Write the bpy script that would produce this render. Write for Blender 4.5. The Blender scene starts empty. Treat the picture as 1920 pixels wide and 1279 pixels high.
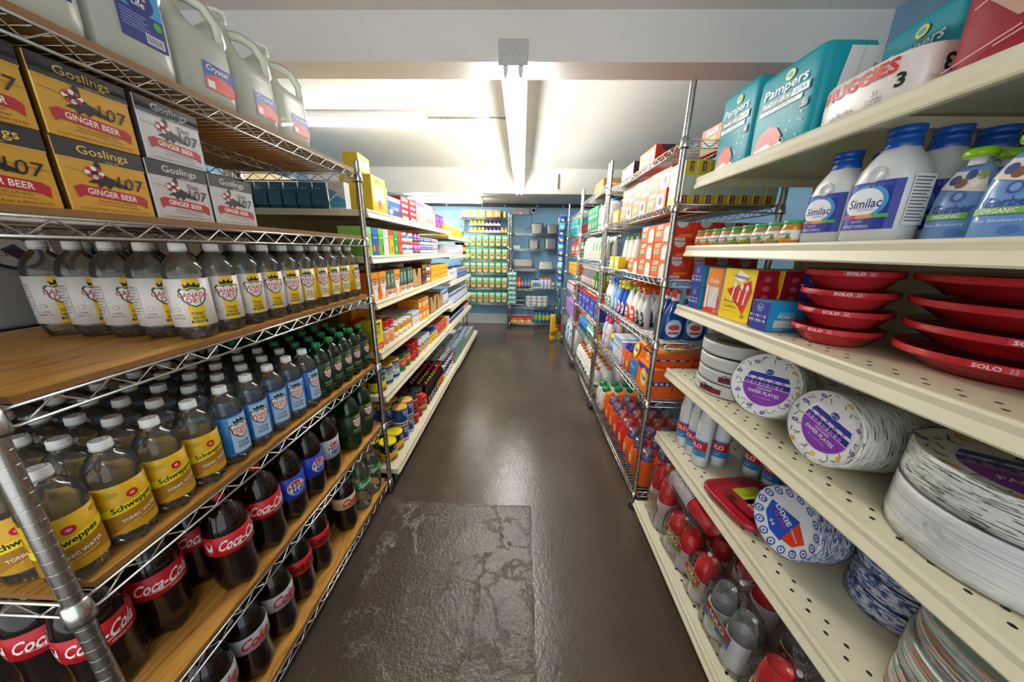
import bpy, math, random
from mathutils import Vector, Matrix
random.seed(7)
sc = bpy.context.scene
COL = sc.collection

# ------------------------------------------------------------------ camera
F_PX, PITCH, YAW, ROLL, CAM_H = 596.93, -.2778, -.0263, .0173, 1.412
cp, sp, cy_, sy_ = math.cos(PITCH), math.sin(PITCH), math.cos(YAW), math.sin(YAW)
fw = Vector((sy_*cp, cy_*cp, sp)); rt = Vector((cy_, -sy_, 0)); up = rt.cross(fw)
R_ = math.cos(ROLL)*rt + math.sin(ROLL)*up
U_ = -math.sin(ROLL)*rt + math.cos(ROLL)*up
cam = bpy.data.cameras.new('camera'); cam.sensor_width = 36; cam.lens = F_PX/1920*36
cam.clip_start = .02
co = bpy.data.objects.new('camera', cam); COL.objects.link(co); sc.camera = co
co.matrix_world = Matrix(((R_.x, U_.x, -fw.x, 0), (R_.y, U_.y, -fw.y, 0), (R_.z, U_.z, -fw.z, CAM_H), (0, 0, 0, 1)))
# ------------------------------------------------------------------ world, exposure
w = bpy.data.worlds.new('world'); sc.world = w; w.use_nodes = True
bg = w.node_tree.nodes['Background']; bg.inputs[0].default_value = (.93, .97, 1, 1); bg.inputs[1].default_value = .75
sc.view_settings.view_transform = 'Standard'; sc.view_settings.look = 'None'
sc.view_settings.exposure = 1.08; sc.view_settings.gamma = 1; sc.view_settings.use_curve_mapping = False
TUBE_POWER = 34.0
sc.cycles.transparent_max_bounces = 24
sc.cycles.max_bounces = 6
sc.cycles.caustics_reflective = False; sc.cycles.caustics_refractive = False

# ------------------------------------------------------------------ materials
def lin(c): return c/12.92 if c <= .04045 else ((c+.055)/1.055)**2.4
def rgb(h):
    if not isinstance(h, str): return tuple(h)+(1,)
    return tuple(lin(int(h[i:i+2], 16)/255) for i in (0, 2, 4))+(1,)
MATS = {}
def M(h, rough=.42, metal=0., spec=.5, emit=0):
    if isinstance(h, bpy.types.Material): return h
    k = (h, rough, metal, spec, emit)
    if k in MATS: return MATS[k]
    m = bpy.data.materials.new('paint_'+str(h)); m.use_nodes = True
    b = m.node_tree.nodes['Principled BSDF']
    b.inputs['Base Color'].default_value = rgb(h); b.inputs['Roughness'].default_value = rough
    b.inputs['Metallic'].default_value = metal; b.inputs['Specular IOR Level'].default_value = spec
    if emit:
        b.inputs['Emission Color'].default_value = rgb(h); b.inputs['Emission Strength'].default_value = emit
    MATS[k] = m; return m
class NT:
    def __init__(s, name):
        s.m = bpy.data.materials.new(name); s.m.use_nodes = True; s.t = s.m.node_tree
        s.b = s.t.nodes['Principled BSDF']; s.o = s.t.nodes['Material Output']
    def n(s, typ, **kw):
        x = s.t.nodes.new(typ)
        for k, v in kw.items():
            if k in x.inputs: x.inputs[k].default_value = v
            else: setattr(x, k, v)
        return x
    def l(s, a, ao, b, bi): s.t.links.new(a.outputs[ao], b.inputs[bi])
    def ramp(s, src, out, stops):
        r = s.n('ShaderNodeValToRGB'); e = r.color_ramp.elements
        while len(e) < len(stops): e.new(.5)
        for i, (p, c) in enumerate(stops): e[i].position = p; e[i].color = rgb(c)
        s.l(src, out, r, 0); return r
    def bump(s, src, out, st, dist=.002):
        b = s.n('ShaderNodeBump', Strength=st, Distance=dist); s.l(src, out, b, 'Height'); s.l(b, 0, s.b, 'Normal'); return b
    def coords(s, scale=(1, 1, 1)):
        c = s.n('ShaderNodeTexCoord'); mp = s.n('ShaderNodeMapping'); mp.inputs['Scale'].default_value = scale
        s.l(c, 'Object', mp, 0); return mp
def clear_mat(name, tint, rough=.05, fres=1.35, base=.06, bump=0, haze=0, hazecol='ffffff', bscale=40):
    """see-through plastic: tinted transparency under a fresnel gloss, with optional milky haze and wrinkles"""
    t = NT(name); t.t.nodes.remove(t.b)
    tr = t.n('ShaderNodeBsdfTransparent'); tr.inputs[0].default_value = rgb(tint)
    gl = t.n('ShaderNodeBsdfGlossy'); gl.inputs['Roughness'].default_value = rough
    fr = t.n('ShaderNodeFresnel'); fr.inputs[0].default_value = fres
    ad = t.n('ShaderNodeMath', operation='ADD', use_clamp=True); ad.inputs[1].default_value = base
    t.l(fr, 0, ad, 0)
    src = tr
    if haze:
        df = t.n('ShaderNodeBsdfDiffuse'); df.inputs[0].default_value = rgb(hazecol)
        tl = t.n('ShaderNodeBsdfTranslucent'); tl.inputs[0].default_value = rgb(hazecol)
        m0 = t.n('ShaderNodeMixShader'); m0.inputs[0].default_value = .45; t.l(df, 0, m0, 1); t.l(tl, 0, m0, 2)
        m1 = t.n('ShaderNodeMixShader'); m1.inputs[0].default_value = haze; t.l(tr, 0, m1, 1); t.l(m0, 0, m1, 2); src = m1
    mx = t.n('ShaderNodeMixShader'); t.l(ad, 0, mx, 0); t.l(src, 0, mx, 1); t.l(gl, 0, mx, 2)
    t.l(mx, 0, t.o, 0)
    if bump:
        mp = t.coords(); nz = t.n('ShaderNodeTexNoise', Scale=bscale, Detail=3.0, Distortion=1.5); t.l(mp, 0, nz, 0)
        bp = t.n('ShaderNodeBump', Strength=bump, Distance=.01); t.l(nz, 0, bp, 'Height')
        t.l(bp, 0, gl, 'Normal'); t.l(bp, 0, fr, 'Normal')
    return t.m
PET = clear_mat('clear_pet', 'f8f9f5', .06, 1.36, .03, haze=.07, hazecol='f4f2ea')
PETG = clear_mat('green_pet', '2f9440', .05, 1.4, .05, haze=.22, hazecol='0c6a1e')
CUPC = clear_mat('clear_cup', 'f2f2f0', .12, 1.4, .06, haze=.25, hazecol='e8ecec')
CAPC = clear_mat('clear_dosing_cap', 'fff0ee', .08, 1.45, .08, haze=.2, hazecol='ffe6e4')
BLUEL = clear_mat('blue_cleaner', '4aaee8', .05, 1.35, .05, haze=.42, hazecol='1c86e6')
FILM = clear_mat('wrinkled_film', 'fefefe', .05, 1.08, .035, bump=1.0, bscale=30, haze=.012)
FILMT = clear_mat('taut_film', 'ffffff', .1, 1.07, .006, bump=.6, bscale=18)
JUG = clear_mat('milky_jug', 'eef4e6', .3, 1.3, .02, haze=.86, hazecol='f6faee')
GLASSJ = M('c8b88a', .15)
def wood_mat(name, a, b, c, scale=(1, 1, 1)):
    t = NT(name); mp = t.coords(scale)
    nz = t.n('ShaderNodeTexNoise', Scale=1.5, Detail=2.0, Roughness=.45, Distortion=.5); t.l(mp, 0, nz, 0)
    wv = t.n('ShaderNodeMath', operation='MULTIPLY'); wv.inputs[1].default_value = 16.0; t.l(nz, 0, wv, 0)
    fr = t.n('ShaderNodeMath', operation='PINGPONG'); fr.inputs[1].default_value = 1.0; t.l(wv, 0, fr, 0)
    r = t.ramp(fr, 0, [(0, c), (.1, a), (.55, b), (1, a)])
    t.l(r, 0, t.b, 'Base Color'); t.b.inputs['Roughness'].default_value = .4
    t.bump(fr, 0, .15); return t.m
PLY = wood_mat('varnished_plywood', 'b98238', 'cf9a48', '8a5a26', (5, 1.3, 5))
PLYE = M('8a6030', .6)
def metal(name, col, rough, noise=.15):
    t = NT(name); mp = t.coords((30, 30, 8)); nz = t.n('ShaderNodeTexNoise', Scale=6.0, Detail=3.0); t.l(mp, 0, nz, 0)
    t.b.inputs['Base Color'].default_value = rgb(col); t.b.inputs['Metallic'].default_value = 1
    mr = t.n('ShaderNodeMapRange'); mr.inputs[3].default_value = rough-noise*.5; mr.inputs[4].default_value = rough+noise; t.l(nz, 0, mr, 0)
    t.l(mr, 0, t.b, 'Roughness'); return t.m
CHROME = metal('chrome_wire', 'd4d2cc', .2)
POSTM = metal('chrome_post', 'b9b6b0', .24)
GROOVE = M('4a4744', .5, .6)
def cream_mat():
    t = NT('cream_enamel'); mp = t.coords((1, 1, 1))
    nz = t.n('ShaderNodeTexNoise', Scale=9.0, Detail=5.0, Roughness=.65); t.l(mp, 0, nz, 0)
    r = t.ramp(nz, 0, [(0, 'd6cfae'), (.62, 'e2dcc0'), (.76, 'd8d0b0'), (1, 'b3a67e')]); t.l(r, 0, t.b, 'Base Color')
    t.b.inputs['Roughness'].default_value = .38; return t.m
CREAM = cream_mat()
CREAM2 = M('d8cfb0', .45)
KRAFT = M('b98f5c', .75, 0, .2)
KRAFT2 = M('a57c4c', .8, 0, .2)
WHITE = M('f2f2ee', .4); BLACK = M('101010', .4)

# ------------------------------------------------------------------ mesh helpers
class MB:
    def __init__(s): s.v, s.f, s.m, s.s, s.mats = [], [], [], [], []
    def mi(s, mat):
        mat = M(mat)
        if mat not in s.mats: s.mats.append(mat)
        return s.mats.index(mat)
    def add(s, vs, fs, mat, smooth=False):
        o = len(s.v); s.v += [tuple(p) for p in vs]; i = s.mi(mat)
        for f in fs: s.f.append([o+k for k in f]); s.m.append(i); s.s.append(smooth)
    def box(s, x0, x1, y0, y1, z0, z1, mat, sides=None):
        """sides: dict of face mats: F(-y) B(+y) L(-x) R(+x) T D"""
        V = [(x0, y0, z0), (x1, y0, z0), (x1, y1, z0), (x0, y1, z0), (x0, y0, z1), (x1, y0, z1), (x1, y1, z1), (x0, y1, z1)]
        FS = dict(F=(0, 1, 5, 4), R=(1, 2, 6, 5), B=(2, 3, 7, 6), L=(3, 0, 4, 7), T=(4, 5, 6, 7), D=(3, 2, 1, 0))
        o = len(s.v); s.v += V
        for k, f in FS.items():
            s.f.append([o+i for i in f]); s.m.append(s.mi((sides or {}).get(k, mat))); s.s.append(False)
    def rbox(s, w, d, h, mat, sides=None, c=.002, z0=0):
        """box centred on x,y with chamfered edges"""
        a, b = w/2, d/2; z1 = z0+h
        V = []; ix = {}
        for sx in (-1, 1):
            for sy in (-1, 1):
                for szi, z, dz in ((0, z0, c), (1, z1, -c)):
                    ix[(sx, sy, szi, 'x')] = len(V); V.append((sx*a, sy*(b-c), z+dz))
                    ix[(sx, sy, szi, 'y')] = len(V); V.append((sx*(a-c), sy*b, z+dz))
                    ix[(sx, sy, szi, 'z')] = len(V); V.append((sx*(a-c), sy*(b-c), z))
        o = len(s.v); s.v += V; sd = sides or {}
        def q(keys, m): s.f.append([o+ix[k] for k in keys]); s.m.append(s.mi(m)); s.s.append(False)
        q([(-1, -1, 0, 'y'), (1, -1, 0, 'y'), (1, -1, 1, 'y'), (-1, -1, 1, 'y')], sd.get('F', mat))
        q([(1, 1, 0, 'y'), (-1, 1, 0, 'y'), (-1, 1, 1, 'y'), (1, 1, 1, 'y')], sd.get('B', mat))
        q([(1, -1, 0, 'x'), (1, 1, 0, 'x'), (1, 1, 1, 'x'), (1, -1, 1, 'x')], sd.get('R', mat))
        q([(-1, 1, 0, 'x'), (-1, -1, 0, 'x'), (-1, -1, 1, 'x'), (-1, 1, 1, 'x')], sd.get('L', mat))
        q([(-1, -1, 1, 'z'), (1, -1, 1, 'z'), (1, 1, 1, 'z'), (-1, 1, 1, 'z')], sd.get('T', mat))
        q([(-1, 1, 0, 'z'), (1, 1, 0, 'z'), (1, -1, 0, 'z'), (-1, -1, 0, 'z')], sd.get('D', mat))
        for sx in (-1, 1):
            for sy in (-1, 1):
                q([(sx, sy, 0, 'x'), (sx, sy, 1, 'x'), (sx, sy, 1, 'y'), (sx, sy, 0, 'y')], mat)
        for zi in (0, 1):
            tm = sd.get('T', mat) if zi else mat
            for sg in (-1, 1):
                q([(-1, sg, zi, 'y'), (1, sg, zi, 'y'), (1, sg, zi, 'z'), (-1, sg, zi, 'z')], tm)
                q([(sg, -1, zi, 'x'), (sg, 1, zi, 'x'), (sg, 1, zi, 'z'), (sg, -1, zi, 'z')], tm)
    def lathe(s, prof, mat, n=20, cx=0, cy=0, mod=None, cap0=True, cap1=True, smooth=True):
        """prof: (r, z) or (r, z, mat); a point given twice makes a crease"""
        o = len(s.v); rows = []
        for p in prof:
            r, z = p[0], p[1]; row = []
            for k in range(n):
                a = 2*math.pi*k/n
                rr, zz = (r, z) if mod is None else mod(r, z, a)
                row.append(len(s.v)); s.v.append((cx+rr*math.sin(a), cy-rr*math.cos(a), zz))
            rows.append(row)
        for i in range(len(prof)-1):
            if prof[i][:2] == prof[i+1][:2]: continue
            mi = s.mi(prof[i][2] if len(prof[i]) > 2 else mat)
            for k in range(n):
                k2 = (k+1) % n
                s.f.append([rows[i][k], rows[i][k2], rows[i+1][k2], rows[i+1][k]]); s.m.append(mi); s.s.append(smooth)
        for flag, row, rev, p in ((cap0, rows[0], True, prof[0]), (cap1, rows[-1], False, prof[-1])):
            if flag and p[0] > 1e-5:
                e = len(s.v); s.v += [s.v[i] for i in row]; ids = list(range(e, e+n))
                s.f.append(ids[::-1] if rev else ids); s.m.append(s.mi(p[2] if len(p) > 2 else mat)); s.s.append(False)
    def tube(s, pts, r, mat, n=6, closed=False, smooth=True):
        pts = [Vector(p) for p in pts]; rows = []; N = len(pts); prev = None
        rr = r if isinstance(r, (list, tuple)) else [r]*N
        for i, p in enumerate(pts):
            if closed: d = pts[(i+1) % N]-pts[i-1]
            else: d = pts[min(i+1, N-1)]-pts[max(i-1, 0)]
            d.normalize()
            ref = prev if prev is not None else (Vector((0, 0, 1)) if abs(d.z) < .9 else Vector((1, 0, 0)))
            a = d.cross(ref)
            if a.length < 1e-4: a = d.cross(Vector((.3, .5, .8)))
            a.normalize(); b = a.cross(d); prev = b
            row = []
            for k in range(n):
                t = 2*math.pi*k/n; q = p+rr[i]*(math.cos(t)*a+math.sin(t)*b); row.append(len(s.v)); s.v.append(tuple(q))
            rows.append(row)
        mi = s.mi(mat)
        for i in range(N if closed else N-1):
            A, B = rows[i], rows[(i+1) % N]
            for k in range(n):
                s.f.append([A[k], A[(k+1) % n], B[(k+1) % n], B[k]]); s.m.append(mi); s.s.append(smooth)
        if not closed:
            s.f.append(rows[0][::-1]); s.f.append(rows[-1][:]); s.m += [mi, mi]; s.s += [False, False]
    def loft(s, rings, mat, smooth=True, cap0=True, cap1=True):
        o = len(s.v); n = len(rings[0]); mi = s.mi(mat)
        for r in rings: s.v += [tuple(p) for p in r]
        for i in range(len(rings)-1):
            for k in range(n):
                k2 = (k+1) % n; a = o+i*n
                s.f.append([a+k, a+k2, a+n+k2, a+n+k]); s.m.append(mi); s.s.append(smooth)
        if cap0: s.f.append([o+k for k in range(n)][::-1]); s.m.append(mi); s.s.append(False)
        if cap1: s.f.append([o+(len(rings)-1)*n+k for k in range(n)]); s.m.append(mi); s.s.append(False)
    def extr(s, prof, y0, y1, mat, ax='y', smooth=False):
        """closed (x,z) outline run along y (or (y,z) outline along x)"""
        n = len(prof); P = (lambda a, b, t: (a, t, b)) if ax == 'y' else (lambda a, b, t: (t, a, b))
        V = [P(a, b, y0) for a, b in prof]+[P(a, b, y1) for a, b in prof]
        F = [[k, (k+1) % n, n+(k+1) % n, n+k] for k in range(n)]+[list(range(n))[::-1], [n+k for k in range(n)]]
        s.add(V, F, mat, smooth)
    def mesh(s, name):
        me = bpy.data.meshes.new(name); me.from_pydata(s.v, [], s.f)
        for m in s.mats: me.materials.append(m)
        me.polygons.foreach_set('material_index', s.m); me.polygons.foreach_set('use_smooth', s.s)
        me.update(); return me
def sq_ring(a, b, z, e=4., n=24, cx=0, cy=0):
    out = []
    for k in range(n):
        t = 2*math.pi*k/n; c, q = math.sin(t), -math.cos(t)
        out.append((cx+a*math.copysign(abs(c)**(2/e), c), cy+b*math.copysign(abs(q)**(2/e), q), z))
    return out

# ------------------------------------------------------------------ flat print (lettering, logos, colour fields)
TXT = {}
def text_geo(t, b=0):
    k = (t, b)
    if k in TXT: return TXT[k]
    cu = bpy.data.curves.new('lettering', 'FONT'); cu.body = t; cu.size = 1; cu.resolution_u = 2; cu.offset = b
    cu.align_x = 'LEFT'; cu.dimensions = '2D'; cu.fill_mode = 'BOTH'
    ob = bpy.data.objects.new('lettering', cu); me = ob.to_mesh()
    V = [(v.co.x, v.co.y) for v in me.vertices]; Fs = [list(p.vertices) for p in me.polygons]
    ob.to_mesh_clear(); bpy.data.objects.remove(ob); bpy.data.curves.remove(cu)
    if not V: V = [(0, 0), (.001, 0), (0, .001)]; Fs = [[0, 1, 2]]
    x0 = min(v[0] for v in V); x1 = max(v[0] for v in V); y0 = min(v[1] for v in V); y1 = max(v[1] for v in V)
    TXT[k] = (V, Fs, x0, x1, y0, y1); return TXT[k]
class Art:
    def __init__(s): s.it = []
    def poly(s, pts, c, l=1): s.it.append((list(pts), [list(range(len(pts)))], c, l)); return s
    def rect(s, x0, y0, x1, y1, c, l=1): return s.poly([(x0, y0), (x1, y0), (x1, y1), (x0, y1)], c, l)
    def ell(s, cx, cy, rx, ry, c, l=1, n=18, a0=0, a1=2*math.pi):
        full = a1-a0 > 6.2
        return s.poly([(cx+rx*math.cos(a0+(a1-a0)*k/(n if full else n-1)), cy+ry*math.sin(a0+(a1-a0)*k/(n if full else n-1))) for k in range(n)], c, l)
    def line(s, x0, y0, x1, y1, wd, c, l=2):
        d = math.hypot(x1-x0, y1-y0) or 1; nx, ny = -(y1-y0)/d*wd/2, (x1-x0)/d*wd/2
        return s.poly([(x0+nx, y0+ny), (x1+nx, y1+ny), (x1-nx, y1-ny), (x0-nx, y0-ny)][::-1], c, l)
    def text(s, t, cx, cy, h, c, l=3, w=None, rot=0, sh=0, b=0):
        V, Fs, x0, x1, y0, y1 = text_geo(t, b); k = h/(y1-y0); kx = k if w is None else w/(x1-x0)
        mx, my = (x0+x1)/2, (y0+y1)/2; cr, sr = math.cos(rot), math.sin(rot); P = []
        for x, y in V:
            u, v = (x-mx)*kx, (y-my)*k; u += sh*v
            P.append((cx+u*cr-v*sr, cy+u*sr+v*cr))
        s.it.append((P, Fs, c, l)); return s
    def build(s, mb, fr, du=None):
        for P, Fs, c, l in s.it:
            if du and len(Fs) == 1:
                u0 = min(p[0] for p in P); u1 = max(p[0] for p in P); n = max(1, math.ceil((u1-u0)/du))
                for i in range(n):
                    a, b = u0+(u1-u0)*i/n, u0+(u1-u0)*(i+1)/n
                    Q = clipx(clipx(P, a, 1), b, -1)
                    if len(Q) > 2: mb.add([fr(u, v, l) for u, v in Q], [list(range(len(Q)))], c, True)
            else: mb.add([fr(u, v, l) for u, v in P], Fs, c)
def clipx(P, x, sg):
    out = []
    for i in range(len(P)):
        a, b = P[i-1], P[i]; da, db = sg*(a[0]-x), sg*(b[0]-x)
        if (da >= 0) != (db >= 0):
            t = da/(da-db); out.append((a[0]+t*(b[0]-a[0]), a[1]+t*(b[1]-a[1])))
        if db >= 0: out.append(b)
    return out
LO = .0002
def fr_front(y, cx=0, cz=0): return lambda u, v, l: (cx+u, y-LO*l-.0004, cz+v)
def fr_right(x, cy=0, cz=0): return lambda u, v, l: (x+LO*l+.0004, cy+u, cz+v)
def fr_left(x, cy=0, cz=0): return lambda u, v, l: (x-LO*l-.0004, cy-u, cz+v)
def fr_top(z, cx=0, cy=0): return lambda u, v, l: (cx+u, cy+v, z+LO*l+.0004)
def fr_se(a, b, e, cz, grow=.0012, kd=None):
    """print on a superelliptic pack side"""
    return lambda u, v, l: (u, -(b*(kd(cz+v) if kd else 1)*max(.02, 1-min(1, abs(u/a))**e)**(1/e)+grow+LO*l), cz+v)
def fr_cyl(R, cz=0, a0=0):
    return lambda u, v, l: ((R+LO*l+.0003)*math.sin(u/R+a0), -(R+LO*l+.0003)*math.cos(u/R+a0), cz+v)
def fr_cone(Rf, cz=0, a0=0):
    def f(u, v, l):
        R = Rf(cz+v); a = u/R+a0; q = R+LO*l+.0004; return (q*math.sin(a), -q*math.cos(a), cz+v)
    return f

# ------------------------------------------------------------------ objects
def ob(name, data, parent=None, loc=(0, 0, 0), rot=(0, 0, 0)):
    o = bpy.data.objects.new(name, data); COL.objects.link(o)
    o.location = loc; o.rotation_euler = rot
    if parent: o.parent = parent
    return o
def tag(o, label, cat, group=None):
    o['label'] = label; o['category'] = cat
    if group: o['group'] = group
    return o
def put(name, parts, label, cat, loc, rz=0, group=None, rot=None):
    """a thing: an Empty at the base and one child per part; part = (name, mesh[, loc, rot, subparts])"""
    e = ob(name, None, None, loc, rot or (0, 0, rz)); e.empty_display_size = .02; tag(e, label, cat, group)
    for p in parts: part(p, e)
    return e
def part(p, e):
    o = ob(p[0], p[1], e, p[2] if len(p) > 2 else (0, 0, 0), p[3] if len(p) > 3 else (0, 0, 0))
    for q in (p[4] if len(p) > 4 else ()): part(q, o)
    return o
def struct(name, mb, parent=None):
    o = ob(name, mb.mesh(name), parent)
    if parent is None: o['kind'] = 'structure'
    return o
def one(name, mb, label, cat, loc=(0, 0, 0), rz=0, group=None, rot=None):
    return tag(ob(name, mb.mesh(name), None, loc, rot or (0, 0, rz)), label, cat, group)
LEFT, RIGHT = math.pi/2, -math.pi/2       # fronts turned to the aisle from the left and from the right side
# ------------------------------------------------------------------ room
def floor_mat(patch=False):
    t = NT('painted_concrete_patch' if patch else 'painted_concrete'); mp = t.coords()
    n1 = t.n('ShaderNodeTexNoise', Scale=1.6, Detail=6.0, Roughness=.6); t.l(mp, 0, n1, 0)
    n2 = t.n('ShaderNodeTexNoise', Scale=70.0, Detail=3.0, Roughness=.6); t.l(mp, 0, n2, 0)
    n3 = t.n('ShaderNodeTexNoise', Scale=3.2, Detail=9.0, Roughness=.62, Distortion=.4); t.l(mp, 0, n3, 0)
    n4 = t.n('ShaderNodeTexNoise', Scale=14.0, Detail=8.0, Roughness=.75); t.l(mp, 0, n4, 0)
    r = t.ramp(n1, 0, [(.25, '41372e'), (.5, '4c4137'), (.75, '584d42')])
    rim = t.ramp(n3, 0, [(0, '000000'), (.497, '000000'), (.503, 'b0b0b0' if patch else '181818'), (.509, '000000'), (1, '000000')])
    sc_ = t.ramp(n4, 0, [(0, '000000'), (.66 if patch else .73, '000000'), (.69 if patch else .75, 'b0b0b0'), (1, 'b0b0b0')])
    ad = t.n('ShaderNodeMixRGB', blend_type='ADD'); ad.inputs[0].default_value = 1; t.l(rim, 0, ad, 1); t.l(sc_, 0, ad, 2)
    mk = t.n('ShaderNodeMixRGB'); mk.inputs[2].default_value = rgb('8d857a'); t.l(ad, 0, mk, 0); t.l(r, 0, mk, 1)
    t.l(mk, 0, t.b, 'Base Color')
    rr = t.ramp(n4, 0, [(.3, '606060'), (.7, '8c8c8c')]); t.l(rr, 0, t.b, 'Roughness')
    st = t.ramp(n3, 0, [(0, '000000'), (.485, '000000'), (.515, 'ffffff'), (1, 'ffffff')])
    mx = t.n('ShaderNodeMath', operation='MULTIPLY_ADD'); mx.inputs[1].default_value = .8 if patch else .12; t.l(st, 0, mx, 0)
    m2 = t.n('ShaderNodeMath', operation='MULTIPLY_ADD'); m2.inputs[1].default_value = .9 if patch else .5; t.l(n4, 0, m2, 0); t.l(n2, 0, m2, 2); t.l(m2, 0, mx, 2)
    t.bump(mx, 0, .34 if patch else .16, .008); return t.m
def wall_mat(name, c, c2, bs=.12):
    t = NT(name); mp = t.coords(); n = t.n('ShaderNodeTexNoise', Scale=2.0, Detail=5.0); t.l(mp, 0, n, 0)
    r = t.ramp(n, 0, [(.3, c), (.7, c2)]); t.l(r, 0, t.b, 'Base Color'); t.b.inputs['Roughness'].default_value = .6
    n2 = t.n('ShaderNodeTexNoise', Scale=60.0, Detail=3.0); t.l(mp, 0, n2, 0); t.bump(n2, 0, bs, .003); return t.m
BLUEW = wall_mat('blue_wall_paint', '84b4d6', '90bedc'); WHITEP = wall_mat('white_ceiling_paint', 'e6e4de', 'eceae5')
X0, X1, Y0, Y1 = -3.2, 2.7, -1.4, 6.25
b = MB(); b.box(X0, X1, Y0, Y1, -.1, 0, floor_mat()); FLOOR = struct('floor', b)
b = MB()      # worn rectangular repair with a rough surface, a few millimetres proud of the floor
pa = floor_mat(True); nx, ny = 40, 40; V = []; Fc = []
for j in range(ny+1):
    for i in range(nx+1):
        x = -.70+.79*i/nx; y = .35+1.16*j/ny; e = min(i, nx-i, j, ny-j)
        V.append((x+(random.uniform(-.004, .004) if 0 < e < 2 else 0), y, -.0008 if e == 0 else .0012+.002*(math.sin(9*x+3*math.sin(7*y))*math.sin(8*y+2*x) > .25)+random.uniform(0, .0006)))
for j in range(ny):
    for i in range(nx): a = j*(nx+1)+i; Fc.append([a, a+1, a+nx+2, a+nx+1])
b.add(V, Fc, pa, True); o = struct('concrete_patch', b, FLOOR); o['label'] = 'rough scuffed rectangular repair in the floor'
b = MB(); b.box(X0, X1, 1.94, 5.1, 2.55, 2.65, WHITEP); b.box(X0, X1, Y0, 1.78, 2.45, 2.65, WHITEP); b.box(X0, X1, 5.25, Y1, 2.225, 2.65, WHITEP); CEIL = struct('ceiling', b)
b = MB(); b.box(X0, X1, 1.78, 1.94, 2.255, 2.65, WHITEP); struct('trim_1', b)
b = MB(); b.box(X0, X1, 5.1, 5.25, 2.215, 2.65, WHITEP); struct('trim_2', b)
b = MB(); b.box(X0, X1, Y1, Y1+.1, 0, 2.65, BLUEW); struct('wall_back', b)
b = MB(); b.box(X0-.1, X0, Y0, Y1, 0, 2.65, BLUEW); struct('wall_left', b)
b = MB(); b.box(-1.93, -1.9, -.6, 2.6, 0, 1.8, wall_mat('dark_backing_paint', '8a7c66', '7a6c58')); struct('wall_dark_backing', b)  # added dark panel, hides the bright blue wall behind the bottles
b = MB(); b.box(X1, X1+.1, Y0, Y1, 0, 2.65, BLUEW); struct('wall_right', b)
b = MB(); b.box(1.6, 1.72, Y0, 1.94, 0, 2.65, BLUEW); struct('wall_right_near', b)
b = MB(); b.extr([(Y1, 0), (Y1-.03, 0), (Y1-.03, .1), (Y1-.022, .105), (Y1-.022, .17), (Y1-.012, .185), (Y1, .185)], X0, X1, M('dcdcd6', .5), 'x'); struct('baseboard_back', b)
b = MB(); b.box(X0, X1, Y1-.03, Y1, 2.165, 2.222, M('23282e', .5))
for x in (-1.9, -1.4, -.75, -.34, .25, .72, 1.1): b.box(x-.008, x+.008, Y1-.035, Y1-.03, 2.17, 2.2, M('d8dadb', .4))
struct('trim_3', b)

# ------------------------------------------------------------------ ceiling lights
TUBE = M('fffdf8', emit=TUBE_POWER); FIX = M('f1f1ee', .35)
def strip_light(x0, x1, y0, y1, zt, zb, axis, label, n=2, seg=2, gap=.035):
    """white channel with end plates, lamp holders and bare tubes under it"""
    cx, cy = (x0+x1)/2, (y0+y1)/2
    L = (y1-y0) if axis == 'y' else (x1-x0); W = (x1-x0) if axis == 'y' else (y1-y0); H = zt-zb
    h = MB(); h.extr([(-W/2, H), (-W/2, H*.35), (-W*.3, .02), (W*.3, .02), (W/2, H*.35), (W/2, H)], -L/2, L/2, FIX)
    pl = MB(); pl.rbox(W*1.02, .006, H*1.02, M('c9cacb', .35, .3), c=.001)
    pl.lathe([(.012, 0), (.012, .0006)], M('b3b5b6', .4, .3), 16)
    parts = [('housing', h.mesh('housing'))]
    for sg in (-1, 1):
        parts.append(('end_plate', pl_mesh(pl, W, H, sg), (0, sg*(L/2+.001), 0)))
    Ls = L/seg
    for k in range(seg):
        for i in range(n):
            off = (i-(n-1)/2)*2*gap; y = -L/2+Ls*(k+.5)
            t = MB(); t.tube([(0, -Ls/2+.03, 0), (0, Ls/2-.03, 0)], .013, TUBE, 10)
            hd = MB(); hd.extr([(-.013, .03), (.013, .03), (.01, -.012), (.004, -.02), (-.004, -.02), (-.01, -.012)], -.008, .008, M('dfe0df', .3)); hm = hd.mesh('lamp_holder')
            parts.append(('tube', t.mesh('tube'), (off, y, -.02), (0, 0, 0), [('lamp_holder', hm, (0, sg*(Ls/2-.012), 0)) for sg in (-1, 1)]))
    return put('ceiling_light', parts, label, 'light', (cx, cy, zb), 0 if axis == 'y' else math.pi/2)
def pl_mesh(p, W, H, sg):
    q = MB(); q.rbox(W*1.02, .006, H*1.02, M('c9cacb', .35, .3), c=.001)
    a = Art()
    for k in range(18):
        t0, t1 = 2*math.pi*k/18, 2*math.pi*(k+1)/18
        a.line(.012*math.cos(t0), .06+.012*math.sin(t0), .012*math.cos(t1), .06+.012*math.sin(t1), .001, '8f9192')
    for x in (-.045, -.03, .03, .045): a.ell(x, .04, .002, .0025, '6d6f70')
    a.build(q, fr_front(-.003)); return q.mesh('end_plate')
strip_light(-.131, .004, 1.77, 5.095, 2.335, 2.236, 'y', 'long bare twin tube strip light running above the aisle', 2, 2)
strip_light(-2.2, -.857, 3.15, 3.23, 2.55, 2.475, 'x', 'short strip light on the ceiling above the snack shelving, joined to a conduit', 1, 1)
strip_light(-1.85, -.66, 5.45, 5.57, 2.225, 2.165, 'x', 'strip light under the low ceiling before the back wall', 2, 1)
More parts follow.
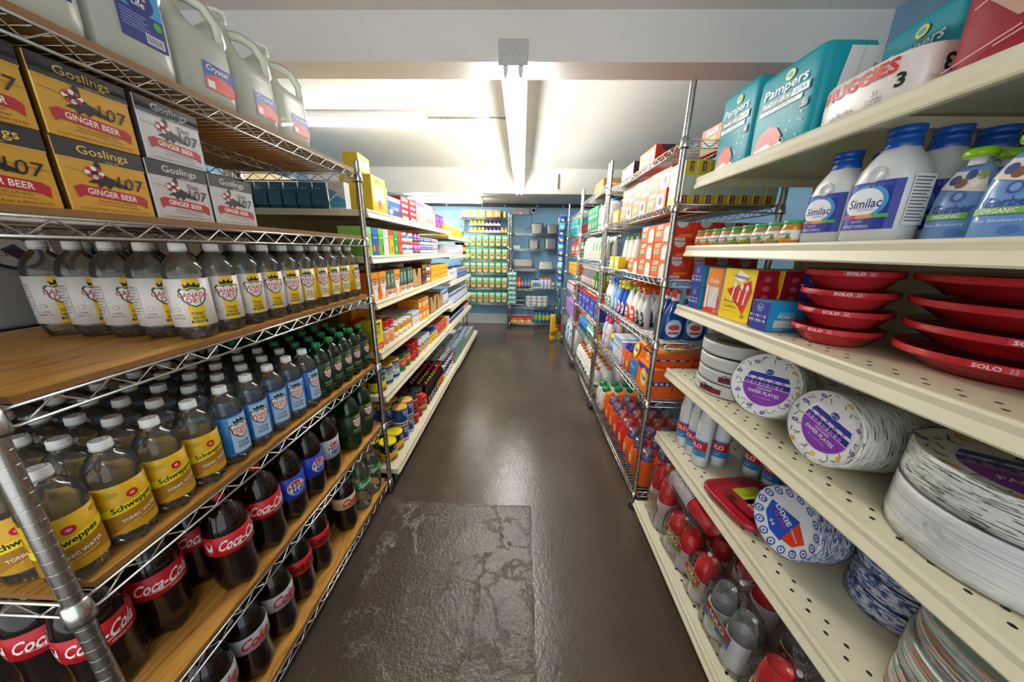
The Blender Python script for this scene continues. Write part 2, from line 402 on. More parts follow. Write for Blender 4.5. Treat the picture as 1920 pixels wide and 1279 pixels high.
strip_light(-.45, .45, -.95, -.87, 2.45, 2.37, 'x', 'unseen added strip light on the ceiling behind the entrance to the aisle', 1, 1)  # added lamp out of view, brightens the near shelves and ceiling
b = MB(); b.tube([(-.85, 3.19, 2.515), (-.13, 3.19, 2.515)], .009, M('b9bbb9', .35, .8), 8)
for x in (-.72, -.3): b.tube([(x-.006, 3.19, 2.515), (x+.006, 3.19, 2.515)], .0115, M('9ea09e', .4, .8), 8)
one('conduit', b, 'thin metal conduit along the ceiling between two strip lights', 'conduit')
b = MB(); b.box(-.012, .012, -.008, 0, 0, .2, M('6d5138', .6)); b.box(-.02, .02, -.012, 0, -.02, 0, M('e6e4de', .5)); one('beam_bracket', b, 'brown vertical strip fixed to the face of the far white beam', 'bracket', (.505, 5.099, 2.28))

# ------------------------------------------------------------------ wire racks
def post_mesh(h):
    b = MB(); pr = [(.0127, .03)]; z = .05
    while z < h-.02:
        pr += [(.0127, z), (.0127, z), (.0123, z+.0005), (.0123, z+.0011), (.0127, z+.0016), (.0127, z+.0016)]; z += .0254
    pr += [(.0127, h), (.0127, h), (.0105, h+.003)]
    b.lathe(pr, POSTM, 12); return b.mesh('post')
def foot_mesh():
    b = MB(); b.lathe([(.018, 0), (.02, .004), (.02, .014), (.014, .02), (.0125, .034)], M('1c1b1a', .5), 10); return b.mesh('foot')
def collar_mesh():
    b = MB(); b.lathe([(.0185, -.034, M('2a2a2a')), (.0185, -.030), (.0185, -.030), (.019, -.028), (.0165, .008), (.0135, .010)], CHROME, 12, cap0=True, cap1=True); return b.mesh('collar')
FOOT, COLLAR = foot_mesh(), collar_mesh()
def truss(b, A, B, n=None, h=.03, r=.0031):
    A, B = Vector(A), Vector(B); d = B-A; L = d.length; d.normalize(); dn = Vector((0, 0, -h)); A = A+d*.016; B = B-d*.016; L -= .032
    b.tube([A, B], r, CHROME); b.tube([A+dn, B+dn], r, CHROME)
    m = max(2, round(L/.072)); pts = []
    for k in range(m):
        y = A+d*(L*(k+.25)/m); pts.append(y+dn*.95); pts.append(A+d*(L*(k+.75)/m)+dn*.05)
    b.tube(pts, r*.72, CHROME, 5)
def wire_rack(label, xf, xb, y0, y1, zs, top, mids=1, deck=True, pitch=.0254):
    x0, x1 = min(xf, xb), max(xf, xb); cx, cy = (x0+x1)/2, (y0+y1)/2; W, L = x1-x0, y1-y0
    pm = post_mesh(top); parts = []
    for sx in (-1, 1):
        for sy in (-1, 1): parts.append(('post', pm, (sx*W/2, sy*L/2, 0), (0, 0, 0), [('foot', FOOT)]))
    t = MB(); a, c = W/2, L/2
    truss(t, (-a, -c, 0), (-a, c, 0)); truss(t, (a, -c, 0), (a, c, 0)); truss(t, (-a, -c, 0), (a, -c, 0)); truss(t, (-a, c, 0), (a, c, 0))
    for k in range(mids):
        x = -a+W*(k+1)/(mids+1); truss(t, (x, -c, -.004), (x, c, -.004), r=.0024, h=.024)
    tm = t.mesh('shelf'); dk = MB(); n = int(L/pitch)
    for k in range(1, n):
        y = -c+L*k/n; dk.tube([(-a+.002, y, .001), (a-.002, y, .001)], .0016, CHROME, 4)
    dm = dk.mesh('shelf_wire')
    for z in zs:
        sub = [('collar', COLLAR, (sx*a, sy*c, 0)) for sx in (-1, 1) for sy in (-1, 1)]
        if deck: sub.append(('shelf_wire', dm))
        parts.append(('shelf', tm, (0, 0, z), (0, 0, 0), sub))
    return put('wire_rack', parts, label, 'rack', (cx, cy, 0))
AX, AXB, AY0, AY1 = -.758, -1.318, .381, 1.581
AZ = [1.734, 1.45, 1.174, .808, .451, .078]
wire_rack('chrome wire rack with plywood shelves holding soda, mixers and water jugs', AX, AXB, AY0, AY1, AZ, 1.787)
b = MB(); a_, c_ = (AX-AXB)/2-.001, (AY1-AY0)/2-.004; k_ = .024
ol = [(-a_+k_, -c_), (a_-k_, -c_), (a_-k_, -c_+k_), (a_, -c_+k_), (a_, c_-k_), (a_-k_, c_-k_), (a_-k_, c_), (-a_+k_, c_), (-a_+k_, c_-k_), (-a_, c_-k_), (-a_, -c_+k_), (-a_+k_, -c_+k_)]
b.add([(x, y, 0) for x, y in ol]+[(x, y, .012) for x, y in ol], [list(range(12))[::-1], list(range(12, 24))], PLY)
b.add([(x, y, 0) for x, y in ol]+[(x, y, .012) for x, y in ol], [[k, (k+1) % 12, 12+(k+1) % 12, 12+k] for k in range(12)], PLYE)
bm_ = b.mesh('plywood_board')
for z, what in zip(AZ, ('under the water jugs', 'under the ginger beer cartons', 'under the white and yellow labelled tonic bottles', 'under the yellow, blue and green bottles', 'under the big cola bottles', 'on the bottom shelf of the soda rack')):
    tag(ob('plywood_board', bm_, None, ((AX+AXB)/2, (AY0+AY1)/2, z+.0036)), 'varnished plywood board '+what, 'board', 'plywood boards on the soda rack')
QX, QXB, QY0, QY1 = .667, 1.12, 1.526, 2.708
QZ = [1.867, 1.617, 1.29, .985, .667, .102]
wire_rack('tall chrome wire rack with orange food bag boxes, cleaners and detergent', QX, QXB, QY0, QY1, QZ, 2.073)
R2Z = [1.93, 1.60, 1.335, 1.06, .80, .55, .10]
wire_rack('chrome wire rack with spray cleaners and white bottles, cardboard box on top', QX, QXB, 2.775, 3.85, R2Z, 2.07, pitch=.04)
R3Z = [1.86, 1.60, 1.36, 1.12, .86, .56, .10]
wire_rack('chrome wire rack with red jugs, gloves and cat litter, hung with blue packets', QX, QXB, 3.925, 4.95, R3Z, 2.06, pitch=.05)
BLZ = [1.95, 1.70, 1.465, 1.24, 1.005, .735, .465]
def rack_x(label, x0, x1, yf, yb, zs, top):      # rack standing along the back wall
    return wire_rack(label, x0, x1, yf, yb, zs, top, mids=0, pitch=.06)
rack_x('chrome wire rack against the back wall filled with green bags', -1.075, -.245, 5.85, 6.2, BLZ, 2.03)
BRZ = [1.70, 1.44, 1.09, .74, .405, .10]
rack_x('chrome wire rack against the back wall with foil trays and aerosol cans', -.205, .655, 5.85, 6.2, BRZ, 2.0)

# ------------------------------------------------------------------ cream gondolas
def deck_holes(b, x0, x1, y0, y1, z, mat, xs, pitch=.05, hr=.0045):
    """sheet with real round holes along the lines xs"""
    edges = [x0]
    for x in xs: edges += [x-.012, x+.012]
    edges.append(x1)
    for i in range(0, len(edges)-1, 2):
        if edges[i+1]-edges[i] > 1e-4: b.add([(edges[i], y0, z), (edges[i+1], y0, z), (edges[i+1], y1, z), (edges[i], y1, z)], [[0, 1, 2, 3]], mat)
    for j, x in enumerate(xs):
        n = int((y1-y0)/pitch); p = (y1-y0)/n
        for k in range(n):
            ya, yb = y0+p*k, y0+p*(k+1); yc = (ya+yb)/2+(p*.25 if j % 2 else -p*.25)
            o = [(x-.012, ya), (x, ya), (x+.012, ya), (x+.012, (ya+yb)/2), (x+.012, yb), (x, yb), (x-.012, yb), (x-.012, (ya+yb)/2)]
            ang = [-135, -90, -45, 0, 45, 90, 135, 180]
            q = [(x+hr*math.cos(math.radians(a)), yc+hr*1.3*math.sin(math.radians(a))) for a in ang]
            V = [(u, v, z) for u, v in o]+[(u, v, z) for u, v in q]+[(u, v, z-.004) for u, v in q]
            b.add(V, [[i, (i+1) % 8, 8+(i+1) % 8, 8+i] for i in range(8)], mat)
            b.add(V, [[8+i, 8+(i+1) % 8, 16+(i+1) % 8, 16+i] for i in range(8)], GROOVE)
def gondola_shelf(xf, xb, y0, y1, side, lip=.042, holes=(), under=CREAM2):
    """tray shelf at z=0 top; side=+1 faces +x, -1 faces -x; front lip rolled"""
    b = MB(); xs = sorted((xf, xb)); s = side
    if holes: deck_holes(b, xs[0], xs[1], y0, y1, 0, CREAM, sorted(xf-s*h for h in holes))
    else: b.add([(xs[0], y0, 0), (xs[1], y0, 0), (xs[1], y1, 0), (xs[0], y1, 0)], [[0, 1, 2, 3]], CREAM)
    for y in (y0, y1): b.box(xs[0], xs[1], y-.0008, y+.0008, -.03, 0, CREAM)
    for k in range(1, 3):
        y = y0+(y1-y0)*k/3; b.box(xs[0], xs[1], y-.012, y+.012, -.028, -.006, under)
    p = [(xf, .001), (xf+s*.004, .004), (xf+s*.010, .003), (xf+s*.013, -.003), (xf+s*.012, -lip*.4), (xf+s*.02, -lip*.9), (xf+s*.018, -lip), (xf+s*.004, -lip), (xf, -lip+.004)]
    l = MB(); l.extr(p if s < 0 else p[::-1], y0, y1, CREAM)
    return b.mesh('shelf'), l.mesh('shelf_lip')
RGZ = [1.71, 1.44, 1.185, .875, .53, .095]
RX = .725; RXB = 1.2
parts = []
for k, z in enumerate(RGZ):
    xf = RX if k < 5 else .665
    sm, lm = gondola_shelf(xf, RXB, -.45, 1.47, -1, .042 if k < 5 else .03, (.035, .06, .30, .33) if k else ())
    parts.append(('shelf', sm, (0, 0, z), (0, 0, 0), [('shelf_lip', lm)]))
b = MB(); b.box(RXB, RXB+.02, -.45, 1.47, .09, 1.9, CREAM); parts.append(('back_panel', b.mesh('back_panel')))
b = MB(); b.box(.675, .69, -.45, 1.47, 0, .066, M('8c7a52', .6)); parts.append(('kick_plate', b.mesh('kick_plate')))
for y in (-.45, .5, 1.455):
    b = MB(); b.box(RXB-.012, RXB+.03, y-.012, y+.012, 0, 1.95, CREAM2); parts.append(('upright', b.mesh('upright')))
put('gondola_shelving', parts, 'cream metal gondola shelving with diapers, party bowls, paper plates and cups', 'shelving', (0, 0, 0))
LX, LXB = -.765, -1.40
LG1 = [1.59, 1.37, 1.135, .86, .60, .12]; LG2 = [1.55, 1.345, 1.05, .77, .57, .10]
parts = []
for sec, (y0, y1, zs) in enumerate(((1.625, 3.49, LG1), (3.5, 4.95, LG2))):
    for k, z in enumerate(zs):
        xf = LX if k < 5 else -.735
        sm, lm = gondola_shelf(xf-(0 if not sec or k == 5 else .03), LXB, y0, y1 if k < 5 or not sec else 5.2, 1, .036)
        parts.append(('shelf', sm, (0, 0, z), (0, 0, 0), [('shelf_lip', lm)]))
b = MB(); b.box(LXB-.02, LXB, 1.62, 4.95, .1, 1.8, M('c9b48c', .6)); parts.append(('back_panel', b.mesh('back_panel')))
for y0, y1 in ((1.63, 3.49), (3.5, 5.2)):
    b = MB(); b.box(LXB, -.75, y0, y1, 0, .08, BLACK); parts.append(('kick_plate', b.mesh('kick_plate')))
for y in (1.63, 3.495, 4.94):
    b = MB(); b.box(LXB-.01, LXB+.025, y-.012, y+.012, 0, 1.85, CREAM2); parts.append(('upright', b.mesh('upright')))
put('gondola_shelving', parts, 'long cream gondola shelving with groceries, coffee and canned goods behind the soda rack', 'shelving', (0, 0, 0))
# ------------------------------------------------------------------ bottles of the soda rack
def petal(R, n=5, depth=.25, z1=.03):
    def f(r, z, a):
        if z < z1:
            k = (1-z/z1)*depth*(.5-.5*math.cos(n*a)); return r*(1-k*.55), z+k*.012
        return r, z
    return f
def bottle(R, prof, body, capcol, capz, capr, lab, art=None, artR=None, cap_h=.019, key='', fill=None, neck=None, base=True):
    """clear or dark PET bottle: body, label with print, cap"""
    b = MB(); b.lathe(prof, body, 24, mod=petal(R) if base else None); bm = b.mesh('body')
    l = MB(); z0, z1, lc = lab; l.lathe([(R*.985, z0), (R+.0005, z0+.0004), (R+.0005, z1-.0004), (R*.985, z1)], lc, 28, cap0=False, cap1=False)
    if art: art.build(l, fr_cyl(R+.0005, (z0+z1)/2), R*.24)
    c = MB(); c.lathe([(capr*.97, 0), (capr, .001), (capr, cap_h*.24), (capr, cap_h*.24), (capr*.95, cap_h*.27), (capr, cap_h*.3), (capr, cap_h*.3), (capr*.985, cap_h*.86), (capr*.9, cap_h), (capr*.9, cap_h)], capcol, 18)
    if capcol == 'f0f0ee':
        a = Art()
        for k in range(14):
            t0, t1 = 6.2832*k/14, 6.2832*(k+1)/14; a.line(.011*math.cos(t0), .011*math.sin(t0), .011*math.cos(t1), .011*math.sin(t1), .0012, '55585c')
        for x, y in ((-.004, .003), (.004, .003), (0, -.004)): a.rect(x-.003, y-.0012, x+.003, y+.0012, '6a6d70')
        a.build(c, fr_top(cap_h))
    return [('body', bm), ('label', l.mesh('label')), ('cap', c.mesh('cap'), (0, 0, capz))]
def shield(a, cx, cy, s, red='c4152b', green='1d5132', crown='1c2a22', small=True):
    P = [(-1, .5), (-.82, .74), (-.42, .6), (0, .78), (.42, .6), (.82, .74), (1, .5), (.84, .1), (.8, -.35), (.45, -.78), (0, -1.02), (-.45, -.78), (-.8, -.35), (-.84, .1)]
    a.poly([(cx+x*s, cy+y*s) for x, y in P], green, 2); a.poly([(cx+x*s*.86, cy-.01*s+y*s*.86) for x, y in P], 'f4f2ee', 3)
    C = [(-.5, .72), (-.62, 1.12), (-.34, .95), (-.2, 1.25), (0, .98), (.2, 1.25), (.34, .95), (.62, 1.12), (.5, .72), (0, .84)]
    a.poly([(cx+x*s, cy+y*s) for x, y in C][::-1], crown, 2)
    a.text('CANADA', cx, cy+.12*s, .46*s, red, 5, w=2.1*s, b=.008); a.text('DRY', cx, cy-.38*s, .46*s, red, 5, w=1.05*s, b=.008)
    if small: a.text('SINCE 1904', cx, cy+.48*s, .1*s, green, 5, w=.8*s)
def p1l(R=.039):
    return [(R*.62, .004), (R*.9, .004), (R*.99, .018), (R, .028), (R, .032), (R*.985, .034), (R*.985, .146), (R, .148), (R, .154), (R*.96, .166), (R*.84, .180), (R*.64, .192), (R*.44, .2), (R*.36, .204), (R*.36, .207), (R*.43, .208), (R*.43, .21), (R*.33, .2105), (R*.33, .223)]
CAPW = 'f0f0ee'
def rep(f, n=2, R=.0395, k_=1.16):
    a = Art(); st = 2*math.pi*R/n/k_
    for k in range(n): f(a, k*st)
    a.it = [([(x*k_, y*k_) for x, y in P], Fs, c, l) for P, Fs, c, l in a.it]; return a
def tonic_print(base, stripe, strip2):
    def f(a, u):
        a.rect(u-.0125, -.048, u+.0125, .048, stripe, 1); shield(a, u, .0135, .0225)
        a.text('TONIC', u, -.022, .0068, '1c1c1c', 3, w=.02, b=.015); a.text('WATER', u, -.031, .0068, '1c1c1c', 3, w=.021, b=.015)
        a.rect(u-.0125, -.041, u+.0125, -.036, strip2, 2); a.text('ZERO SUGAR', u, -.0385, .0028, 'f4f0d0', 3, w=.019)
        a.rect(u-.062, -.03, u-.043, .036, 'dcdad6' if base != 'e9c21c' else 'd8b41c', 1); a.text('Facts', u-.0525, .031, .005, '222222', 3)
        for k in range(9): a.rect(u-.061, .024-k*.006, u-.044-(k % 3)*.003, .0252-k*.006, '55534f', 2)
        a.text('1 LITER', u-.03, -.024, .003, '4a4844', 3); a.text('33.8 FL OZ', u-.03, -.03, .003, '4a4844', 3); a.ell(u-.03, -.012, .005, .004, '8b8985', 2, 10); a.ell(u-.03, -.012, .0042, .0033, base, 3, 10)
    return rep(f)
def club_print():
    def f(a, u):
        a.rect(u-.021, -.045, u+.021, .045, 'aac8e2', 1); shield(a, u, .0125, .0225)
        a.text('CLUB', u, -.021, .0068, '16304f', 3, b=.015); a.text('SODA', u, -.031, .0068, '16304f', 3, b=.015)
        for k in range(6): a.rect(u-.058, .02-k*.006, u-.036, .0215-k*.006, '5fa2d8', 2)
        a.text('1 LITER', u+.05, -.028, .003, 'd0e0f0', 3)
    return rep(f)
def ale_print(R=.0395, s=.0195):
    def f(a, u):
        shield(a, u, .012, s, green='0f3a1e', crown='c9a93a'); a.text('GINGER ALE', u, -.022, s*.26, 'd8dfc8', 3, w=s*1.9); a.line(u-s, -.032, u+s*.6, -.032, .0012, 'b8c8b0')
    return rep(f, 2, R, 1.1)
def schw_print():
    def f(a, u):
        a.poly([(u-.055, -.016), (u+.055, .006), (u+.055, -.046), (u-.055, -.046)], 'a87514', 1)
        a.poly([(u-.04, -.046), (u-.015, -.03), (u+.03, -.034), (u+.06, -.046)], 'c9950f', 2)
        for cx, cy, r in ((-.03, .03, .014), (.036, .036, .012), (-.045, .012, .008)): a.ell(u+cx, cy, r, r*.4, 'c7a10e', 1, 12)
        a.poly([(u-.055, -.014), (u+.055, .008), (u+.055, .022), (u-.055, 0)], 'f3e01d', 2)
        a.text('Schweppes', u-.002, .004, .0135, '14120c', 4, w=.058, rot=.2, sh=.15, b=.02)
        a.ell(u-.002, .023, .0082, .0082, 'f1d23a', 3); a.ell(u-.002, .023, .0074, .0074, 'c3202c', 4); a.ell(u-.002, .023, .0034, .003, 'e8a08c', 5, 8)
        a.text('TONIC WATER', u+.002, -.0185, .0062, 'f6f1e0', 4, w=.05, rot=.2, b=.02); a.line(u-.012, -.03, u+.02, -.024, .0009, 'f0e0b0')
    return rep(f)
TW = bottle(.039, p1l(), PET, CAPW, .2065, .0155, (.034, .146, 'e4e1db'), tonic_print('e4e1db', 'f0c419', '17402a'))
TY = bottle(.039, p1l(), PET, CAPW, .2065, .0155, (.034, .146, 'e9c21c'), tonic_print('e9c21c', 'f3ead0', 'e9c21c'))
CS = bottle(.039, p1l(), PET, CAPW, .2065, .0155, (.034, .146, '1c78c8'), club_print())
GA = bottle(.039, p1l(), PETG, '138a46', .2065, .0155, (.034, .146, '1b3f22'), ale_print())
SW = bottle(.039, p1l(), PET, CAPW, .2065, .0155, (.034, .14, 'd9aa0a'), schw_print())
ORD = ['first', 'second', 'third', 'fourth', 'fifth', 'sixth', 'seventh', 'eighth', 'ninth', 'tenth', 'eleventh', 'twelfth', 'thirteenth', 'fourteenth', 'fifteenth', 'sixteenth', 'seventeenth', 'eighteenth', 'nineteenth', 'twentieth', 'twentyfirst', 'twentysecond']
ROWW = ['in front row', 'in second row', 'in third row', 'in fourth row', 'in fifth row', 'in sixth row', 'in seventh row']
def grid(name, parts, label, cat, group, pos, z, rz, jit=.25, col=''):
    for j, (x, y) in enumerate(pos): put(name, parts, label+(' '+ROWW[j] if len(pos) > 1 else '')+col, cat, (x, y, z), rz+random.uniform(-jit, jit), group)
T = AZ
BD = .0158
ZB = [z+BD for z in AZ]
for k in range(10):
    w_ = k < 5
    grid('tonic_bottle', TW if w_ else TY, 'white and yellow labelled tonic bottle' if w_ else 'all yellow labelled tonic bottle', 'bottle',
         'white label tonic bottles' if w_ else 'yellow label tonic bottles', [(-.803-.085*j, .748+.083*k+random.uniform(-.0008, .0008)) for j in range(5 if k < 3 else 4)], ZB[2], LEFT-.35, .25, f', {ORD[4-k]} from the all yellow labels' if w_ else f', {ORD[k-5]} after the white labels')
for k in range(14):
    sp = SW if k < 4 else CS if k < 9 else GA
    nm, lb, gr = (('tonic_bottle', 'tonic bottle with golden label', 'golden label tonic bottles') if k < 4 else
                  ('club_soda_bottle', 'blue labelled club soda bottle', 'blue label club soda bottles') if k < 9 else
                  ('ginger_ale_bottle', 'small green ginger ale bottle', 'small green ginger ale bottles'))
    grid(nm, sp, lb, 'bottle', gr, [(-.803-.0835*j, .428+.083*k) for j in range(6)], ZB[3], LEFT-.3, .18, f', {ORD[3-k]} from the blue labels' if k < 4 else f', {ORD[k-4]} from the golden labels' if k < 9 else f', {ORD[k-9]} from the blue labels')
# two litre bottles
def prof_coke(R=.0525):
    return [(r, z*.9) for r, z in [(R*.6, .004), (R*.9, .004), (R*.985, .02), (R*.99, .045), (R*.95, .075), (R*.93, .095), (R*.955, .125), (R*.99, .15), (R, .158), (R*.995, .16), (R*.995, .214), (R, .216), (R*.985, .226), (R*.9, .252), (R*.72, .278), (R*.45, .296), (R*.28, .303), (R*.28, .309), (R*.33, .311), (R*.33, .313), (R*.255, .314), (R*.255, .328)]]
def prof_straight(R=.0525):
    return [(r, z*.9) for r, z in [(R*.6, .004), (R*.9, .004), (R*.99, .022), (R, .05), (R, .1), (R*.99, .102), (R*.99, .196), (R, .198), (R*.99, .215), (R*.9, .247), (R*.7, .277), (R*.42, .296), (R*.28, .303), (R*.28, .309), (R*.33, .311), (R*.33, .313), (R*.255, .314), (R*.255, .328)]]
COLA = M('180a05', .08, 0, .6)
def script_cola(a, u, c, h=.03, w=.1, word='Coca-Cola'):
    a.text(word, u, .002, h, c, 4, w=w, sh=.35, b=.022)
    a.poly([(u-w*.42, -.013), (u-w*.1, -.0165), (u+w*.3, -.012), (u+w*.3, -.0105), (u-w*.1, -.0145)], c, 4)
def coke_print(bg, c, word='Coca-Cola', sub='ORIGINAL TASTE', subc='f6f0ec', icon=True):
    def f(a, u):
        script_cola(a, u, c, .03 if word != 'Coke' else .036, .1 if word != 'Coke' else .075, word); a.text(sub, u+.022, -.0215, .0042, subc, 4, w=.036)
        if icon:
            for dx, r in ((-.076, .25), (-.066, -.25)):
                P = [(-.003, -.012), (.003, -.012), (.0035, -.002), (.0015, .006), (.0015, .012), (-.0015, .012), (-.0015, .006), (-.0035, -.002)]
                a.poly([(u+dx+x*math.cos(r)-y*math.sin(r), x*math.sin(r)+y*math.cos(r)) for x, y in P], c, 3)
            a.text('TASTE', u-.071, .016, .003, c, 3); a.text('CHILLED', u-.071, -.017, .0026, c, 3)
    return rep(f, 2, .0525, 1.06)
def pepsi_print(base, dark):
    def f(a, u):
        a.ell(u, 0, .0275, .0275, 'f5f5f5', 2, 24); a.ell(u, 0, .0262, .0262, '15181f', 3, 24); a.ell(u, 0, .025, .025, 'f5f5f5', 4, 24)
        a.poly([(u+.023*math.cos(t), .002+.022*math.sin(t)) for t in [math.pi*(.06+.88*k/10) for k in range(11)]], 'd8202f', 5)
        a.poly([(u+.023*math.cos(t), -.002+.022*math.sin(t)) for t in [math.pi*(1.06+.88*k/10) for k in range(11)]], '1d49c8', 5)
        a.poly([(u-.027, -.008), (u+.027, -.004), (u+.027, .010), (u-.027, .006)], 'f5f5f5', 6); a.text('PEPSI', u, .001, .0115, '15181f', 7, w=.047, b=.03)
        for k in range(10): a.rect(u-.082+k*.0042, -.046, u-.0808+k*.0042, .046, dark, 1)
    return rep(f, 2, .0525, 1.06)
CK = bottle(.0525, prof_coke(), COLA, 'c9151f', .281, .0145, (.132, .1935, 'cc1220'), coke_print('cc1220', 'f7f2ee'))
DK = bottle(.0525, prof_coke(), COLA, 'b9bbbe', .281, .0145, (.132, .1935, 'b3b5b9'), coke_print('b3b5b9', 'd01a26', 'Coke', 'DIET', '1a1a1a', False))
ZK = bottle(.0525, prof_coke(), COLA, '1a1a1a', .281, .0145, (.132, .1935, 'cf1a22'), coke_print('cf1a22', '14100f', 'Coca-Cola', 'ZERO SUGAR', '14100f', False))
FK = bottle(.0525, prof_coke(), COLA, 'c9a46a', .281, .0145, (.132, .1935, 'd9bd94'), coke_print('d9bd94', 'cf1a22', 'Coke', 'CAFFEINE FREE', '7a1a18', False))
PB = bottle(.0525, prof_straight(), COLA, '1c3fb4', .281, .0145, (.092, .1764, '1a3fc4'), pepsi_print('1a3fc4', '1638ae'))
PS = bottle(.0525, prof_straight(), COLA, 'b9bbbe', .281, .0145, (.092, .1764, 'b5b8bd'), pepsi_print('b5b8bd', 'a4a7ac'))
GB = bottle(.0525, prof_straight(), PETG, '138a46', .281, .0145, (.081, .18, '1b3f22'), ale_print(.054, .027))
def sprite_print():
    def f(a, u):
        a.poly([(u+.01, -.018), (u+.055, -.004), (u+.055, .004), (u+.01, -.010)], '7ed321', 2); a.text('Sprite', u, .002, .032, 'f2f6f2', 4, w=.088, sh=.25, b=.02, rot=.05)
    return rep(f, 2, .0525, 1.06)
SP = bottle(.0525, prof_straight(), PET, '1d8a3c', .281, .0145, (.1215, .178, '0c7f3a'), sprite_print())
def row2(spec, name, label, group, ys, z, x0=-.818, nb=2, dx=.1135, zrot=LEFT-.3, cols=None):
    for i, y in enumerate(ys): grid(name, spec, label, 'bottle', group, [(x0-dx*j, y) for j in range(nb)], z, zrot, .12, ', '+cols[i] if cols else '')
row2(CK, 'cola_bottle', 'white script red label cola bottle', 'red label cola bottles', (.46, .575), ZB[4], -.893, 3, cols=('next to the rack end post', 'second from the rack end'))
row2(CK, 'cola_bottle', 'white script red label cola bottle', 'red label cola bottles', (.695, .815), ZB[4], -.815, 3, cols=('second from the blue labels', 'beside the blue labels'))
row2(PB, 'cola_bottle', 'blue label cola bottle with round emblem', 'blue label cola bottles', (.932, 1.046), ZB[4], -.82, 3, cols=('beside the red labels', 'beside the silver label'))
row2(PS, 'cola_bottle', 'large dark cola bottle with silver label and round emblem', 'silver emblem cola bottles', (1.16,), ZB[4], -.82, 3)
row2(GB, 'ginger_ale_bottle', 'large green ginger ale bottle', 'large green ginger ale bottles', (1.35, 1.475), ZB[4], -.82, 3, cols=('first after the gap', 'at the rack post'))
row2(DK, 'cola_bottle', 'silver label cola bottle with red script', 'silver label cola bottles', (.565, .683, .80), ZB[5], -.83, 2, cols=('third from the black script bottles', 'second from the black script bottles', 'beside the black script bottles'))
row2(ZK, 'cola_bottle', 'red label cola bottle with black script', 'black script cola bottles', (.922, 1.038), ZB[5], -.84, 2, cols=('beside the silver labels', 'second from the silver labels'))
row2(FK, 'cola_bottle', 'large dark cola bottle with beige label and red script', 'beige label cola bottles', (1.24,), ZB[5], -.83, 2)
row2(SP, 'lemon_lime_bottle', 'clear lemon lime soda bottle with green label', 'green label clear soda bottles', (1.372, 1.488), ZB[5], -.82, 2, cols=('beside the beige label', 'at the rack post'))

# ------------------------------------------------------------------ cartons
def carton(w_, d, h, col, sides=None, front=None, side=None, top=None, c=.0015, name='body'):
    b = MB(); b.rbox(w_, d, h, col, sides, c); p = [(name, b.mesh(name))]
    if front or side or top:
        for art, nm, fr in ((front, 'print', fr_front(-d/2, 0, h/2)), (side, 'side_print', fr_left(-w_/2, 0, h/2)), (side, 'side_print', fr_right(w_/2, 0, h/2)), (top, 'top_print', fr_top(h))):
            if art: q = MB(); art.build(q, fr); p.append((nm, q.mesh(nm)))
    return p
def ginger_art(bg, band, gold, diet):
    a = Art(); W, H = .132, .1185
    a.rect(-W/2, H/2-.03, W/2, H/2-.001, band, 1); a.rect(-W/2, H/2-.0315, W/2, H/2-.03, gold, 2)
    a.text('Goslings', .002, H/2-.016, .018, gold, 3, w=.076, b=.012); a.text('SINCE 1806', .012, H/2-.027, .003, gold, 3)
    # seal silhouette with a red and white ring
    S = [(-.026, -.012), (-.014, -.004), (-.02, .004), (-.012, .012), (-.008, .024), (-.003, .028), (0, .02), (.0, .008), (.008, .002), (.034, -.009), (.04, -.016), (.028, -.014), (.012, -.012), (.004, -.02), (0, -.012), (-.01, -.02), (-.012, -.012)]
    a.poly([(x-.008, y+.004) for x, y in S], '15110e', 3)
    for k in range(8): t = 6.2832*k/8; a.ell(-.02+.010*math.cos(t), .01+.007*math.sin(t), .0045, .004, 'c3202c' if k % 2 else 'f2eeea', 4, 8)
    a.text('STORMY', -.02, .004, .0034, '2a2a2a', 5, w=.015, rot=-.3)
    a.text('107', .034, -.001, .022, '1a1714', 5, w=.042, sh=.12, rot=-.04)
    if diet: a.text('Diet', .026, .017, .0105, '1c1c1c', 4)
    R = [(-.05, -.012), (.05, -.02), (.05, -.037), (.058, -.044), (-.048, -.03), (-.056, -.03)]
    a.poly([(-.055, -.018), (-.045, -.013), (.047, -.02), (.056, -.026), (.054, -.043), (.044, -.037), (-.044, -.03), (-.052, -.036)], 'b0182a', 3)
    a.text('GINGER BEER', 0, -.0248, .0105, 'f4ead8', 4, w=.076, rot=-.075, b=.02)
    a.text('Non-alcoholic soft drink', .004, -.0385, .0036, '3a2c18', 3, w=.06, rot=-.05); a.text('with the refreshing zip of ginger', .004, -.0445, .0034, '3a2c18', 3, w=.07, rot=-.05)
    a.text('6-12 fl oz CANS (72 fl oz)  6-355mL (2.13L)', 0, -.053, .0048, '2c2214', 3, w=.108)
    a.line(-.06, .012, .066, -.002, .0007, '6d5a30' if not diet else '7d7d80', 2); return a
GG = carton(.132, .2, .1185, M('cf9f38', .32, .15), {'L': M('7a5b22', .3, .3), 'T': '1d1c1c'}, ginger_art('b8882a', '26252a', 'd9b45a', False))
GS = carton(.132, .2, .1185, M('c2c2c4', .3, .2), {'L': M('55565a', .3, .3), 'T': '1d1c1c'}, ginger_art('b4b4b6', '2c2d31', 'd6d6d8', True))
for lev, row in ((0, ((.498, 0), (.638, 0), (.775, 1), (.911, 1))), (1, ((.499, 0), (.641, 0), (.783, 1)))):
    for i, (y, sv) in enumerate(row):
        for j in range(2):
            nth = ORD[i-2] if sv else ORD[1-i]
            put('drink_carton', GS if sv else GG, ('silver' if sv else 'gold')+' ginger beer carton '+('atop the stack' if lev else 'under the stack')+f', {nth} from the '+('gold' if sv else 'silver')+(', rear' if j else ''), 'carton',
                (-.885-.205*j, y, ZB[1]+.119*lev), LEFT+random.uniform(-.02, .02), 'silver ginger beer cartons' if sv else 'gold ginger beer cartons')

